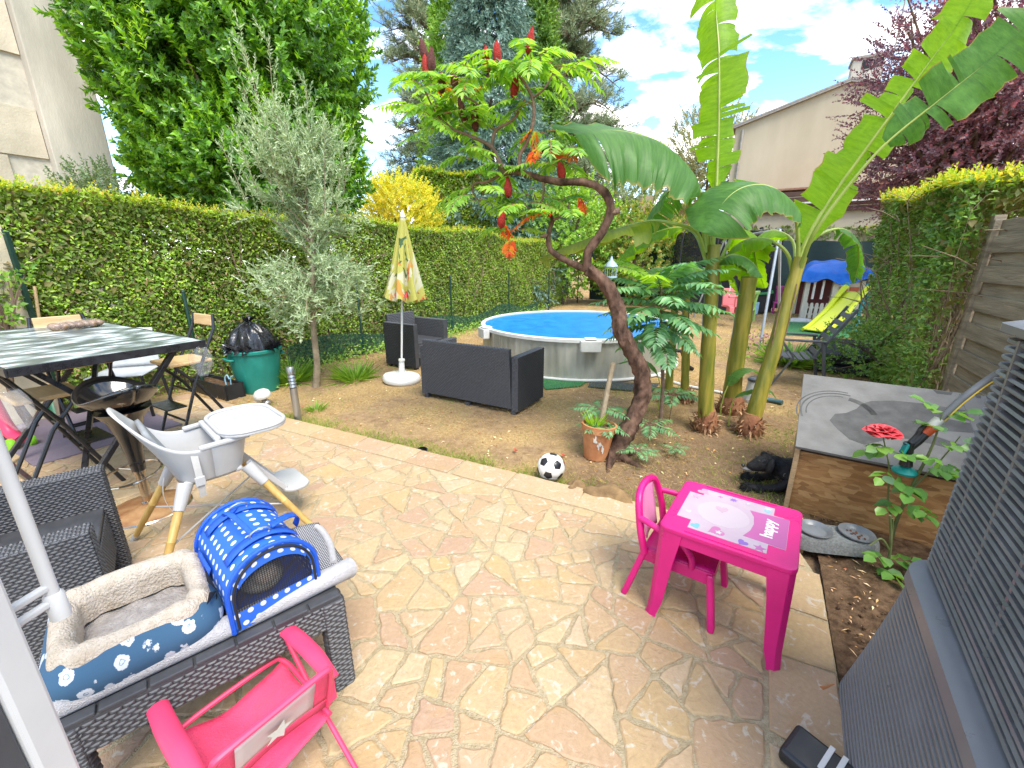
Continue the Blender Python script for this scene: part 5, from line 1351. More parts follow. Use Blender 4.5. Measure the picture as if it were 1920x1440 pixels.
for nm, lab, poly, m in (('ground_mat', 'green foam mat at the foot of the pool beside the sofa', [(.38, 5.55), (.42, 5.08), (.88, 5.22), (1.0, 5.42)], GMAT), ('ground_mat', 'dark grey foam mat at the foot of the pool behind the sumac', [(1.05, 5.42), (.98, 5.2), (1.72, 4.95), (1.95, 5.35)], DMAT),
                        ('ground_mat', 'green mat on the ground around the slide', [(5.9, 9.0), (7.3, 8.6), (8.6, 10.6), (7.1, 11.0)], GMAT)):
    x0 = sum(p[0] for p in poly) / 4; y0 = sum(p[1] for p in poly) / 4; mb = MB((x0, y0, -.045)); mb.prism(poly, -.045, -.030); o = mb.build(nm, m, bevel=.004); o.location = (x0, y0, -.045); tag(o, lab, 'mat', 'foam mats on the ground')

# ================================================================== folded parasol
og = (-1.50, 5.5, -.05); um = thing('folded_parasol', 'closed yellow-green printed parasol standing on a white round base', 'parasol', og, rot=(0, R(4.2), 0))
WPL = mat('white_plastic', (.66, .66, .62), .4, var=.07, spec=.5)
mb = MB(); mb.lathe([(.235, 0), (.25, .02), (.25, .06), (.235, .085), (.07, .115), (.06, .12)], (0, 0, 0), 40); bs_ = mb.build('base', WPL, um, smooth=True)
for k in range(8):
    a = k * .785; mb = MB(); mb.bar((.09 * math.cos(a), .09 * math.sin(a), .113), (.21 * math.cos(a), .21 * math.sin(a), .093), .012, .008); mb.build('rib', WPL, bs_)
mb = MB(); mb.lathe([(.045, .11), (.04, .16), (.034, .28), (.042, .285), (.042, .31), (.02, .315)], (0, 0, 0), 20); mb.build('socket', WPL, um, smooth=True)
mb = MB(); mb.tube([(0, 0, .25), (.012, 0, 2.08)], .014, 10); mb.build('pole', WPL, um, smooth=True)
def canopy_mat():
    m, t, b = _nodes('printed_canopy'); co = t.nodes.new('ShaderNodeTexCoord')
    mp = t.nodes.new('ShaderNodeMapping'); mp.inputs['Scale'].default_value = (1, 1, .55); lk(t, co.outputs['Object'], mp.inputs[0])
    def band(sc, th, col, prev, off):
        q = t.nodes.new('ShaderNodeMapping'); q.inputs['Location'].default_value = (off, off * 1.7, off * .6); lk(t, mp.outputs[0], q.inputs[0])
        n = t.nodes.new('ShaderNodeTexNoise'); n.inputs['Scale'].default_value = sc; n.inputs['Detail'].default_value = 2; n.inputs['Distortion'].default_value = 1.0; lk(t, q.outputs[0], n.inputs['Vector'])
        r = t.nodes.new('ShaderNodeValToRGB'); r.color_ramp.elements[0].position = th; r.color_ramp.elements[1].position = th + .02; lk(t, n.outputs[0], r.inputs[0])
        x = t.nodes.new('ShaderNodeMix'); x.data_type = 'RGBA'; lk(t, r.outputs[0], x.inputs[0]); x.inputs[7].default_value = c4(col)
        if isinstance(prev, tuple): x.inputs[6].default_value = c4(prev)
        else: lk(t, prev, x.inputs[6])
        return x.outputs[2]
    c = band(5, .55, (.62, .60, .42), (.50, .48, .11), 1.0); c = band(6, .60, (.62, .30, .06), c, 4.0); c = band(8, .62, (.07, .14, .06), c, 7.0); c = band(9, .66, (.5, .08, .05), c, 11.0)
    lk(t, c, b.inputs['Base Color']); b.inputs['Roughness'].default_value = .75
    tr = t.nodes.new('ShaderNodeBsdfTranslucent'); lk(t, c, tr.inputs[0]); ms = t.nodes.new('ShaderNodeMixShader'); ms.inputs[0].default_value = .3
    lk(t, b.outputs[0], ms.inputs[1]); lk(t, tr.outputs[0], ms.inputs[2]); lk(t, ms.outputs[0], t.nodes['Material Output'].inputs[0]); return m
def can(u, v):
    a = u * 2 * math.pi; r = (.022 + .185 * (1 - v) ** 1.0) * (1 + .30 * math.sin(7 * a + 1.5 * v) * (1 - .75 * v) + .10 * math.sin(13 * a))
    z = 1.10 + 1.0 * v + .03 * math.sin(7 * a) * (1 - v); sw = .035 * (1 - v)
    return (r * math.cos(a) + sw + .012 * v, r * math.sin(a), z)
mb = MB(); mb.grid(can, 127, 30); cn_ = mb.build('canopy', canopy_mat(), um, smooth=True, angle=180)
mb = MB(); mb.lathe([(.03, 0), (.026, .03), (.008, .075), (0, .08)], (.012, 0, 2.09), 14); mb.build('finial', WPL, um, smooth=True)
text_mesh('lettering', 'SUN', .075, mat('red_print', (.55, .03, .04), .6), um, (.045, -.205, 1.165), (R(80), 0, R(6)), .004, .004)

# ================================================================== small garden things
STEEL = mat('brushed_steel', (.46, .45, .43), .35, .9, var=.12, vs=30, stretch=(1, 1, .1))
og = (-2.19, 4.03, -.05); bl = thing('garden_lamp_post', 'short brushed steel lamp post at the terrace edge', 'lamp', og)
mb = MB(); mb.lathe([(.036, 0), (.036, .36), (.03, .362)], (0, 0, 0), 24); mb.build('post', STEEL, bl, smooth=True)
for k in range(4):
    mb = MB(); mb.lathe([(.028, .37 + .034 * k), (.038, .372 + .034 * k), (.030, .395 + .034 * k)], (0, 0, 0), 24); mb.build('louvre', STEEL, bl, smooth=True)
mb = MB(); mb.lathe([(.036, .505), (.036, .57), (.033, .574), (0, .575)], (0, 0, 0), 24); mb.build('cap', STEEL, bl, smooth=True)
mb = MB(); mb.lathe([(.022, .36), (.022, .51)], (0, 0, 0), 16); mb.build('lens', mat('frosted_lens', (.55, .55, .52), .3), bl, smooth=True)
og = (-2.80, 4.55, -.05); gl = thing('globe_lamp', 'white dome solar lamp lying on the ground by the bin', 'lamp', og, rot=(R(8), R(-14), 0))
mb = MB(); mb.lathe([(.05, .085), (.085, .09), (.095, .11), (.085, .155), (.05, .185), (0, .195)], (0, 0, 0), 28); mb.build('dome', mat('opal_glass', (.62, .60, .54), .25, var=.05), gl, smooth=True)
mb = MB(); mb.lathe([(.045, 0), (.05, .03), (.03, .06), (.05, .09)], (0, 0, 0), 20); mb.build('collar', STEEL, gl, smooth=True)

og = (-3.20, 5.12, -.05); bn = thing('rubbish_bin', 'teal green plastic bin at the hedge holding a black bag', 'bin', og)
TEAL = mat('teal_plastic', (.012, .20, .16), .45, col2=(.02, .26, .21), vs=6, spec=.45)
mb = MB(); mb.lathe([(.215, 0), (.225, .02), (.29, .50), (.31, .505), (.315, .535), (.30, .545), (.285, .50), (.21, .03), (0, .025)], (0, 0, 0), 48); mb.build('body', TEAL, bn, smooth=True)
for k in range(12):
    a = k * .5236; mb = MB(); mb.bar((.222 * math.cos(a), .222 * math.sin(a), .03), (.286 * math.cos(a), .286 * math.sin(a), .48), .012, .006, (math.cos(a), math.sin(a), 0)); mb.build('rib', TEAL, bn)
for a in (-2.2, .9):
    mb = MB(); M_ = Matrix.Rotation(a, 3, 'Z'); mb.curve([M_ @ Vector(p) for p in ((.275, -.09, .44), (.315, -.08, .445), (.325, 0, .45), (.315, .08, .445), (.275, .09, .44))], .014, 8, 14); mb.build('handle', TEAL, bn, smooth=True)
BAG = mat('black_bag_film', (.012, .012, .014), .22, col2=(.03, .03, .034), vs=12, spec=.6, bump=.8, bs=18)
bg_ = thing('rubbish_bag', 'knotted black rubbish bag bulging out of the teal bin', 'bag', (-3.20, 5.12, .46))
def bagf(u, v):
    a = u * 2 * math.pi; b = -.5 + v * (math.pi / 2 + .5); r = .255 * math.cos(b) * (1 + .07 * math.sin(9 * a + 4 * v) + .05 * math.sin(17 * a) + .05 * math.sin(5 * a - 9 * v)); z = .27 * math.sin(b) + .02 * math.sin(7 * a + 11 * v)
    if v > .93: r = max(r, .022)
    return (r * math.cos(a), r * math.sin(a), .06 + z + (.03 if v > .96 else 0))
mb = MB(); mb.grid(bagf, 73, 34); mb.build('bag', BAG, bg_, smooth=True, angle=180)
l_ = Leaves(); k = 26; a = RNG.uniform(0, 6.28, k); l_.put(np.column_stack([.012 * np.cos(a), .012 * np.sin(a), np.full(k, .35)]), np.column_stack([np.cos(a) * .6, np.sin(a) * .6, RNG.uniform(.3, 1, k)]), np.column_stack([-np.cos(a), -np.sin(a), np.ones(k)]), RNG.uniform(.06, .12, k), .03, .4); l_.build('knot', BAG, bg_)
l_ = Leaves(); k = 60; a = RNG.uniform(0, 6.28, k); l_.put(np.column_stack([.27 * np.cos(a), .27 * np.sin(a), RNG.uniform(.03, .08, k)]), np.column_stack([np.cos(a), np.sin(a), RNG.uniform(-.6, .8, k)]), np.column_stack([-np.sin(a), np.cos(a), np.ones(k)]), RNG.uniform(.05, .12, k), .06, .4); tag(l_.build('bag_collar', BAG, bg_), kind='stuff')
og = (-3.62, 4.95, -.05); tg = thing('planter_trough', 'long black planter trough between the table and the bin', 'planter', og, R(-30))
mb = MB()
for (c, d) in (((0, -.1, .09), (.8, .02, .18)), ((0, .1, .09), (.8, .02, .18)), ((-.39, 0, .09), (.02, .2, .18)), ((.39, 0, .09), (.02, .2, .18))): mb.box(c, d)
mb.build('trough', mat('black_plastic', (.014, .015, .017), .5), tg); mb = MB(); mb.box((0, 0, .075), (.76, .18, .13)); mb.build('potting_soil', SOIL, tg)
og = (-3.42, 4.83, .10); wc = thing('blue_watering_spike', 'small pale blue plastic hook standing in the black trough', 'garden tool', og)
mb = MB(); mb.curve([(0, 0, 0), (0, 0, .08), (.03, 0, .12), (.05, 0, .07)], .008, 7, 14); mb.curve([(.05, .01, 0), (.06, .01, .08), (.09, .01, .11)], .007, 7, 12); mb.build('hook', mat('pale_blue_plastic', (.25, .45, .55), .4), wc, smooth=True)

# terracotta pot with a stick
og = (.70, 3.22, -.05); po = thing('terracotta_pot', 'terracotta pot with white splash leaning by the sumac trunk', 'flower pot', og, rot=(R(-3), R(4), 0))
TERRA = mat('terracotta', (.40, .15, .055), .8, col2=(.52, .24, .10), vs=9, bump=.4, bs=60)
mb = MB(); mb.lathe([(.095, 0), (.128, .235), (.14, .237), (.145, .295), (.13, .297), (.12, .24), (0, .235)], (0, 0, 0), 40); pb = mb.build('pot', TERRA, po, smooth=True)
mb = MB()
for i in range(9):
    a = -2.05 + .085 * i; h = .02 + .014 * math.sin(i * 1.9); zc = .19 - .008 * i + .02 * math.sin(i * 1.4)
    mb.add([((.1 + .14 * z_ + .0022) * math.cos(a_), (.1 + .14 * z_ + .0022) * math.sin(a_), z_) for a_, z_ in ((a, zc - h), (a + .086, zc - h - .006), (a + .086, zc + h - .01), (a, zc + h))], [(0, 1, 2, 3)])
mb.build('white_splash', mat('old_whitewash', (.62, .58, .50), .9), pb)
mb = MB(); mb.lathe([(.12, .262), (0, .27)], (0, 0, 0), 24); mb.build('soil', SOIL, po)
l_ = Leaves(); k = 46; a = RNG.uniform(0, 6.28, k); l_.put(np.column_stack([-.04 + .03 * np.cos(a), .03 * np.sin(a), np.full(k, .26)]), np.column_stack([np.cos(a) * .5, np.sin(a) * .5, RNG.uniform(.5, 1.6, k)]), np.column_stack([-np.cos(a), -np.sin(a), np.full(k, .5)]), RNG.uniform(.08, .17, k), .016, .25)
l_.build('spiky_plant', leafmat('spider_leaf', [(.14, .26, .02), (.22, .34, .03), (.30, .40, .06)], .45, .4), po)
l_ = Leaves()
for q in range(7): a = q * .9 - 1.6; frond(l_, (.04, 0, .27), (math.cos(a), math.sin(a), .4), .2, 7, .07, .024, .9)
l_.build('ferny_plant', SAPL, po)
st = thing('wooden_stick', 'bare wooden stick propped upright in the terracotta pot', 'stick', (.715, 3.22, .18))
mb = MB((.715, 3.22, .18)); gnarly(mb, [(.715, 3.22, .18), (.75, 3.25, .36), (.79, 3.3, .56), (.825, 3.33, .74)], [.024, .022, .02, .021], 14, 10, .08); mb.build('stick', OBARK, st, smooth=True)

# football
og = (.292, 2.85, .052)
fb = thing('football', 'black and white football at the terrace edge', 'ball', og, rot=(R(25), R(14), R(20)))
ph_ = (1 + 5 ** .5) / 2
IV = [Vector(v).normalized() for v in ((-1, ph_, 0), (1, ph_, 0), (-1, -ph_, 0), (1, -ph_, 0), (0, -1, ph_), (0, 1, ph_), (0, -1, -ph_), (0, 1, -ph_), (ph_, 0, -1), (ph_, 0, 1), (-ph_, 0, -1), (-ph_, 0, 1))]
IF = [(0, 11, 5), (0, 5, 1), (0, 1, 7), (0, 7, 10), (0, 10, 11), (1, 5, 9), (5, 11, 4), (11, 10, 2), (10, 7, 6), (7, 1, 8), (3, 9, 4), (3, 4, 2), (3, 2, 6), (3, 6, 8), (3, 8, 9), (4, 9, 5), (2, 4, 11), (6, 2, 10), (8, 6, 7), (9, 8, 1)]
panels = []
for i, v in enumerate(IV):
    nb_ = [j for j in range(12) if j != i and (IV[j] - v).length < 1.2]; pts = [v + (IV[j] - v) / 3 for j in nb_]
    x_ = v.orthogonal().normalized(); y_ = v.cross(x_); pts.sort(key=lambda p: math.atan2((p - v).dot(y_), (p - v).dot(x_))); panels.append((pts, 1))
for f in IF:
    a, b, c = (IV[i] for i in f); panels.append(([a + (b - a) / 3, a + (b - a) * 2 / 3, b + (c - b) / 3, b + (c - b) * 2 / 3, c + (a - c) / 3, c + (a - c) * 2 / 3], 0))
BW = mat('ball_white', (.66, .64, .60), .4, var=.06, vs=20); BB = mat('ball_black', (.012, .012, .016), .38)
for pts, blk in panels:
    c = sum(pts, Vector()) / len(pts); vs = [c.normalized() * .1045]; fs = []; n = len(pts); KR = 3; sub = 3
    for k in range(1, KR + 1):
        for i in range(n):
            for s in range(sub):
                p = pts[i].lerp(pts[(i + 1) % n], s / sub); q = c.lerp(p, k / KR * .985); vs.append(q.normalized() * (.1045 if k < KR else .1022))
    m2 = n * sub
    for i in range(m2): fs.append((0, 1 + i, 1 + (i + 1) % m2))
    for k in range(KR - 1):
        for i in range(m2): fs.append((1 + k * m2 + i, 1 + (k + 1) * m2 + i, 1 + (k + 1) * m2 + (i + 1) % m2, 1 + k * m2 + (i + 1) % m2))
    mb = MB(); mb.add(vs, fs); mb.build('panel', BB if blk else BW, fb, smooth=True, angle=80)
mb = MB(); mb.sphere((0, 0, 0), .1018, 24, 16); mb.build('bladder', BB, fb, smooth=True)

ROCK = mat('rough_rock', (.13, .075, .03), .9, col2=(.30, .19, .085), vs=10, bump=1, bs=26, detail=9)
for x, y, sx_, sy_, sz, rz, lab in ((.66, 2.56, .18, .085, .095, R(-27), 'long ochre rock along the terrace edge near the football'), (.45, 2.665, .075, .055, .075, .4, 'small ochre rock between the football and the long rock')):
    mb = MB(); mb.sphere((0, 0, 0), 1, 22, 14)
    for i, v in enumerate(mb.v):
        v = Vector(v); k = 1 + .16 * math.sin(v.x * 4.1 + v.y * 3) + .12 * math.sin(v.y * 5.3 - v.z * 4) + .07 * math.sin(v.z * 9 + v.x * 7); mb.v[i] = (v.x * k * sx_, v.y * k * sy_, v.z * k * sz)
    o = mb.build('rock', ROCK, smooth=True, angle=80); o.location = (x, y, -.04); o.rotation_euler = (0, 0, rz); tag(o, lab, 'rock', 'rocks at the terrace edge')
cup = thing('plastic_ring', 'small black plastic ring lying on the lawn near the terrace', 'ring', (-.763, 3.27, -.045), rot=(R(12), 0, 0))
mb = MB(); mb.lathe([(.045, 0), (.048, .04), (.042, .042), (.038, .006), (0, .004)], (0, 0, 0), 24); mb.build('ring', BB, cup, smooth=True)
for k, (x, y, lab) in enumerate(((.02, 3.3, 'red petal scrap on the lawn nearer the sofa'), (.42, 3.2, 'red petal scrap on the lawn behind the football'), (.40, 3.08, 'orange-red petal scrap just behind the football'))):
    l_ = Leaves(); l_.put(np.array([[0, 0, 0], [.01, .005, .002], [0, .01, .004]]), np.array([[1, .2, .2], [-.5, 1, .3], [.3, -1, .2]]), np.array([[0, 0, 1.]] * 3), .035, .025, .4); o = l_.build('petal', mat('red_petal', (.45, .05, .03), .6)); o.location = (x, y, -.035); tag(o, lab, 'petal', 'fallen red petals')
# lantern on a stake
og = (.76, 3.42, .07); ln_ = thing('garden_lantern', 'small pale blue metal lantern hanging behind the sumac trunk', 'lantern', (.775, 3.42, .46)); ln_.scale = (.7, .7, .7); LB = mat('pale_blue_metal', (.34, .44, .50), .5)
mb = MB(); mb.tube([(0, 0, 1.58), (-.03, -.03, 1.62), (-.10, -.09, 1.36)], .002, 5); mb.build('wire', GREENM, ln_)
mb = MB(); mb.lathe([(.075, 1.35), (.075, 1.365), (0, 1.365)], (0, 0, 0), 16); mb.build('tray', LB, ln_, smooth=True)
mb = MB(); mb.lathe([(.08, 1.47), (.06, 1.50), (.02, 1.54), (.008, 1.58), (0, 1.585)], (0, 0, 0), 16); mb.build('roof', LB, ln_, smooth=True)
for k in range(8): a = k * .785; mb = MB(); mb.tube([(.066 * math.cos(a), .066 * math.sin(a), 1.36), (.066 * math.cos(a), .066 * math.sin(a), 1.475)], .003, 5); mb.build('bar', LB, ln_)

# ================================================================== grey folding garden chair and black lounger
GPL = mat('grey_garden_plastic', (.055, .062, .07), .45, col2=(.09, .10, .11), vs=8, spec=.45)
og = (3.72, 5.42, -.05); gc = thing('garden_chair', 'grey reclining garden chair behind the banana stems', 'chair', og, R(65))
for s in (-1, 1):
    mb = MB(); mb.bar((s * .26, .25, 0), (s * .26, .05, .40), .03, .022); mb.bar((s * .26, .05, .40), (s * .27, .22, .62), .03, .022); mb.build('front_leg', GPL, gc, bevel=.004)
    mb = MB(); mb.curve([(s * .27, -.34, 0), (s * .27, -.28, .3), (s * .27, -.22, .62)], .02, 8, 12); mb.build('rear_leg', GPL, gc, smooth=True)
    mb = MB(); mb.bar((s * .27, .26, .62), (s * .27, -.26, .62), .055, .026); mb.build('armrest', GPL, gc, bevel=.008)
    mb = MB(); mb.bar((s * .22, -.16, .40), (s * .22, -.50, 1.02), .035, .03); mb.build('back_post', GPL, gc, bevel=.004)
for k in range(6):
    z0 = .46 + .093 * k; y0 = -.16 - .34 * (z0 - .40) / .62; mb = MB(); mb.box((0, y0, z0), (.42, .016, .06), (R(29), 0, 0)); mb.build('back_slat', GPL, gc, bevel=.004)
for k in range(7):
    f = k / 6; mb = MB(); mb.box((0, .27 - .45 * f, .425 - .045 * math.sin(math.pi * f) - .02 * f), (.5, .062, .016)); mb.build('seat_slat', GPL, gc, bevel=.004)
og = (4.95, 6.15, -.05); sl_ = thing('folded_lounger', 'black folded sun lounger lying under the right hedge', 'lounger', og, R(-35))
BPL = mat('black_mesh_fabric', (.016, .017, .02), .6, col2=(.035, .036, .04), vs=20)
for k, (c, d, rx) in enumerate((((0, 0, .10), (.62, .9, .07), R(6)), ((.02, .1, .22), (.60, .8, .07), R(12)), ((0, -.15, .34), (.6, .5, .06), R(22)))):
    mb = MB(); mb.box(c, d, (rx, 0, 0)); mb.build('cushion_panel', BPL, sl_, bevel=.03, seg=3)
for s in (-1, 1): mb = MB(); mb.tube([(s * .32, -.45, .05), (s * .32, 0, .12), (s * .32, .42, .42)], .015, 8); mb.build('side_rail', GPL, sl_, smooth=True)

# pool pump
og = (2.79, 4.66, -.05); pp = thing('pool_pump', 'grey conical pool filter pump behind the leaning banana', 'pump', og); GPU = mat('pump_grey', (.33, .35, .34), .45)
mb = MB(); mb.lathe([(.10, 0), (.10, .03), (.085, .05), (.062, .24), (.06, .25)], (0, 0, 0), 24); mb.build('housing', GPU, pp, smooth=True)
mb = MB(); mb.lathe([(.07, .25), (.072, .275), (.055, .29), (0, .292)], (0, 0, 0), 24); mb.build('lid', mat('pump_lid', (.05, .06, .07), .4), pp, smooth=True)
text_mesh('lettering', 'S', .05, mat('grey_print', (.12, .13, .13), .6), pp, (0, -.078, .16), (R(85), 0, 0), .003)
mb = MB(); mb.tube([(.08, -.02, .04), (.2, -.05, .03), (.27, -.15, .035)], .028, 10); mb.build('outlet', mat('teal_valve', (.04, .10, .11), .4), pp, smooth=True)
hz_ = thing('pool_hose', 'white hose lying across the soil towards the pool', 'hose', (2.5, 4.95, -.045)); mb = MB((2.5, 4.95, -.045)); mb.curve([(2.75, 4.75, -.03), (2.5, 5.0, -.03), (2.2, 5.3, -.03), (2.05, 5.7, -.03)], .018, 8, 24); mb.build('hose', WPL, hz_, smooth=True)

# ================================================================== play area
CREAM = mat('cream_plastic', (.55, .52, .42), .45, var=.06); ORNG = mat('orange_shutter', (.50, .10, .03), .5); BLUEP = mat('blue_tarp', (.008, .12, .55), .45, col2=(.015, .18, .68), vs=6, bump=.5, bs=14, spec=.5)
YEL = mat('lime_slide', (.52, .58, .02), .4, var=.05); TQ = mat('turquoise_plastic', (.01, .22, .26), .45); PINK2 = mat('magenta_plastic', (.50, .04, .25), .45)
og = (8.85, 12.1, -.05); ph = thing('playhouse', 'cream plastic playhouse with orange shutters under a blue tarpaulin', 'playhouse', og, R(-20))
for x, y in ((-.62, -.5), (.62, -.5), (-.62, .5), (.62, .5), (.02, -.5)):
    mb = MB(); mb.box((x, y, .52), (.12, .12, 1.04), None, .95); mb.build('corner_post', CREAM, ph, bevel=.015)
mb = MB(); mb.box((0, .5, .5), (1.14, .05, 1.0)); mb.build('back_wall', mat('dark_red_wall', (.12, .02, .02), .6), ph)
mb = MB(); mb.box((.33, -.5, .5), (.5, .05, 1.0)); mb.build('front_wall', CREAM, ph, bevel=.01)
for s in (-1, 1):
    mb = MB(); mb.box((.33 + s * .115, -.54, .62), (.2, .03, .5)); sh = mb.build('shutter', ORNG, ph, bevel=.008)
    for k in range(7): mb = MB(); mb.box((.33 + s * .115, -.557, .42 + .065 * k), (.17, .012, .035)); mb.build('slat', ORNG, sh)
mb = MB(); mb.box((.33, -.54, .94), (.46, .03, .08)); mb.build('lintel', CREAM, ph, bevel=.01)
for k in range(5): mb = MB(); mb.prism([(-.04, 0), (.04, 0), (.04, .38), (.025, .43), (-.025, .43), (-.04, .38)], 0, .03, Matrix.Translation((-.56 + .12 * k, -.52, 0)) @ Matrix.Rotation(R(90), 4, 'X')); mb.build('picket', CREAM, ph)
for z in (.12, .30): mb = MB(); mb.box((-.3, -.505, z), (.56, .025, .05)); mb.build('picket_rail', CREAM, ph)
for x in (-.45, -.25): mb = MB(); mb.box((x, -.5, .78), (.05, .05, .5)); mb.build('window_bar', WHITE_T, ph)
mb = MB(); mb.prism([(-.72, 1.04), (.72, 1.04), (.42, 1.34), (-.42, 1.34)], -.52, .52, Matrix.Rotation(R(90), 4, 'X')); mb.build('roof', mat('roof_green', (.03, .10, .06), .6), ph)
def tarp(u, v):
    x = -1 + 2 * u; y = -1 + 2 * v; e = max(abs(x), abs(y)); z = 1.52 - .40 * max(0, e - .45) ** 1.2 / .5 + .03 * math.sin(9 * u + 5 * v) + .02 * math.sin(23 * u - 7 * v) - (.12 if e > .9 else 0) * (1 + .5 * math.sin(13 * (u + v)))
    return (x * .88, y * .78, z)
mb = MB(); mb.grid(tarp, 40, 40); tp = mb.build('tarpaulin', BLUEP, None, smooth=True, solid=.006, angle=180); tp.location = og; tp.rotation_euler = (0, 0, R(-20)); tag(tp, 'crumpled blue tarpaulin draped over the playhouse roof', 'tarpaulin')
og = (7.35, 9.65, -.05); sd_ = thing('toddler_slide', 'lime yellow toddler slide with turquoise steps', 'slide', og, R(-60))
def chute(u, v):
    y = .75 - 1.55 * u; z = .80 * (1 - u) ** 1.15 + .05 + .05 * max(0, u - .85) * 3; x = (-.2 + .4 * v); return (x, y, z)
mb = MB(); mb.grid(chute, 24, 5); mb.build('chute', YEL, sd_, smooth=True, solid=.02)
for s in (-1, 1):
    mb = MB(); mb.curve([(s * .22, .82, .92), (s * .22, .75, .95), (s * .22, .5, .78), (s * .22, -.05, .38), (s * .22, -.6, .12), (s * .22, -.82, .08)], [.055, .06, .06, .055, .05, .04], 9, 26); mb.build('side_rail', YEL, sd_, smooth=True)
    mb = MB(); mb.sphere((s * .22, .80, 1.0), .06, 12, 8); mb.build('knob', TQ, sd_, smooth=True)
    mb = MB(); mb.curve([(s * .24, .78, .85), (s * .26, .95, .45), (s * .28, 1.15, 0)], .05, 8, 14); mb.build('ladder_side', TQ, sd_, smooth=True)
    mb = MB(); mb.curve([(s * .24, .6, .7), (s * .25, .55, .35), (s * .28, .45, 0)], .045, 8, 14); mb.build('support_leg', TQ, sd_, smooth=True)
    mb = MB(); mb.bar((s * .27, .5, .14), (s * .27, 1.1, .14), .04, .07); mb.build('foot_brace', TQ, sd_, bevel=.01)
for k in range(3): mb = MB(); mb.box((0, 1.06 - .1 * k, .2 + .2 * k), (.46, .1, .05)); mb.build('step', TQ, sd_, bevel=.01)
# swing frame and seat
og = (4.60, 7.7, -.05); sw = thing('swing_frame', 'grey metal swing frame behind the bananas', 'swing', og); PIPE = mat('galvanised_pipe', (.36, .38, .40), .4, .6, var=.1)
def L_(x, y, z): return (x - og[0], y - og[1], z + .05)
for a, b in (((4.45, 7.45, -.05), (4.85, 8.1, 2.05)), ((5.35, 8.35, -.05), (4.85, 8.1, 2.05)), ((5.15, 12.0, -.05), (5.6, 11.7, 2.05)), ((6.1, 11.6, -.05), (5.6, 11.7, 2.05))):
    mb = MB(); mb.tube([L_(*a), L_(*b)], .024, 8); mb.build('leg', PIPE, sw, smooth=True)
mb = MB(); mb.tube([L_(4.85, 8.1, 2.05), L_(5.6, 11.7, 2.05)], .024, 8); mb.build('top_bar', PIPE, sw, smooth=True)
og = (5.31, 10.3, .42); ss = thing('baby_swing_seat', 'pink plastic baby swing seat hanging from two ropes', 'swing seat', og, R(10)); SPINK = mat('salmon_plastic', (.62, .16, .17), .45, var=.05)
mb = MB(); mb.box((0, 0, .03), (.36, .3, .05)); mb.build('seat', SPINK, ss, bevel=.02, seg=3)
mb = MB(); mb.box((0, .14, .24), (.36, .05, .40), (R(-8), 0, 0), .9); mb.build('backrest', SPINK, ss, bevel=.02, seg=3)
mb = MB(); mb.box((0, -.15, .12), (.10, .05, .22)); mb.build('crotch_post', SPINK, ss, bevel=.02)
mb = MB(); mb.box((0, -.14, .26), (.44, .06, .06)); mb.build('lap_bar', SPINK, ss, bevel=.02)
for s in (-1, 1):
    mb = MB(); mb.box((s * .10, -.10, -.06), (.13, .14, .16)); mb.build('leg_guard', SPINK, ss, bevel=.02)
    mb = MB(); mb.tube([(s * .20, -.12, .26), (s * .12, 0, 1.62)], .008, 6); mb.build('rope', WHITE_T, ss)
mb = MB(); mb.sphere((0, -.175, .27), .035, 10, 7); mb.build('knob', mat('yellow_knob', (.6, .4, .05), .4), ss, smooth=True)
# trampoline
og = (6.75, 14.0, -.05); tm = thing('trampoline', 'round trampoline with black safety net at the back of the lawn', 'trampoline', og); RT = 1.5
NETB = mat('black_net', (.012, .013, .015), .8, alpha=.72)
mb = MB(); mb.lathe([(0, .62), (RT - .2, .62)], (0, 0, 0), 48); mb.build('jumping_mat', BPL, tm)
mb = MB(); mb.lathe([(RT - .22, .63), (RT, .64), (RT + .02, .58)], (0, 0, 0), 48); mb.build('edge_pad', mat('green_pad', (.04, .22, .08), .5), tm, smooth=True)
mb = MB(); mb.lathe([(RT - .05, .64), (RT - .02, 2.35)], (0, 0, 0), 48); mb.build('safety_net', NETB, tm)
mb = MB(); mb.lathe([(RT - .01, .05), (RT - .01, .58)], (0, 0, 0), 48); mb.build('skirt', mat('black_skirt', (.02, .02, .022), .8), tm)
for k in range(8):
    a = k * .785 + .2; mb = MB(); mb.curve([(RT * math.cos(a), RT * math.sin(a), 0), (RT * 1.03 * math.cos(a), RT * 1.03 * math.sin(a), 1.2), (RT * 1.0 * math.cos(a), RT * 1.0 * math.sin(a), 2.3), (RT * .9 * math.cos(a), RT * .9 * math.sin(a), 2.42)], .022, 7, 18); mb.build('net_pole', BPL, tm, smooth=True)
og = (4.05, 10.9, -.05)
# toddler chairs and odds
def kid_chair(name, label, loc, rz, m, slats=3):
    t_ = thing(name, label, 'chair', loc, rz, 'toddler chairs by the playhouse')
    mb = MB(); mb.box((0, 0, .30), (.42, .36, .05)); mb.build('seat', m, t_, bevel=.015)
    for x in (-.18, .18):
        for y in (-.15, .15): mb = MB(); mb.box((x, y, .14), (.06, .06, .28), None, .85); mb.build('leg', m, t_, bevel=.01)
    for k in range(slats): mb = MB(); mb.box((-.14 + .28 * k / (slats - 1), .16, .52), (.07, .04, .40), (R(-6), 0, 0)); mb.build('back_slat', m, t_, bevel=.01)
    mb = MB(); mb.box((0, .19, .75), (.42, .05, .09), (R(-6), 0, 0)); mb.build('top_rail', m, t_, bevel=.02)
    return t_
kid_chair('toddler_chair', 'magenta slatted toddler chair left of the playhouse', (8.2, 13.0, -.05), R(-30), PINK2, 4)
kid_chair('toddler_chair', 'blue slatted toddler chair between the swing leg and the magenta chair', (7.75, 13.4, -.05), R(-20), mat('blue_plastic', (.03, .16, .42), .45), 4)
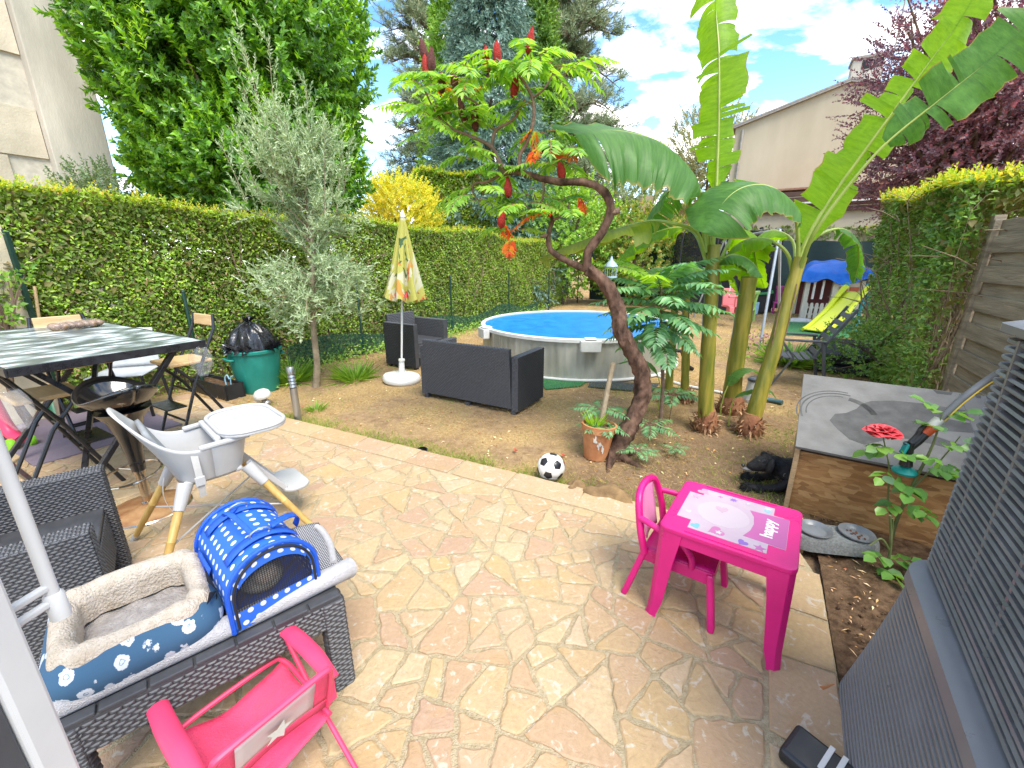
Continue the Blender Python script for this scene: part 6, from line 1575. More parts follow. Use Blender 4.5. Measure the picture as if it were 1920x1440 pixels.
kid_chair('toddler_chair', 'lime green toddler chair under the cut banana stem', (6.2, 11.3, -.05), R(-150), mat('lime_plastic', (.30, .50, .12), .45), 3)
og = (6.9, 12.6, -.05); bx_ = thing('toy_box', 'pale blue plastic toy crate on the ground by the trampoline', 'toy box', og, .3)
LBL = mat('pale_blue_crate', (.30, .48, .62), .5)
for c, d in (((0, 0, .03), (.6, .4, .04)), ((0, -.19, .2), (.6, .03, .34)), ((0, .19, .2), (.6, .03, .34)), ((-.29, 0, .2), (.03, .36, .34)), ((.29, 0, .2), (.03, .36, .34))): mb = MB(); mb.box(c, d); mb.build('side', LBL, bx_, bevel=.01)
og = (7.6, 11.2, -.05); sm = thing('white_tray', 'white plastic tray lying before the playhouse fence', 'tray', og, .4); mb = MB(); mb.prism([(.36 * math.cos(a) * (1 + .1 * math.sin(3 * a)), .26 * math.sin(a)) for a in np.linspace(0, 6.1, 18)], 0, .06); mb.build('tray', WPL, sm, bevel=.015)
fl = thing('pink_flowers', 'clump of small pink flowers beside the grey chair', 'flowers', (4.1, 6.9, -.05)); l_ = Leaves(); P = np.array([[random.gauss(0, .18), random.gauss(0, .14), .3 + random.gauss(0, .07)] for _ in range(60)])
l_.put(P, rand_dir(60), rand_dir(60), .045, .035, .3); l_.build('petals', mat('pink_petal', (.50, .16, .34), .6, transl=.3), fl)['kind'] = 'stuff'; l_ = Leaves(); P2 = P.copy(); P2[:, 2] *= RNG.uniform(0, .9, 60); l_.put(P2, rand_dir(60) + np.array([0, 0, .6]), rand_dir(60), .08, .04, .3); l_.build('leaves', WEED, fl)
# ================================================================== bar table and its seats
BLK = mat('black_steel', (.012, .012, .014), .32, col2=(.022, .022, .025), vs=20, spec=.5)
WOOD = mat('pale_wood', (.46, .29, .13), .5, col2=(.62, .44, .23), vs=6, stretch=(1, 8, 8), detail=8)
def tabletop_mat():
    m, t, b = _nodes('leaf_print_top'); co = t.nodes.new('ShaderNodeTexCoord')
    mp = t.nodes.new('ShaderNodeMapping'); mp.inputs['Scale'].default_value = (1.0, 2.1, 1); mp.inputs['Rotation'].default_value = (0, 0, .3); lk(t, co.outputs['Object'], mp.inputs[0])
    v = t.nodes.new('ShaderNodeTexVoronoi'); v.inputs['Scale'].default_value = 6.0; lk(t, mp.outputs[0], v.inputs['Vector'])
    n = t.nodes.new('ShaderNodeTexNoise'); n.inputs['Scale'].default_value = 9; n.inputs['Detail'].default_value = 6; lk(t, mp.outputs[0], n.inputs['Vector'])
    a = t.nodes.new('ShaderNodeMath'); a.operation = 'MULTIPLY_ADD'; lk(t, n.outputs[0], a.inputs[0]); a.inputs[1].default_value = .55; lk(t, v.outputs['Distance'], a.inputs[2])
    r = t.nodes.new('ShaderNodeValToRGB'); e = r.color_ramp.elements; e[0].position = .56; e[0].color = (.62, .66, .66, 1); e[1].position = 1.0; e[1].color = (.11, .13, .125, 1)
    q = e.new(.70); q.color = (.33, .37, .37, 1); lk(t, a.outputs[0], r.inputs[0]); lk(t, r.outputs[0], b.inputs['Base Color']); b.inputs['Roughness'].default_value = .3; b.inputs['Coat Weight'].default_value = .15; return m
og = (-3.20, 2.98, 0); bt = thing('bar_table', 'tall black folding bar table with grey leaf-print top', 'table', og, R(60))
mb = MB(); mb.box((0, 0, .985), (.93, 1.86, .03)); mb.build('table_top', tabletop_mat(), bt, bevel=.004)
for (c, d) in (((.467, 0, .978), (.012, 1.88, .05)), ((-.467, 0, .978), (.012, 1.88, .05)), ((0, .936, .978), (.92, .012, .05)), ((0, -.936, .978), (.92, .012, .05))):
    mb = MB(); mb.box(c, d); mb.build('edge_band', BLK, bt, bevel=.003)
for y in (-.78, .62):
    for s in (-1, 1):
        mb = MB(); mb.bar((s * .36, y + .012 * s, .96), (-s * .40, y + .012 * s, .01), .045, .03); mb.build('leg', BLK, bt, bevel=.004)
for x, z in ((.36, .95), (-.36, .95), (.38, .05), (-.38, .05)):
    mb = MB(); mb.bar((x, -.78, z), (x, .62, z), .03, .03); mb.build('stretcher', BLK, bt, bevel=.003)
mb = MB(); mb.bar((-.30, -.72, .12), (.30, .55, .80), .03, .03); mb.build('brace', BLK, bt, bevel=.003)
bread = thing('bread_bag', 'clear bag of brown rolls lying on the tall table', 'bread', (-3.54, 3.42, 1.0), R(70))
CR = mat('bread_crust', (.11, .05, .025), .5, col2=(.30, .17, .08), vs=18, coat=.4)
for k in range(7): mb = MB(); mb.sphere((-.13 + .045 * k, .012 * (-1) ** k, .034), .034, 12, 8, (1, 1.7, .9), (0, 0, .2 * (-1) ** k)); mb.build('roll', CR, bread, smooth=True)
FILM = mat('clear_film', (.6, .6, .62), .1, alpha=.13, spec=.8, bump=.6, bs=30)
mb = MB(); mb.sphere((0, 0, .038), 1, 20, 12, (.19, .075, .042)); mb.build('film', FILM, bread, smooth=True)
def bar_chair(label, loc, rz):
    r = thing('folding_bar_chair', label, 'bar chair', loc, rz, 'folding bar chairs at the tall table')
    mb = MB(); mb.box((0, .02, .70), (.36, .32, .028)); mb.build('seat', WOOD, r, bevel=.008)
    mb = MB(); mb.box((0, -.215, 1.03), (.30, .025, .095), (R(8), 0, 0)); mb.build('backrest', WOOD, r, bevel=.008)
    for s in (-1, 1):
        mb = MB(); mb.tube([(s * .19, .24, 0), (s * .19, .02, .55), (s * .185, -.14, .86), (s * .18, -.20, .97), (s * .16, -.22, 1.08)], .013, 8); mb.build('front_leg', BLK, r, smooth=True)
        mb = MB(); mb.tube([(s * .165, -.27, 0), (s * .165, -.02, .48), (s * .165, .14, .68)], .013, 8); mb.build('rear_leg', BLK, r, smooth=True)
    for y, z in ((.155, .22), (.06, .46), (-.22, .10)): mb = MB(); mb.tube([(-.18, y, z), (.18, y, z)], .010, 7); mb.build('rung', BLK, r, smooth=True)
    mb = MB(); mb.box((0, .19, .34), (.33, .15, .012)); mb.build('footrest', BLK, r, bevel=.003)
    return r
bc = bar_chair('folding bar chair with pale wooden back at the hedge side of the tall table', (-2.86, 3.58, 0), R(150))
copy_thing(bc, (-3.70, 3.50, 0), R(240), 'folding bar chair pushed under the far end of the tall table')
copy_thing(bc, (-3.10, 2.62, 0), R(-30), 'folding bar chair with wooden seat under the near side of the tall table')
og = (-3.95, 4.15, 0); gp = thing('plastic_garden_chair', 'pale grey moulded plastic chair behind the tall table', 'chair', og, R(200)); LG = mat('light_grey_plastic', (.42, .44, .46), .4)
mb = MB(); mb.grid(lambda u, v: (-.23 + .46 * u, -.22 + .44 * v, .44 - .03 * math.sin(math.pi * u) * math.sin(math.pi * v)), 12, 12); mb.build('seat', LG, gp, smooth=True, solid=.012)
mb = MB(); mb.grid(lambda u, v: ((-.23 + .46 * u) * (1 - .15 * v), -.22 - .10 * v - .04 * math.sin(math.pi * u), .44 + .40 * v), 14, 10); mb.build('backrest', LG, gp, smooth=True, solid=.012)
for x in (-.21, .21):
    for y in (-.22, .2): mb = MB(); mb.tube([(x, y, .43), (x * 1.15, y * 1.15, 0)], .015, 8); mb.build('leg', BLK, gp, smooth=True)
# bar stool
CHROME = mat('worn_chrome', (.50, .46, .40), .16, .95, col2=(.42, .30, .18), vs=14)
RUST = mat('rusted_plate', (.26, .11, .04), .6, .35, col2=(.46, .27, .12), vs=9, detail=9)
og = (-2.34, 2.38, 0); so = thing('bar_stool', 'glossy black swivel bar stool on a rusty round base', 'bar stool', og, R(-25))
mb = MB(); mb.lathe([(.215, 0), (.22, .006), (.21, .014), (.06, .035), (.04, .045)], (0, 0, 0), 48); bo = mb.build('base_plate', RUST, so, smooth=True)
mb = MB(); mb.lathe([(.222, 0), (.224, .006), (.216, .013), (.214, .006)], (0, 0, 0), 48); mb.build('base_rim', CHROME, bo, smooth=True)
mb = MB(); mb.lathe([(.034, .03), (.034, .06), (.026, .065), (.026, .26), (.034, .262), (.034, .29)], (0, 0, 0), 24); mb.build('column', CHROME, so, smooth=True)
mb = MB(); mb.lathe([(.036, .28), (.045, .40), (.062, .52), (.09, .62), (.14, .685)], (0, 0, 0), 28); GLB = mat('gloss_black', (.008, .008, .009), .08, spec=.6, coat=.6); mb.build('pedestal', GLB, so, smooth=True)
mb = MB(); mb.tube([(.15 * math.cos(a), .15 * math.sin(a) - .04, .27 + .02 * math.sin(a)) for a in np.linspace(.0, 6.283, 30)], .008, 7); mb.tube([(0, 0, .28), (.14, -.04, .275)], .007, 6); mb.tube([(0, 0, .28), (-.14, -.04, .275)], .007, 6); mb.build('foot_ring', CHROME, so, smooth=True)
def shell(u, v):
    a = u * 2 * math.pi; q = v; rx, ry = .225, .185; x = rx * q * math.cos(a); y = ry * q * math.sin(a)
    return (x, y, .685 + .085 * q ** 3 * (.6 + .4 * abs(math.cos(a))) + .035 * q ** 2 + .05 * (x / rx) ** 2 * q)
mb = MB(); mb.grid(shell, 49, 12); mb.build('seat_shell', GLB, so, smooth=True, solid=.014, angle=180)

# ================================================================== high chair
HW = mat('white_highchair_plastic', (.45, .445, .44), .38, var=.04, spec=.5); BAMB = mat('bamboo_leg', (.44, .27, .07), .5, col2=(.58, .39, .13), vs=7, stretch=(4, 4, .7), detail=8); GREYP = mat('grey_cushion', (.25, .26, .27), .7)
og = (-1.67, 2.09, 0); hc = thing('high_chair', 'white high chair with tray on splayed bamboo legs', 'high chair', og, R(-43)); hc.scale = (.98, .98, 1.0)
TOP = [(-.15, -.13), (.15, -.13), (.15, .15), (-.15, .15)]; BOT = [(-.36, -.37), (.36, -.37), (.37, .40), (-.36, .38)]
for (tx, ty), (bx, by) in zip(TOP, BOT):
    a = Vector((tx, ty, .46)); b = Vector((bx, by, 0)); mb = MB(); mb.tube([a.lerp(b, .22), a.lerp(b, .5), a.lerp(b, .505), a.lerp(b, .515), a.lerp(b, .95)], [.021, .019, .0205, .019, .016], 12); lg = mb.build('leg', BAMB, hc, smooth=True)
    mb = MB(); mb.tube([a, a.lerp(b, .24)], [.036, .026], 12); mb.build('leg_socket', HW, lg, smooth=True)
    mb = MB(); mb.tube([a.lerp(b, .935), b], [.0185, .0165], 12); mb.build('foot_cap', HW, lg, smooth=True)
for i in (0, 1): j = i + 2; a = Vector((*TOP[i], .46)).lerp(Vector((*BOT[i], 0)), .55); b = Vector((*TOP[j], .46)).lerp(Vector((*BOT[j], 0)), .55); mb = MB(); mb.tube([a, b + Vector((0, 0, .01 * i))], .005, 6); mb.build('cross_wire', HW, hc, smooth=True)
def bucket(u, v):
    a = u * 2 * math.pi; sx_, sy_ = .185, .18; c, s = math.cos(a), math.sin(a); p = .62; x = sx_ * math.copysign(abs(c) ** p, c); y = sy_ * math.copysign(abs(s) ** p, s)
    k = .80 + .26 * v; back = max(0, -s); h = .19 + .24 * back ** 2.2 * (1 - .55 * abs(c) ** 3)
    return (x * k, y * k - .14 * (v ** 1.3) * back ** 2, .44 + v * h)
mb = MB(); mb.grid(bucket, 65, 14); mb.build('seat_shell', HW, hc, smooth=True, solid=.012, angle=180)
mb = MB(); mb.box((0, 0, .445), (.28, .27, .03)); mb.build('seat_pan', HW, hc, bevel=.012)
mb = MB(); mb.grid(lambda u, v: (-.13 + .26 * u, -.125 - .11 * v, .50 + .26 * v), 8, 8); mb.build('cushion', GREYP, hc, smooth=True, solid=.02)
def rrect(w, h, r, n=6):
    o = []
    for cx_, cy_, a0 in ((w / 2 - r, h / 2 - r, 0), (-w / 2 + r, h / 2 - r, 90), (-w / 2 + r, -h / 2 + r, 180), (w / 2 - r, -h / 2 + r, 270)):
        for k in range(n + 1): a = R(a0 + 90 * k / n); o.append((cx_ + r * math.cos(a), cy_ + r * math.sin(a)))
    return o
tray = [(x * 1.0, y) for x, y in rrect(.50, .34, .13, 8)]
mb = MB(); M_ = Matrix.Translation((0, .22, .655)); mb.prism(tray, 0, .018, M_); to = mb.build('tray', HW, hc, bevel=.006)
rim = rrect(.50, .34, .13, 8); mb = MB(); mb.tube([(x * .97, y * .96 + .22, .678) for x, y in rim], .011, 8, closed=True); mb.build('tray_rim', HW, to, smooth=True)
mb = MB(); mb.box((0, .04, .655), (.36, .03, .03)); mb.build('tray_bridge', HW, to, bevel=.01)
for s in (-1, 1): mb = MB(); mb.bar((s * .19, -.05, .635), (s * .20, .18, .648), .03, .025); mb.build('tray_arm', HW, to, bevel=.008)
mb = MB(); mb.prism(rrect(.32, .16, .07, 6), .20, .225, Matrix.Translation((0, .40, 0))); fr = mb.build('footrest', HW, hc, bevel=.01, seg=3)
for s in (-1, 1): mb = MB(); mb.bar((s * .10, .17, .46), (s * .11, .34, .22), .02, .03); mb.build('footrest_arm', HW, fr, bevel=.005)
STRAP = mat('pale_webbing', (.50, .48, .45), .8); mb = MB()
mb.grid(lambda u, v: (.19 + .012 * math.sin(3 * v), -.09 + .03 * u, .62 - .24 * v), 3, 10); mb.build('harness_strap', STRAP, hc, solid=.002); mb = MB(); mb.grid(lambda u, v: (-.02 + .02 * u, -.195 - .02 * math.sin(4 * v), .46 - .26 * v), 3, 10); mb.build('harness_strap', STRAP, hc, solid=.002)
mb = MB(); mb.box((.203, -.075, .47), (.012, .045, .05)); mb.build('buckle', HW, hc, bevel=.004)

# ================================================================== wicker coffee table with its load
U_ = Vector((.767, .641, 0)); V_ = Vector((-.641, .767, 0)); A_ = math.atan2(.641, .767)
C0 = Vector((-.60, 1.22, 0)); ctr = C0 - U_ * .375 + V_ * .275
ct = thing('wicker_coffee_table', 'dark wicker low table carrying the dog bed and the pet carrier', 'table', (ctr.x, ctr.y, 0), A_)
mb = MB(); mb.box((0, 0, .385), (.74, .54, .03)); mb.build('top', WICKB, ct, bevel=.004)
for c, d, f in (((0, -.245, .34), (.62, .05, .10), ['-y', '+y']), ((0, .245, .34), (.62, .05, .10), ['-y', '+y']), ((.345, 0, .34), (.05, .42, .10), ['+x', '-x']), ((-.345, 0, .34), (.05, .42, .10), ['+x', '-x'])): woven_slab('apron', ct, c, d, .026, .0125, f, bevel=.003)
for sx_ in (-1, 1):
    for sy in (-1, 1): woven_slab('leg', ct, (sx_ * .34, sy * .24, .196), (.07, .07, .388), .024, .0125, ['-y', '+y', '+x', '-x'], bevel=.004)
for k in range(7): mb = MB(); mb.box((-.315 + .105 * k, -.255, .4045), (.099, .035, .012)); mb.build('edge_tile', WICKB, ct, bevel=.003)
# striped rug with rolled edges, draped over the table
def rug_mat():
    m, t, b = _nodes('woven_rug'); co = t.nodes.new('ShaderNodeTexCoord'); w = t.nodes.new('ShaderNodeTexWave'); w.wave_type = 'BANDS'; w.bands_direction = 'Y'; w.inputs['Scale'].default_value = 28; w.inputs['Distortion'].default_value = .6; lk(t, co.outputs['Object'], w.inputs['Vector'])
    w2 = t.nodes.new('ShaderNodeTexWave'); w2.bands_direction = 'X'; w2.inputs['Scale'].default_value = 45; lk(t, co.outputs['Object'], w2.inputs['Vector'])
    mx = t.nodes.new('ShaderNodeMath'); mx.operation = 'MULTIPLY'; lk(t, w.outputs[0], mx.inputs[0]); lk(t, w2.outputs[0], mx.inputs[1])
    r = t.nodes.new('ShaderNodeValToRGB'); r.color_ramp.elements[0].position = .12; r.color_ramp.elements[0].color = (.05, .05, .06, 1); r.color_ramp.elements[1].position = .42; r.color_ramp.elements[1].color = (.52, .51, .52, 1)
    lk(t, mx.outputs[0], r.inputs[0]); lk(t, r.outputs[0], b.inputs['Base Color']); b.inputs['Roughness'].default_value = .95
    bp = t.nodes.new('ShaderNodeBump'); bp.inputs['Strength'].default_value = .8; bp.inputs['Distance'].default_value = .003; lk(t, mx.outputs[0], bp.inputs['Height']); lk(t, bp.outputs[0], b.inputs['Normal']); return m
ru = thing('woven_rug', 'grey and white woven rug with rolled white edge on the low table', 'rug', (ctr.x, ctr.y, .40), A_)
mb = MB(); mb.grid(lambda u, v: (-.40 + .84 * u, -.185 + .43 * v, .012 + .006 * math.sin(9 * u + 3 * v) - (.9 * max(0, u - .93) ** 1.5)), 40, 20); mb.build('rug_sheet', rug_mat(), ru, smooth=True, solid=.008)
RW = mat('white_rug_edge', (.52, .50, .50), .95, var=.08, vs=60, bump=1, bs=260)
mb = MB(); mb.curve([(-.42, -.205, .028), (-.2, -.205, .03), (.1, -.2, .03), (.36, -.19, .032), (.44, -.16, .012)], [.036, .034, .034, .034, .038], 14, 30); mb.build('rolled_edge', RW, ru, smooth=True)
mb = MB(); mb.curve([(.40, -.10, .012), (.43, .05, .0), (.43, .16, .006), (.42, .2, .008)], [.014, .014, .014, .012], 12, 20); mb.build('folded_end', RW, ru, smooth=True)
BIND = mat('rug_binding', (.12, .11, .13), .9); mb = MB(); mb.lathe([(.0, 0), (.037, 0), (.0375, .006), (.03, .008)], (-.425, -.205, .028), 14, rot=(0, R(-90), 0)); mb.build('edge_binding', BIND, ru, smooth=True)
# dog bed
FUR = mat('grey_plush', (.30, .265, .24), .95, col2=(.44, .40, .37), vs=26, bump=1.0, bs=120, detail=9, spec=.1); FURC = mat('cream_plush', (.46, .38, .29), .95, col2=(.58, .50, .41), vs=26, bump=1.0, bs=120, detail=9, spec=.1)
def bedcloth():
    m, t, b = _nodes('cat_print_denim'); co = t.nodes.new('ShaderNodeTexCoord'); v = t.nodes.new('ShaderNodeTexVoronoi'); v.inputs['Scale'].default_value = 17; v.inputs['Randomness'].default_value = .75; lk(t, co.outputs['Object'], v.inputs['Vector'])
    n = t.nodes.new('ShaderNodeTexNoise'); n.inputs['Scale'].default_value = 90; lk(t, co.outputs['Object'], n.inputs['Vector'])
    a = t.nodes.new('ShaderNodeMath'); a.operation = 'MULTIPLY_ADD'; lk(t, n.outputs[0], a.inputs[0]); a.inputs[1].default_value = .30; lk(t, v.outputs['Distance'], a.inputs[2])
    r = t.nodes.new('ShaderNodeValToRGB'); e = r.color_ramp.elements; e[0].position = .50; e[0].color = (.52, .56, .60, 1); e[1].position = .53; e[1].color = (.035, .095, .17, 1); q = e.new(.30); q.color = (.50, .55, .60, 1); q2 = e.new(.29); q2.color = (.06, .13, .22, 1); q3 = e.new(.24); q3.color = (.50, .55, .6, 1)
    lk(t, a.outputs[0], r.inputs[0]); lk(t, r.outputs[0], b.inputs['Base Color']); b.inputs['Roughness'].default_value = .9; return m
bp_ = ctr - U_ * .165 - V_ * .05
bd = thing('dog_bed', 'rectangular blue printed dog bed lined with grey plush', 'dog bed', (bp_.x, bp_.y, .418), A_ + R(3)); bd.scale = (.74, .82, .98)
def bedwall(u, v):
    a = u * 2 * math.pi; c, s = math.cos(a), math.sin(a); p = .42; x = math.copysign(abs(c) ** p, c); y = math.copysign(abs(s) ** p, s)
    th = v * math.pi; o = .052 * math.sin(th) ; off = -.045 * math.cos(th)
    lump = 1 + .06 * math.sin(7 * a + 1)
    return (x * (.235 + off), y * (.195 + off), .055 + o * 2.0 * lump * (1 if s < .3 else 1.18) - .05 * (1 - math.sin(th)))
def outer(u, v):
    a = u * 2 * math.pi; c, s = math.cos(a), math.sin(a); p = .42; x = math.copysign(abs(c) ** p, c); y = math.copysign(abs(s) ** p, s); b = .03 * math.sin(math.pi * v)
    return (x * (.255 + b - .012 * v), y * (.215 + b - .012 * v), .003 + .125 * v * (1 if s < .3 else 1.12))
mb = MB(); mb.grid(outer, 73, 10); mb.build('cloth_side', bedcloth(), bd, smooth=True, angle=180)
def roll(u, v):
    a = u * 2 * math.pi; c, s = math.cos(a), math.sin(a); p = .42; x = math.copysign(abs(c) ** p, c); y = math.copysign(abs(s) ** p, s); th = -.2 + v * 3.6
    rr = .045 * (1 + .08 * math.sin(9 * a)); return (x * (.212 + rr * math.cos(th) * .9), y * (.172 + rr * math.cos(th) * .9), .105 * (1 if s < .3 else 1.14) + rr * math.sin(th) - (.05 if v > .98 else 0))
mb = MB(); mb.grid(roll, 73, 14); mb.build('plush_rim', FURC, bd, smooth=True, angle=180)
mb = MB(); mb.grid(lambda u, v: ((-1 + 2 * u) * .205, (-1 + 2 * v) * .165, .045 + .022 * math.sin(math.pi * u) * math.sin(math.pi * v) + .004 * math.sin(23 * u) * math.sin(19 * v)), 30, 26); mb.build('cushion', FUR, bd, smooth=True)
# pet carrier
def dots():
    m, t, b = _nodes('blue_polka_dot'); uv = t.nodes.new('ShaderNodeUVMap'); sc = t.nodes.new('ShaderNodeVectorMath'); sc.operation = 'SCALE'; sc.inputs['Scale'].default_value = 27.0; lk(t, uv.outputs[0], sc.inputs[0])
    sp = t.nodes.new('ShaderNodeSeparateXYZ'); lk(t, sc.outputs[0], sp.inputs[0])
    def M(op, a, b_=None):
        n = t.nodes.new('ShaderNodeMath'); n.operation = op
        for i, q in enumerate((a, b_)):
            if q is None: continue
            if isinstance(q, (int, float)): n.inputs[i].default_value = q
            else: lk(t, q, n.inputs[i])
        return n.outputs[0]
    row = M('FLOOR', sp.outputs[1]); odd = M('MULTIPLY', M('MODULO', row, 2.0), .5)
    fx = M('SUBTRACT', M('FRACT', M('ADD', sp.outputs[0], odd)), .5); fy = M('SUBTRACT', M('FRACT', sp.outputs[1]), .5)
    d = M('SQRT', M('ADD', M('MULTIPLY', fx, fx), M('MULTIPLY', fy, fy))); f = M('LESS_THAN', d, .235)
    x = t.nodes.new('ShaderNodeMix'); x.data_type = 'RGBA'; lk(t, f, x.inputs[0]); x.inputs[6].default_value = (.022, .12, .52, 1); x.inputs[7].default_value = (.60, .66, .74, 1); lk(t, x.outputs[2], b.inputs['Base Color']); b.inputs['Roughness'].default_value = .6; b.inputs['Specular IOR Level'].default_value = .4; return m
DOT = dots(); BLU = mat('blue_webbing', (.008, .09, .55), .55, var=.15, vs=60, bump=.5, bs=300); MESHB = mat('black_net_door', (.010, .010, .012), .7)
cp_ = ctr + U_ * .165 - V_ * .045
pc = thing('pet_carrier', 'blue polka dot soft pet carrier with black mesh door on the low table', 'pet carrier', (cp_.x, cp_.y, .418), A_ + R(8))
def arch(s, w=.135, h=.25):
    """cross-section outline, s 0..1 from right foot over the top to left foot"""
    if s < .22: return (w, h * .46 * s / .22)
    if s > .78: return (-w, h * .46 * (1 - s) / .22)
    a = (s - .22) / .56 * math.pi; return (w * math.cos(a), h * .46 + h * .54 * math.sin(a))
def sheet_uv(name, fn, nu, nv, uvf, m, parent, solid=0):
    vs = [fn(i / (nu - 1), j / (nv - 1)) for i in range(nu) for j in range(nv)]; uv = [uvf(i / (nu - 1), j / (nv - 1)) for i in range(nu) for j in range(nv)]
    fs = [(i * nv + j, (i + 1) * nv + j, (i + 1) * nv + j + 1, i * nv + j + 1) for i in range(nu - 1) for j in range(nv - 1)]
    o = bpy.data.objects.new(name, np_mesh(name, np.array(vs), np.array(fs), m, uv=np.array(uv), smooth=True)); link(o, parent)
    if solid: md = o.modifiers.new('s', 'SOLIDIFY'); md.thickness = solid
    return o
def body(u, v):
    x, z = arch(v); k = 1 + .012 * math.sin(5 * u + 9 * v); return (x * k, -.17 + .36 * u, z * k * (1 - .03 * math.sin(math.pi * u)))
sheet_uv('body', body, 14, 40, lambda u, v: (u * .36, v * .66), DOT, pc, .004)
for y, nm in ((-.172, 'front_panel'), (.192, 'rear_panel')):
    sheet_uv(nm, lambda u, v: (arch(u)[0] * (.86 + .14 * v), y, arch(u)[1] * (.88 + .12 * v) + (.0 if v == 1 else .003)), 40, 4, lambda u, v: (arch(u)[0] * (.86 + .14 * v) + .013, arch(u)[1] * (.88 + .12 * v)), DOT, pc, .003)
    mb = MB(); mb.tube([(arch(s)[0], y, arch(s)[1]) for s in np.linspace(0, 1, 40)], .008, 7); mb.build('piping', BLU, pc, smooth=True)
sheet_uv('front_sill', lambda u, v: (-.12 + .24 * u, -.178, .004 + .066 * v), 6, 3, lambda u, v: (.24 * u, .066 * v), DOT, pc)
mb = MB(); mb.box((0, .01, .006), (.266, .36, .012)); mb.build('floor_board', BLU, pc)
mb = MB()
for k in range(34):
    x = -.118 + .236 * k / 33; top = .235 - .5 * max(0, abs(x) - .03) ** 1.55 * 4; mb.tube([(x, -.170, .05), (x, -.170, max(.08, top))], .0011, 4, caps=False)
for k in range(24):
    z = .055 + .0072 * k; w = .122 if z < .12 else .122 * math.sqrt(max(0, 1 - ((z - .12) / .125) ** 2)); mb.tube([(-w, -.170, z), (w, -.170, z)], .0011, 4, caps=False)
tag(mb.build('mesh_door', MESHB, pc), kind='stuff')
mb = MB(); mb.tube([(arch(s)[0] * .90, -.179, arch(s)[1] * .93 + .004) for s in np.linspace(.02, .98, 40)], .0045, 6); mb.build('zip', DARK, pc, smooth=True)
def hood(u, v): a = R(25 + 130 * u); return (.118 * math.cos(a) * (1 - .05 * v), -.1775, .115 + .122 * math.sin(a) * (1 - .32 * v))
sheet_uv('door_hood', hood, 20, 4, lambda u, v: (.24 * u, .045 * v), DOT, pc)
for y in (-.10, .12):
    mb = MB(); mb.grid(lambda u, v: (arch(.34 + .32 * u)[0] * 1.03, y - .02 + .04 * v, arch(.34 + .32 * u)[1] * 1.025), 16, 3); mb.build('strap_band', BLU, pc, smooth=True, solid=.003)
    mb = MB(); mb.tube([(.03 * math.cos(a), y, .262 + .016 * math.sin(a)) for a in np.linspace(0, 6.0, 16)], .003, 6); mb.build('ring', STEEL, pc, smooth=True)
mb = MB(); mb.grid(lambda u, v: (-.02 - .05 * math.sin(math.pi * u) + .018 * v, .12 - .22 * u, .262 + .05 * math.sin(math.pi * u) - .02 * math.sin(7 * u)), 24, 4); mb.build('carry_handle', BLU, pc, smooth=True, solid=.004)
mb = MB(); mb.grid(lambda u, v: (.04 + .11 * math.sin(math.pi * .6 * u), -.10 + .10 * u + .035 * v, .262 - .10 * u ** 2), 18, 4); mb.build('shoulder_strap', BLU, pc, smooth=True, solid=.004)
mb = MB(); mb.grid(lambda u, v: (-.137 - .012 * math.sin(math.pi * v), -.02 + .14 * u, .06 + .10 * v), 8, 8); mb.build('side_pocket', BLU, pc, smooth=True, solid=.003)
l_ = Leaves(); l_.put(np.array([[-.142, -.09, .12], [-.142, -.09, .12], [-.142, -.09, .12]]), np.array([[-.3, -.2, -1], [-.2, .4, .8], [-.4, -.6, .2]]), np.array([[-1, 0, .2]] * 3), .09, .03, .2); l_.build('black_ribbon', DARK, pc)
pet = thing('pale_bundle', 'pale fluffy shape just visible inside the blue pet carrier', 'pet', tuple(cp_ + Vector((0, 0, .432))), A_ + R(8))
mb = MB(); mb.sphere((-.01, -.03, .055), .06, 16, 12, (1.25, 1.5, .85)); mb.sphere((-.01, -.105, .10), .042, 14, 10, (1, .9, .95)); mb.build('fluff', FURC, pet, smooth=True)

# ================================================================== pink folding camp chair
PK = mat('hot_pink_plastic', (.70, .05, .13), .42, var=.06, spec=.45); PKF = mat('pink_fabric', (.68, .05, .13), .7, var=.12, vs=25, bump=.4, bs=200); WHF = mat('washed_print', (.52, .44, .43), .7, col2=(.60, .30, .32), vs=7, lo=.45, hi=.75)
fd = Vector((.71, .70, 0)); sd2 = Vector((-.64, .77, 0))
og = (-.715, .875, 0); fc = thing('folding_kids_chair', 'hot pink folding camp chair for a child in front of the low table', 'chair', og, R(54)); fc.scale = (.88, .88, .86)
# local x along the backrest, +y towards the low table
for s in (-1, 1):
    mb = MB(); mb.curve([(s * .19, .23, .425), (s * .195, .12, .435), (s * .195, .0, .43), (s * .19, -.12, .40)], [.028, .03, .03, .022], 10, 18)
    for i, v in enumerate(mb.v): mb.v[i] = (v[0], v[1], .425 + (v[2] - .425) * .55)
    mb.build('armrest', PK, fc, smooth=True)
    mb = MB(); mb.tube([(s * .185, .20, .41), (s * .185, .02, .21), (s * .19, -.22, .0)], .009, 8); mb.build('front_leg', PK, fc, smooth=True)
    mb = MB(); mb.tube([(s * .18, -.10, .40), (s * .18, .04, .2), (s * .18, .20, .0)], .009, 8); mb.build('rear_leg', PK, fc, smooth=True)
    mb = MB(); mb.box((s * .19, -.235, .025), (.03, .05, .05)); mb.build('foot', PK, fc, bevel=.01)
    mb = MB(); mb.box((s * .18, -.095, .36), (.035, .05, .09)); mb.build('hinge', PK, fc, bevel=.008)
mb = MB(); mb.curve([(-.17, -.10, .30), (-.17, -.14, .44), (-.165, -.16, .505), (-.14, -.168, .525), (0, -.17, .528), (.14, -.168, .525), (.165, -.16, .505), (.17, -.14, .44), (.17, -.10, .30)], .010, 8, 46); mb.build('back_tube', PK, fc, smooth=True)
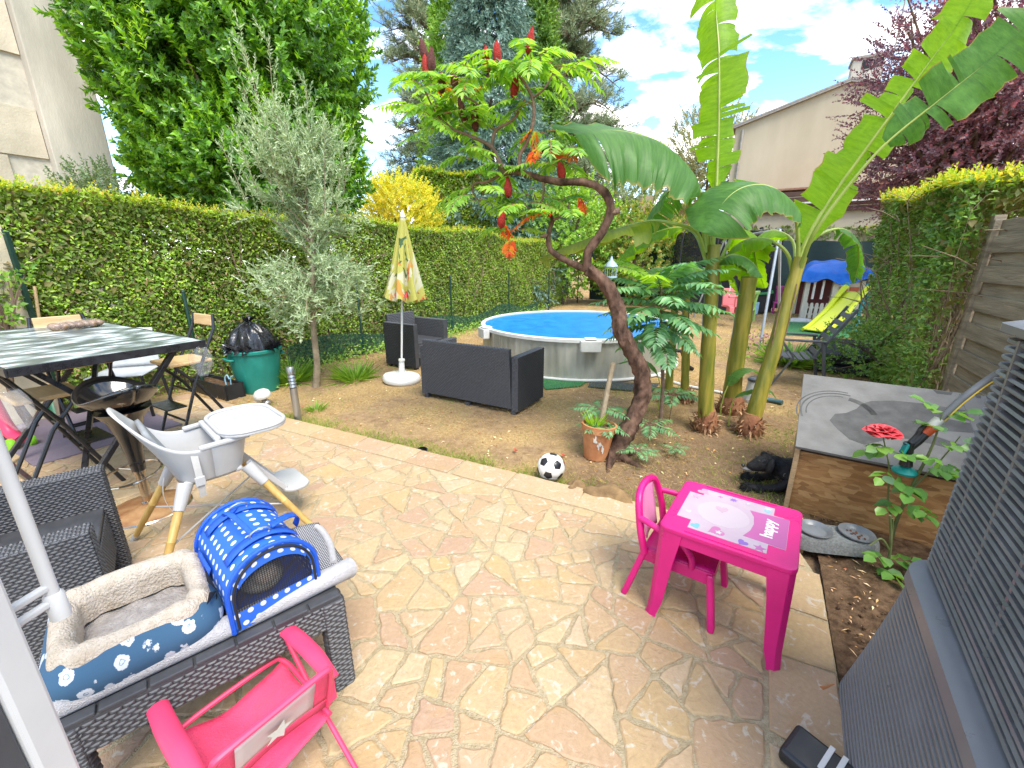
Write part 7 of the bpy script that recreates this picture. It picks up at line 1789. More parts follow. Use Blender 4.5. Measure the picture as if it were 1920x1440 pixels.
def bk(u, v): return (-.16 + .32 * u, -.10 - .068 * v + .02 * math.sin(math.pi * u) * (1 - v), .30 + .215 * v)
mb = MB(); mb.grid(lambda u, v: bk(.14 + .72 * u, .26 + .70 * v), 10, 8); mb.build('printed_panel', WHF, fc, smooth=True, solid=.002)
mb = MB(); mb.grid(lambda u, v: bk(u, .24 * v), 10, 4); mb.grid(lambda u, v: bk(.139 * u, .24 + .74 * v), 4, 8); mb.grid(lambda u, v: bk(.861 + .139 * u, .24 + .74 * v), 4, 8); mb.build('back_fabric', PKF, fc, smooth=True, solid=.0025)
mb = MB(); mb.grid(lambda u, v: (-.165 + .33 * u, -.10 + .31 * v, .25 + .04 * v - .045 * math.sin(math.pi * u) - .02 * math.sin(math.pi * v) + .006 * math.sin(11 * u + 7 * v)), 16, 14); mb.build('seat_fabric', PKF, fc, smooth=True, solid=.003)
mb = MB(); mb.curve([(-.17, -.10, .25), (-.175, .1, .27), (-.165, .20, .29), (-.12, .225, .295), (.12, .225, .295), (.165, .20, .29), (.175, .1, .27), (.17, -.10, .25)], .009, 8, 40); mb.build('seat_tube', PK, fc, smooth=True)
# pale star print on the back
mb = MB(); pts = [(.045 * (1 if k % 2 == 0 else .45) * math.cos(k * math.pi / 5), .05 * (1 if k % 2 == 0 else .45) * math.sin(k * math.pi / 5)) for k in range(10)]
mb.add([(x, -.1475 - z * .31, .42 + z) for x, z in pts] , [tuple(range(10))]); mb.build('faded_star', mat('pale_print', (.58, .56, .52), .8), fc)

# ================================================================== pink play table and chair
PK3 = mat('magenta_pink_plastic', (.60, .010, .17), .36, var=.10, vs=5, spec=.45, rvar=.16, bump=.06, bs=120, detail=10)
og = (.966, 1.60, 0); kt = thing('kids_table', 'small bright pink plastic play table with a pastel printed top', 'table', og, R(-35.3))
top = [(.245, .13), (.245, .23), (.15, .23), (.15, .235), (-.15, .235), (-.15, .23), (-.245, .23), (-.245, .13), (-.25, .13), (-.25, -.13), (-.245, -.13), (-.245, -.23), (-.15, -.23), (-.15, -.235), (.15, -.235), (.15, -.23), (.245, -.23), (.245, -.13), (.25, -.13), (.25, .13)]
mb = MB(); mb.prism(rrect(.50, .47, .03, 4), .438, .462); mb.build('top', PK3, kt, bevel=.006, seg=3)
for s in (-1, 1):
    mb = MB(); mb.box((0, s * .222, .415), (.38, .012, .05)); mb.build('apron', PK3, kt, bevel=.003)
    mb = MB(); mb.box((s * .237, 0, .415), (.012, .36, .05)); mb.build('apron', PK3, kt, bevel=.003)
    mb = MB(); mb.bar((-.15, s * .218, .4635), (.15, s * .218, .4635), .006, .004); mb.build('moulded_ridge', PK3, kt, bevel=.001)
for sx_ in (-1, 1):
    for sy in (-1, 1):
        mb = MB()
        xo, yo = sx_ * .247, sy * .232; xb, yb = sx_ * .265, sy * .25
        prof = [(1.0, 0.0, .046), (.6, .08, .060), (.25, .3, .078), (0.0, .46, .098)]
        rows = []
        for f, z, w in prof:
            x = xo + (xb - xo) * f; y = yo + (yb - yo) * f; rows.append([(x - sx_ * w, y, z), (x - sx_ * .02, y, z), (x, y - sy * .02, z), (x, y - sy * w, z), (x - sx_ * .012, y - sy * w, z), (x - sx_ * .014, y - sy * .014, z), (x - sx_ * w, y - sy * .012, z)])
        vs = [p for r_ in rows for p in r_]; n = 7; fs = [(r_ * n + i, r_ * n + (i + 1) % n, (r_ + 1) * n + (i + 1) % n, (r_ + 1) * n + i) for r_ in range(3) for i in range(n)] + [tuple(range(n)), tuple(range(3 * n, 4 * n))]
        mb.add(vs, fs); mb.build('leg', PK3, kt, smooth=True, angle=35, bevel=.002)
PRN = mat('pastel_print', (.40, .29, .355), .4, col2=(.46, .37, .42), vs=5)
cross = [(.185, .115), (.185, .12), (.145, .12), (.145, .185), (-.145, .185), (-.145, .12), (-.205, .12), (-.205, -.12), (-.145, -.12), (-.145, -.185), (.145, -.185), (.145, -.12), (.205, -.12), (.205, .115)]
mb = MB(); mb.prism(cross, .4622, .4632); pn = mb.build('printed_panel', PRN, kt)
def decal(name, poly, col, z=.4636, lab=None): mb = MB(); mb.prism(poly, .4630, z); return mb.build(name, mat(name + '_ink', mul(col, .74), .4, var=.03), pn, label=lab)
def blob(cx_, cy_, rx, ry, n=28, a0=0): return [(cx_ + rx * math.cos(2 * math.pi * k / n + a0), cy_ + ry * math.sin(2 * math.pi * k / n + a0)) for k in range(n)]
def star(cx_, cy_, r, n=5, q=.45, a0=.3): return [(cx_ + r * (1 if k % 2 == 0 else q) * math.cos(math.pi * k / n + a0), cy_ + r * (1 if k % 2 == 0 else q) * math.sin(math.pi * k / n + a0)) for k in range(2 * n)]
def heart(cx_, cy_, r, a0): 
    o = []
    for k in range(24):
        t = 2 * math.pi * k / 24; x = .9 * math.sin(t) ** 3; y = (13 * math.cos(t) - 5 * math.cos(2 * t) - 2 * math.cos(3 * t) - math.cos(4 * t)) / 16
        o.append((cx_ + r * (x * math.cos(a0) - y * math.sin(a0)), cy_ + r * (x * math.sin(a0) + y * math.cos(a0))))
    return o
decal('pale_cloud', blob(-.04, .0, .105, .10), (.62, .50, .56))
decal('pink_field', [(.055, .105), (.204, .118), (.204, -.118), (.055, -.115), (.075, -.06), (.082, 0), (.075, .06)], (.58, .13, .38), .4640)
for k, (x, y, r, c, n) in enumerate(((-.02, .155, .018, (.30, .14, .55), 7), (-.075, .15, .012, (.60, .20, .45), 4), (.12, -.165, .024, (.55, .16, .42), 5), (-.17, .09, .02, (.60, .36, .50), 5), (-.03, -.15, .016, (.62, .6, .62), 5), (.04, .16, .012, (.62, .58, .62), 6), (.12, .165, .02, (.64, .62, .64), 6))): decal('star', star(x, y, r, n), c, .4642)
for k, (x, y, r, c, a) in enumerate(((-.12, -.155, .022, (.20, .48, .66), .6), (.06, -.165, .022, (.28, .14, .52), -.5), (.12, .14, .015, (.28, .55, .70), .2), (-.15, .155, .03, (.58, .34, .46), 1.0), (-.04, -.145, .035, (.58, .18, .40), -.9), (-.17, -.06, .014, (.63, .58, .62), .3), (-.05, .04, .03, (.60, .40, .50), .2))): decal('heart', heart(x, y, r, a), c, .4640)
text_mesh('lettering', 'happy', .062, mat('white_ink', (.70, .68, .68), .4), pn, (.135, 0, .4645), (0, 0, R(90)), .0004, .0018)
# chair
og_l = Vector((-.185, -.02, 0)); Mt = Matrix.Rotation(R(-35.3), 3, 'Z'); wpos = Vector((.966, 1.60, 0)) + Mt @ og_l
kc = thing('kids_chair', 'small bright pink plastic armchair pushed under the play table', 'chair', (wpos.x, wpos.y, 0), R(-35.3))
mb = MB(); mb.grid(lambda u, v: (-.14 + .30 * u, -.14 + .28 * v, .265 - .012 * math.sin(math.pi * u) * math.sin(math.pi * v)), 10, 10); mb.build('seat', PK3, kc, smooth=True, solid=.012)
for s in (-1, 1): mb = MB(); mb.box((.01, s * .14, .235), (.30, .012, .06)); mb.build('seat_apron', PK3, kc, bevel=.003)
mb = MB(); mb.box((.16, 0, .235), (.012, .27, .06)); mb.build('seat_apron', PK3, kc, bevel=.003)
for sx_, xt, xb in ((1, .15, .19), (-1, -.13, -.20)):
    for s in (-1, 1): mb = MB(); mb.bar((xt, s * .135, .26), (xb, s * .165, 0), .045, .028, (1, 0, 0)); mb.build('leg', PK3, kc, bevel=.008)
mb = MB(); mb.curve([(-.13, -.15, .25), (-.155, -.155, .36), (-.185, -.12, .48), (-.20, -.05, .515), (-.20, .05, .515), (-.185, .12, .48), (-.155, .155, .36), (-.13, .15, .25)], .017, 10, 40); mb.build('back_hoop', PK3, kc, smooth=True)
mb = MB(); mb.grid(lambda u, v: (-.145 - .048 * v - .012 * math.sin(math.pi * u), (-.075 + .15 * u) * (1 + .15 * v), .275 + .225 * v), 10, 10); bk_ = mb.build('back_panel', mat('pale_pink_panel', (.58, .20, .38), .35, var=.06), kc, smooth=True, solid=.008)
for s in (-1, 1): mb = MB(); mb.curve([(-.165, s * .15, .42), (-.08, s * .17, .41), (.02, s * .17, .38), (.07, s * .16, .32), (.075, s * .145, .26)], .014, 9, 24); mb.build('arm', PK3, kc, smooth=True)

# ================================================================== kennel, dog, bowls
def osb_mat():
    m, t, b = _nodes('chipboard_osb'); co = t.nodes.new('ShaderNodeTexCoord'); prev = None
    n0 = t.nodes.new('ShaderNodeTexNoise'); n0.inputs['Scale'].default_value = 5; n0.inputs['Detail'].default_value = 6; lk(t, co.outputs['Object'], n0.inputs['Vector'])
    r0 = t.nodes.new('ShaderNodeValToRGB'); r0.color_ramp.elements[0].position = .3; r0.color_ramp.elements[0].color = (.25, .115, .036, 1); r0.color_ramp.elements[1].position = .7; r0.color_ramp.elements[1].color = (.43, .235, .085, 1); lk(t, n0.outputs[0], r0.inputs[0]); prev = r0.outputs[0]
    for k, rot in enumerate((.5, -.7, 1.5)):
        mp = t.nodes.new('ShaderNodeMapping'); mp.inputs['Rotation'].default_value = (0, rot, 0); mp.inputs['Scale'].default_value = (11 + 3 * k, 1, 40 + 8 * k); mp.inputs['Location'].default_value = (k * 3.1, 0, k * 1.7); lk(t, co.outputs['Object'], mp.inputs[0])
        v = t.nodes.new('ShaderNodeTexVoronoi'); v.inputs['Scale'].default_value = 1.0; lk(t, mp.outputs[0], v.inputs['Vector']); sp = t.nodes.new('ShaderNodeSeparateXYZ'); lk(t, v.outputs['Color'], sp.inputs[0])
        rc = t.nodes.new('ShaderNodeValToRGB'); e = rc.color_ramp.elements; e[0].color = (.20, .085, .026, 1); e[1].color = (.52, .31, .125, 1); q = e.new(.5); q.color = (.37, .185, .062, 1); lk(t, sp.outputs[1], rc.inputs[0])
        th = t.nodes.new('ShaderNodeMath'); th.operation = 'GREATER_THAN'; lk(t, sp.outputs[0], th.inputs[0]); th.inputs[1].default_value = .55
        fa = t.nodes.new('ShaderNodeMath'); fa.operation = 'MULTIPLY'; lk(t, th.outputs[0], fa.inputs[0]); fa.inputs[1].default_value = .7
        x = t.nodes.new('ShaderNodeMix'); x.data_type = 'RGBA'; lk(t, fa.outputs[0], x.inputs[0]); lk(t, prev, x.inputs[6]); lk(t, rc.outputs[0], x.inputs[7]); prev = x.outputs[2]
    lk(t, prev, b.inputs['Base Color']); b.inputs['Roughness'].default_value = .7; return m
OSB = osb_mat()
OSBE = mat('chipboard_edge', (.42, .28, .15), .85, var=.25, vs=30, stretch=(1, 1, 6)); LID = mat('grey_lid_board', (.13, .125, .118), .85, col2=(.185, .18, .172), vs=6, bump=.2, spec=.2, detail=9); PRT = mat('dark_grey_print', (.065, .063, .061), .85, col2=(.105, .103, .10), vs=14, spec=.2, detail=9)
og = (1.84, 2.46, -.05); kn = thing('kennel', 'chipboard dog kennel with sloping grey printed lid', 'kennel', og, math.atan2(-.55, .83))
Wk, Dk, hf_, hb_ = 1.25, .80, .46, .70
mb = MB(); mb.box((Wk / 2, .008, hf_ / 2 - .02), (Wk, .016, hf_ - .04)); mb.build('front_panel', OSB, kn)
mb = MB(); mb.box((Wk / 2, .022, hf_ - .035), (Wk - .01, .03, .07)); mb.build('front_rail', mat('dark_batten', (.05, .028, .018), .8), kn)
mb = MB(); mb.box((Wk / 2, Dk - .008, hb_ / 2), (Wk, .016, hb_)); mb.build('back_panel', OSB, kn)
mb = MB(); mb.prism([(0, 0), (Dk, 0), (Dk, hb_), (0, hf_)], 0, .016, Matrix.Translation((Wk, 0, 0)) @ Matrix(((0, 0, -1, 0), (1, 0, 0, 0), (0, 1, 0, 0), (0, 0, 0, 1)))); mb.build('end_panel', OSB, kn)
for y0, y1 in ((.0, .12), (.62, .80)):
    z0 = hf_ + (hb_ - hf_) * y0 / Dk; z1 = hf_ + (hb_ - hf_) * y1 / Dk; mb = MB(); mb.prism([(y0 + .017, 0), (y1 - .017, 0), (y1 - .017, z1), (y0 + .017, z0)], 0, .018, Matrix(((0, 0, 1, 0), (1, 0, 0, 0), (0, 1, 0, 0), (0, 0, 0, 1)))); mb.build('door_cheek', OSBE, kn)
mb = MB(); mb.prism([(.13, .42), (.62, .42), (.62, .645), (.13, .495)], 0, .018, Matrix(((0, 0, 1, 0), (1, 0, 0, 0), (0, 1, 0, 0), (0, 0, 0, 1)))); mb.build('door_head', OSBE, kn)
mb = MB(); mb.box((Wk / 2, Dk / 2, .03), (Wk - .04, Dk - .04, .02)); mb.build('floor_board', OSBE, kn)
th = math.atan2(hb_ - hf_, Dk); Ld = Dk / math.cos(th) + .10
lid = MB(); lid.box((0, 0, .009), (Wk + .06, Ld, .018)); lo_ = lid.build('lid', LID, kn, bevel=.002); lo_.location = (Wk / 2, Dk / 2, (hf_ + hb_) / 2 + .004); lo_.rotation_euler = (th, 0, 0)
def lidprint(name, poly): mb = MB(); mb.prism([(-.31 + (x - gx0) * 1.45, -.0 + (y - gy0) * 1.45) if y < .38 else (x, y) for x, y in poly], .0182, .0190); return mb.build(name, PRT, lo_)
gx0, gy0 = -.22, .05
lidprint('animal_print', [(gx0 + x, gy0 + y) for x, y in ((-.02, .05), (.0, .10), (.04, .14), (.12, .17), (.22, .18), (.36, .17), (.36, .09), (.28, .10), (.28, .08), (.36, .07), (.36, .0), (.26, -.02), (.22, -.06), (.30, -.10), (.36, -.12), (.36, -.16), (.22, -.13), (.10, -.12), (.06, -.17), (.0, -.22), (-.05, -.20), (-.09, -.14), (-.12, -.08), (-.10, -.02), (-.06, .0))])
for k, (r0, r1, a0, a1) in enumerate(((.15, .157, 75, 200), (.168, .174, 80, 200), (.13, .135, 85, 190), (.115, .14, 15, 75))):
    cx_, cy_ = gx0 - .08, gy0 - .02; lidprint('horn_line', [(cx_ + r0 * math.cos(R(a)), cy_ + r0 * 1.2 * math.sin(R(a))) for a in np.linspace(a0, a1, 16)] + [(cx_ + r1 * math.cos(R(a)), cy_ + r1 * 1.2 * math.sin(R(a))) for a in np.linspace(a1, a0, 16)])
for x, w, h in ((.05, .10, .07), (.155, .035, .06), (.205, .03, .06), (.245, .03, .06)): lidprint('letter_fragment', [(.02 + x * 1.3, .46), (.02 + x * 1.3 + w * .15, .46 - h * .6), (.02 + x * 1.3 + w * .85, .46 - h * .6), (.02 + x * 1.3 + w, .46)])
mb = MB(); mb.box((.215, 0, .0185), (.0022, Ld - .04, .001)); mb.build('board_seam', PRT, lo_)
mb = MB(); mb.bar((-.004, .075, 0), (-.004, .075, .47), .008, .05, (0, 1, 0)); mb.build('door_trim', mat('grey_trim', (.09, .09, .092), .8, var=.2), kn)
mb = MB(); mb.bar((-.012, -.008, 0), (-.012, -.008, hf_ + .0), .028, .03); mb.build('corner_batten', OSBE, kn, bevel=.003)
# dog lying in the kennel mouth, head out
DOGM = mat('black_dog_coat', (.006, .006, .008), .55, col2=(.022, .020, .022), vs=40, bump=1.0, bs=120, spec=.35, detail=8)
def skin_body(name, verts, edges, radii, m, parent, origin, sub=2):
    me = bpy.data.meshes.new(name); me.from_pydata([tuple(Vector(v) - Vector(origin)) for v in verts], edges, []); o = bpy.data.objects.new(name, me); link(o, parent)
    md = o.modifiers.new('skin', 'SKIN'); md.use_smooth_shade = True
    for i, r_ in enumerate(radii):
        sv = me.skin_vertices[0].data[i]; sv.radius = r_ if isinstance(r_, tuple) else (r_, r_)
    me.skin_vertices[0].data[0].use_root = True
    s_ = o.modifiers.new('sub', 'SUBSURF'); s_.levels = sub; s_.render_levels = sub; me.materials.append(m); return o
og = (2.12, 2.70, -.05); dg = thing('black_dog', 'black dog lying in the kennel mouth with its head and paws out', 'dog', og, 0)
f_ = Vector((-.80, .20, 0)).normalized(); r_ = Vector((-f_.y, f_.x, 0)); b_ = Vector((2.12, 2.66, 0))
def dp(a, s, z): return tuple(b_ + f_ * a + r_ * s + Vector((0, 0, z)))
vs = [dp(-.18, 0, .08), dp(0, 0, .085), dp(.16, 0, .10), dp(.235, 0, .135), dp(.29, 0, .15), dp(.345, .0, .135), dp(.395, 0, .105), dp(.43, 0, .098),
      dp(.17, .085, .05), dp(.24, .09, .0), dp(.36, .085, -.02), dp(.44, .08, -.02), dp(.17, -.085, .05), dp(.23, -.09, .0), dp(.33, -.085, -.02), dp(.40, -.09, -.02), dp(-.15, .10, .04), dp(-.05, .13, .0), dp(-.15, -.10, .04), dp(-.05, -.13, .0), dp(-.3, 0, .04)]
skin_body('body', vs, [(0, 1), (1, 2), (2, 3), (3, 4), (4, 5), (5, 6), (6, 7), (2, 8), (8, 9), (9, 10), (10, 11), (2, 12), (12, 13), (13, 14), (14, 15), (0, 16), (16, 17), (0, 18), (18, 19), (0, 20)],
          [.10, .105, .095, .06, .072, .062, .036, .028, .045, .034, .026, .028, .045, .034, .026, .028, .05, .03, .05, .03, .03], DOGM, dg, og)
for s in (-1, 1):
    mb = MB(og); mb.sphere(dp(.30, s * .068, .15), .045, 12, 9, (.55, .8, 1.25), (0, s * .2, 0)); mb.build('ear', DOGM, dg, smooth=True)
    mb = MB(og); mb.sphere(dp(.365, s * .034, .168), .0075, 10, 7); mb.build('eye', GLB, dg, smooth=True)
mb = MB(og); mb.sphere(dp(.452, 0, .108), .014, 10, 7, (1, 1, .8)); mb.build('nose', GLB, dg, smooth=True)
mb = MB(og); mb.sphere(dp(.412, 0, .085), .03, 12, 8, (1.5, .9, .5), (0, 0, math.atan2(f_.y, f_.x))); mb.build('grey_muzzle', mat('grizzled_fur', (.16, .15, .145), .8, var=.3, vs=60), dg, smooth=True)
l_ = Leaves(); k = 2600
dd = rand_dir(k); cs = [(dp(.29, 0, .15), .070), (dp(.16, 0, .10), .092), (dp(.05, 0, .09), .10), (dp(.235, 0, .13), .06), (dp(.36, .085, -.015), .028), (dp(.44, .08, -.02), .028), (dp(.33, -.085, -.015), .028), (dp(.40, -.09, -.02), .028)]
for (c_, rr) in cs:
    q = 330; dd = rand_dir(q); dd[:, 2] = np.abs(dd[:, 2]) * np.sign(dd[:, 2] + .35)
    l_.put(np.array(c_) + dd * rr * .96, dd * .55 + np.array([-f_.x * .5, -f_.y * .5, -.5]) + RNG.normal(0, .25, (q, 3)), dd, RNG.uniform(.018, .038, q), .006, .2)
tag(l_.build('fur', DOGM, dg, og), kind='stuff')
mb = MB(og); cc_ = Vector(dp(.205, 0, .115)); mb.tube([cc_ + r_ * (.073 * math.cos(a)) + (Vector((0, 0, 1)) * .9 - f_ * .4).normalized() * (.073 * math.sin(a)) for a in np.linspace(0, 6.283, 28)], .008, 7, closed=False); mb.build('collar', mat('studded_collar', (.05, .05, .055), .4), dg, smooth=True)
mb = MB(og); mb.tube([cc_ + r_ * .085 + Vector((.012 * math.cos(a), 0, -.01 + .012 * math.sin(a))) for a in np.linspace(0, 6.2, 14)], .003, 6); mb.build('collar_ring', STEEL, dg, smooth=True)

# dog bowls on a stand
og = (1.80, 2.02, -.05); bw = thing('dog_bowl_stand', 'grey speckled stand holding two grey dog bowls', 'dog bowls', og, math.atan2(-.18, .98)); GRN = mat('speckled_grey', (.10, .105, .10), .8, col2=(.20, .21, .20), vs=90, bump=.3, bs=120); BWL = mat('bowl_grey', (.15, .16, .17), .4)
mb = MB()
rows = [(rrect(.43, .17, .08, 6), .05), (rrect(.45, .19, .09, 6), .055), (rrect(.43, .17, .08, 6), .115), (rrect(.41, .15, .07, 6), .13)]
vs = [(x, y, z) for pl_, z in rows for x, y in pl_]; n = len(rows[0][0]); mb.add(vs, [(k * n + i, k * n + (i + 1) % n, (k + 1) * n + (i + 1) % n, (k + 1) * n + i) for k in range(3) for i in range(n)] + [tuple(range(n))[::-1], tuple(range(3 * n, 4 * n))]); mb.build('stand', GRN, bw, smooth=True)
for x in (-.10, .11):
    mb = MB(); mb.lathe([(.0, .128), (.055, .129), (.074, .146), (.084, .150), (.086, .145), (.078, .134), (.06, .1315)], (x, 0, .0), 30); b2 = mb.build('bowl', BWL, bw, smooth=True)
mb = MB()
for k in range(14): mb.sphere((.11 + random.gauss(0, .014), random.gauss(0, .014), .134), .006, 6, 4)
tag(mb.build('kibble', mat('kibble', (.12, .05, .025), .8), bw), kind='stuff')
for x in (-.17, .17): mb = MB(); mb.box((x, -.02, .025), (.04, .04, .055)); mb.build('wooden_foot', WOOD, bw, bevel=.004)

# ================================================================== rose bush and hose gun
og = (2.14, 2.02, -.05); rs = thing('rose_bush', 'rose bush with one open red rose in front of the kennel', 'rose', og)
RSTEM = mat('rose_stem', (.08, .12, .03), .6, col2=(.16, .16, .06), vs=14); RL = leafmat('rose_leaf', [(.04, .10, .02), (.07, .16, .03), (.12, .22, .035), (.06, .11, .06)], .35, .32, (1.7, 1.8, .6), .5, ns=4)
mb = MB(og)
for p, r_ in (([(2.14, 2.02, -.06), (2.13, 2.02, .15), (2.17, 2.03, .38), (2.21, 2.03, .60), (2.22, 2.04, .78)], [.010, .009, .008, .006, .003]), ([(2.13, 2.02, .10), (2.06, 2.03, .28), (2.03, 2.04, .46), (1.957, 2.054, .655)], [.006, .005, .004, .003]), ([(2.17, 2.03, .35), (2.28, 2.04, .5), (2.34, 2.03, .66)], [.006, .004, .003]),
              ([(1.98, 1.85, -.06), (1.96, 1.85, .12), (1.92, 1.86, .3)], [.008, .007, .006]), ([(1.96, 1.85, .1), (1.91, 1.86, .16), (1.86, 1.86, .12)], [.006, .005, .004]), ([(1.96, 1.85, .12), (1.95, 1.86, .22), (1.94, 1.86, .28)], [.006, .006, .005])): mb.curve(p, r_, 7, 14)
mb.build('stems', RSTEM, rs, smooth=True)
l_ = Leaves()
def rleaf(c, d, L):
    P = []; D = []; N = []; d = np.array(d); s = np.cross(d, [0, 0, 1.]); s /= max(1e-6, np.linalg.norm(s))
    for t, sg in ((.35, -1), (.35, 1), (.7, -1), (.7, 1), (1, 0)): P.append(np.array(c) + d * L * t); D.append(d * (.6 if sg else 1) + s * sg * .9 + np.array([0, 0, -.15])); N.append([0, 0, 1.])
    l_.put(np.array(P), np.array(D), np.array(N) + RNG.normal(0, .25, (5, 3)), L * .62, L * .52, .14)
for c, d in [((2.0, 2.05, .6), (-.9, -.3, 0)), ((2.0, 2.05, .58), (-.6, .3, -.3)), ((2.0, 2.05, .55), (.8, -.4, .1)), ((2.03, 2.04, .46), (-.8, -.5, -.2)), ((2.03, 2.04, .42), (.6, -.6, -.3)), ((2.17, 2.03, .38), (-.7, -.6, -.1)), ((2.19, 2.03, .5), (.5, -.8, -.1)), ((2.2, 2.03, .55), (-.6, -.7, .1)), ((2.21, 2.03, .62), (.7, -.6, .1)),
             ((2.22, 2.04, .7), (-.7, -.2, .3)), ((2.22, 2.04, .76), (.6, -.3, .3)), ((2.22, 2.04, .78), (-.5, .3, .4)), ((2.34, 2.03, .66), (.3, -.8, .1)), ((2.28, 2.04, .52), (.2, -.9, -.3)), ((2.13, 2.02, .24), (.6, -.6, -.1)), ((2.10, 2.02, .28), (-.8, -.3, -.2)), ((1.96, 1.85, .06), (-.8, -.2, .1)), ((1.96, 1.85, .04), (.8, -.2, .1)), ((1.95, 1.85, .0), (-.2, -.9, .1)), ((2.15, 2.0, .3), (.0, -.9, -.2))]: rleaf(c, d, random.uniform(.10, .135))
l_.build('leaves', RL, rs, og, round=True)
PET = mat('rose_petal', (.62, .025, .045), .5, col2=(.70, .10, .11), vs=12, transl=.25)
fl_ = MB(og); fc_ = Vector((1.955, 2.055, .675))
for k in range(30):
    f = k / 29; a = k * 2.4; tilt = R(8 + 60 * f); rad = .016 + .052 * f; w = .022 + .038 * f; h = .040 + .02 * f; M_ = Matrix.Rotation(a, 3, 'Z') @ Matrix.Rotation(tilt, 3, 'Y')
    def pt_(u, v, w=w, h=h, M_=M_, rad=rad, a=a): return fc_ + Matrix.Rotation(a, 3, 'Z') @ Vector((rad * .35, 0, -.012 * rad / .05)) + M_ @ Vector((.010 * (2 * u - 1) ** 2 - .008 * math.sin(math.pi * v) + .006 * v ** 3, (2 * u - 1) * w * (.35 + .75 * math.sin(math.pi * min(1, .2 + .62 * v))), h * v * (1 - .10 * (2 * u - 1) ** 2)))
    fl_.grid(pt_, 5, 5)
fo = fl_.build('flower', PET, rs, smooth=True, angle=180); tag(fo, kind='stuff')
mb = MB(og); mb.lathe([(.004, -.03), (.014, -.012), (.012, 0)], fc_, 10); mb.build('calyx', RSTEM, rs, smooth=True)
og = (2.12, 2.07, .45); sg = thing('hose_spray_gun', 'black and turquoise hose spray gun hanging on a grey hose', 'spray gun', og)
SBK = mat('spray_black', (.016, .017, .02), .4); STQ = mat('spray_turquoise', (.01, .28, .26), .4); SOR = mat('spray_orange', (.55, .08, .02), .4); SGR = mat('spray_grey', (.40, .40, .38), .45); HOSE = mat('grey_hose', (.11, .115, .12), .5); HOY = mat('yellow_stripe', (.55, .38, .02), .5)
gp_ = Vector((2.235, 2.055, .745)); gd = Vector((-.40, .03, -.62)).normalized()
mb = MB(og); mb.tube([gp_, gp_ + gd * .05], .026, 16); mb.build('hose_nut', SGR, sg, smooth=True)
mb = MB(og); mb.tube([gp_ + gd * .05, gp_ + gd * .10], [.028, .024], 16); mb.build('orange_collar', SOR, sg, smooth=True)
e1 = gp_ + gd * .20; mb = MB(og); mb.tube([gp_ + gd * .098, gp_ + gd * .15, e1], [.023, .024, .02], 14); mb.build('grip', SBK, sg, smooth=True)
hd = Vector((.05, -.02, -1)).normalized(); mb = MB(og); mb.tube([e1 + Vector((-.01, 0, .03)), e1 + hd * .05, e1 + hd * .10], [.024, .022, .03], 14); mb.build('neck', SBK, sg, smooth=True)
mb = MB(og); mb.lathe([(.018, .03), (.05, .01), (.056, 0), (.05, -.012), (.0, -.014)], e1 + hd * .135, 20); hd_o = mb.build('spray_head', STQ, sg, smooth=True)
mb = MB(og); mb.box(e1 + Vector((-.03, -.005, .0)), (.016, .03, .06), (0, .3, 0)); mb.build('slider', STQ, sg, bevel=.005)
mb = MB(og); mb.curve([e1 + Vector((-.005, 0, .03)), e1 + Vector((.02, 0, .07)), e1 + Vector((.03, .0, .11)), e1 + Vector((.055, 0, .14))], [.013, .012, .011, .009], 8, 16); mb.build('trigger', SBK, sg, smooth=True)
mb = MB(og); HP_ = [gp_ - gd * .0, gp_ - gd * .14, Vector((2.41, 2.02, 1.0)), Vector((2.42, 1.80, 1.24)), Vector((2.15, 1.25, 1.44)), Vector((1.75, .9, 1.435)), Vector((1.5, .7, 1.42))]; mb.curve(HP_, .0165, 12, 60); ho = mb.build('hose', HOSE, sg, smooth=True)
mb = MB(og); mb.curve([p + Vector((.008, -.012, -.0085)) for p in HP_], .0052, 6, 60); mb.build('hose_stripe', HOY, ho, smooth=True)

# ================================================================== ribbed compost bin
CG = mat('ribbed_grey_plastic', (.12, .127, .14), .38, col2=(.17, .177, .192), vs=9, spec=.5); CL = mat('pale_band', (.15, .16, .178), .35, var=.08)
CT = mat('rib_edge_grey', (.20, .21, .235), .35, var=.1, vs=20)
AXv = Vector((-.55, -.835, 0)).normalized(); BXv = Vector((.835, -.55, 0)).normalized()
og = (1.34, 1.15, 0); cb = thing('ribbed_compost_bin', 'tall two-tier ribbed grey plastic compost bin at the right edge', 'compost bin', og, math.atan2(BXv.y, BXv.x))
# local: the corner seen is the origin, x runs right along the back, -y runs towards the house
def rloop(x0, x1, y0, y1, r, n=7):
    o = []
    for cx_, cy_, a0 in ((x1 - r, y1 - r, 0), (x0 + r, y1 - r, 90), (x0 + r, y0 + r, 180), (x1 - r, y0 + r, 270)):
        for k in range(n + 1): a = R(a0 + 90 * k / n); o.append((cx_ + r * math.cos(a), cy_ + r * math.sin(a)))
    return o
def loft(mb, loops):
    n = len(loops[0][0]); vs = [(x, y, z) for lp, z in loops for x, y in lp]
    mb.add(vs, [(k * n + i, k * n + (i + 1) % n, (k + 1) * n + (i + 1) % n, (k + 1) * n + i) for k in range(len(loops) - 1) for i in range(n)] + [tuple(range(n))[::-1], tuple(range((len(loops) - 1) * n, len(loops) * n))])
def low(f): e = .04 + .07 * (1 - f) ** 1.2; return (-e, .66 + e, -.86 - e, e)
lps = []
NR = 26
for k in range(NR):
    for t, d in ((0, 0), (.1, .008), (.45, .008), (.55, 0)): f = (k + t) / NR; x0, x1, y0, y1 = low(f); lps.append((rloop(x0 - d, x1 + d, y0 - d, y1 + d, .16), .56 * f))
x0, x1, y0, y1 = low(1); lps.append((rloop(x0, x1, y0, y1, .16), .56))
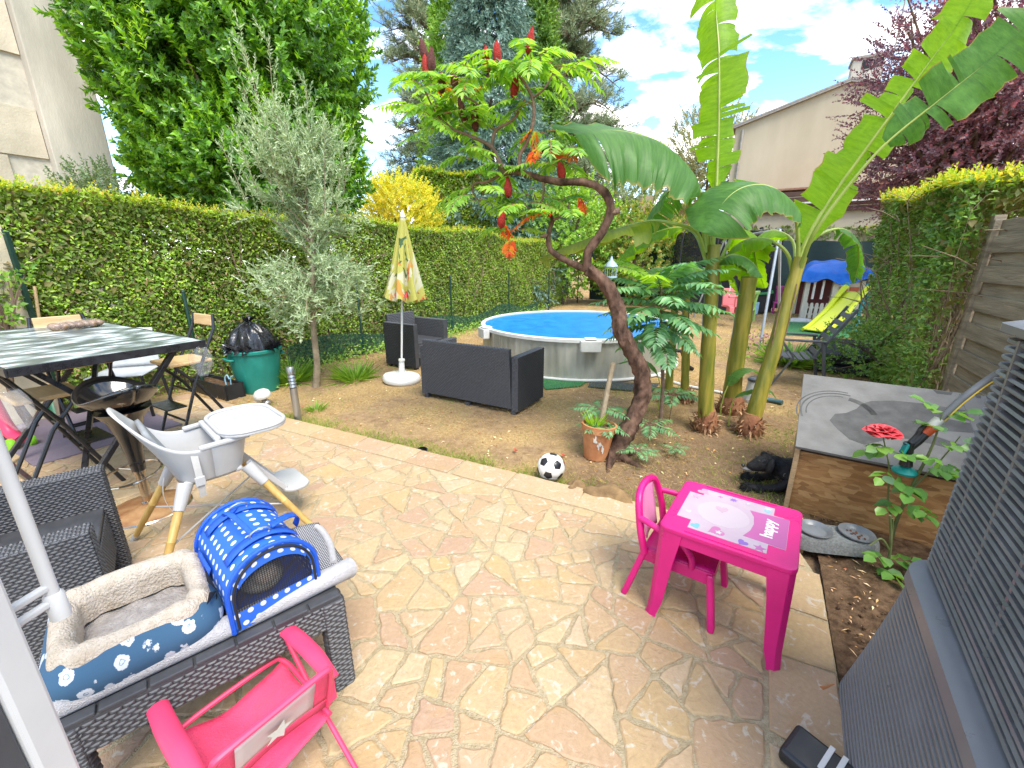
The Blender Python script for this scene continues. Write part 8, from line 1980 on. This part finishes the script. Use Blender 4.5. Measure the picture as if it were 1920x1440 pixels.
mb = MB(); loft(mb, lps); mb.build('lower_tier', CG, cb, smooth=True, angle=50)
mb = MB(); loft(mb, [(rloop(-.045, .705, -.905, .045, .13), .555), (rloop(-.05, .71, -.91, .05, .13), .56), (rloop(-.045, .705, -.905, .045, .12), .598), (rloop(-.02, .68, -.88, .02, .10), .608)]); mb.build('collar', CL, cb, smooth=True, angle=50)
mb = MB(); loft(mb, [(rloop(.022, .64, -.84, -.022, .05), .60), (rloop(.024, .638, -.838, -.024, .05), 1.36)]); mb.build('inner_wall', mat('dark_slot', (.02, .022, .026), .6), cb)
for k in range(33):
    z = .622 + .0223 * k; g = .0015 * math.sin(k * 2.3); e = .03 * k / 33; mb = MB(); lp = rloop(g + e * .3, .66 - e * .3, -.86, -g - e * .3, .045, 5)
    loft(mb, [(lp, z), (rloop(-.004 + e * .3, .664, -.864, .004 - e * .3, .047, 5), z + .004), (lp, z + .0105)]); mb.build('rib', CG, cb, smooth=True, angle=40)
    mb = MB(); mb.sphere((.016 + e * .3, -.016 - e * .3, z + .005), .011, 8, 6, (1.3, 1.3, .62)); mb.build('rib_tip', CT, cb, smooth=True)
for y in (-.12, -.30, -.48, -.66):
    mb = MB(); mb.box((.012, y, .98), (.016, .012, .74)); mb.build('rib_spacer', CG, cb)
mb = MB(); loft(mb, [(rloop(-.004, .664, -.864, .004, .05), 1.36), (rloop(-.012, .672, -.872, .012, .055), 1.365), (rloop(-.012, .672, -.872, .012, .055), 1.385), (rloop(.03, .63, -.83, -.03, .04), 1.40)]); mb.build('lid', CL, cb, smooth=True, angle=40)

og = (.965, .915, 0); dpn = thing('dustpan', 'black dustpan with white bristle edge at the bottom right corner', 'dustpan', og, R(35)); mb = MB(); mb.box((0, 0, .03), (.14, .20, .05)); mb.build('pan', SBK, dpn, bevel=.015, seg=3)
for y in (-.035, .0): mb = MB(); mb.box((.02, y, .0565), (.10, .014, .006)); mb.build('white_stripe', WHITE_T, dpn)
og = (1.20, 1.16, -.03); shd = thing('pot_shard', 'orange terracotta shard stuck in the soil beside the compost bin', 'shard', og, R(20)); mb = MB(); mb.prism([(-.04, -.03), (.05, -.02), (.04, .05), (-.03, .06)], 0, .012, Matrix.Rotation(R(35), 4, 'X')); mb.build('shard', TERRA, shd, bevel=.003)

# ================================================================== doorway jamb and crank pole, far-left odds
WPN = mat('white_joinery', (.50, .50, .50), .4, var=.05, vs=5)
og = (-.83, .5125, 0); jb = thing('door_jamb', 'white door jamb at the left edge of the view', 'door frame', og)
mb = MB(); mb.box((0, .0, 1.1), (.09, .05, 2.4)); mb.build('post', WPN, jb, bevel=.006)
mb = MB(); mb.box((-.004, -.072, 1.1), (.08, .09, 2.4)); mb.build('dark_seal', mat('dark_seal', (.05, .055, .065), .5), jb, bevel=.004)
og = (-.82, .614, .944); cpole = thing('crank_pole', 'white shutter crank pole clipped beside the door jamb', 'pole', og)
mb = MB(); mb.tube([(0, 0, .0), (-.004, .004, 1.2)], .0100, 14); mb.build('pole', WPN, cpole, smooth=True)
mb = MB(); mb.lathe([(.011, -.02), (.0145, -.018), (.0145, .03), (.011, .035)], (0, 0, 0), 16); mb.build('end_cap', WPN, cpole, smooth=True)
for z in (.02, .05): mb = MB(); mb.bar((0, 0, z), (-.012, -.085, z), .014, .012); mb.build('clip', WPN, cpole, bevel=.003)
og = (-4.1, 3.75, .002); rg = thing('outdoor_rug', 'purple-grey woven mat on the terrace behind the tall table', 'rug', og, R(60)); mb = MB(); mb.box((0, 0, .006), (1.0, 1.5, .010)); mb.build('rug', mat('purple_grey_mat', (.17, .13, .16), .9, col2=(.25, .20, .24), vs=40, stretch=(1, 12, 1)), rg)
og = (-4.35, 3.35, 0); scs = thing('kick_scooter', 'hot pink toy scooter with lime wheels at the left edge', 'scooter', og, R(-20)); LIME = mat('lime_wheel', (.22, .55, .02), .4)
mb = MB(); mb.curve([(-.05, 0, .62), (0, 0, .35), (.08, 0, .14), (.22, 0, .085)], [.03, .045, .05, .04], 10, 20); mb.build('fork', PK, scs, smooth=True)
mb = MB(); mb.box((-.2, 0, .085), (.4, .11, .03)); mb.build('deck', PK, scs, bevel=.012)
for x, y in ((.2, -.06), (.2, .06), (-.34, 0)): mb = MB(); mb.lathe([(.0, -.018), (.05, -.018), (.056, 0), (.05, .018), (0, .018)], (x, y, .056), 24, rot=(R(90), 0, 0)); w_ = mb.build('wheel', LIME, scs, smooth=True)
mb = MB(); mb.tube([(-.06, -.16, .70), (-.06, .16, .70)], .014, 8); mb.build('handlebar', PK, scs, smooth=True); mb = MB(); mb.tube([(-.05, 0, .6), (-.06, 0, .70)], .016, 8); mb.build('steerer', STEEL, scs, smooth=True)
og = (-4.55, 3.95, 0); rk = thing('leaf_rake', 'green plastic leaf rake head leaning behind the tall table', 'rake', og, R(-30)); GRK = mat('rake_green', (.01, .14, .07), .5)
for k in range(13): a = R(-40 + 80 * k / 12); mb = MB(); mb.bar((0, 0, .30), (.30 * math.sin(a), -.05, .02), .012, .006); mb.build('tine', GRK, rk)
mb = MB(); mb.tube([(0, 0, .28), (.02, .12, 1.3)], .012, 8); mb.build('handle', WOOD, rk, smooth=True)
for k, (p, lab) in enumerate((((-2.20, 2.90, .80), 'clear plastic bag hanging from the right corner of the tall table'), ((-2.58, 2.06, .74), 'clear plastic bag hanging from the left corner of the tall table'))):
    bgp = thing('plastic_bag', lab, 'plastic bag', p, group='clear bags hung on the tall table')
    mb = MB(); mb.grid(lambda u, v: ((.02 + .045 * math.sin(math.pi * min(1, v * .9 + .1))) * math.cos(6.283 * u) * (1 + .2 * math.sin(5 * 6.283 * u)), (.02 + .045 * math.sin(math.pi * min(1, v * .9 + .1))) * math.sin(6.283 * u) * (1 + .2 * math.sin(4 * 6.283 * u)), .165 - .22 * v), 31, 14); mb.build('film', FILM, bgp, smooth=True, angle=180)
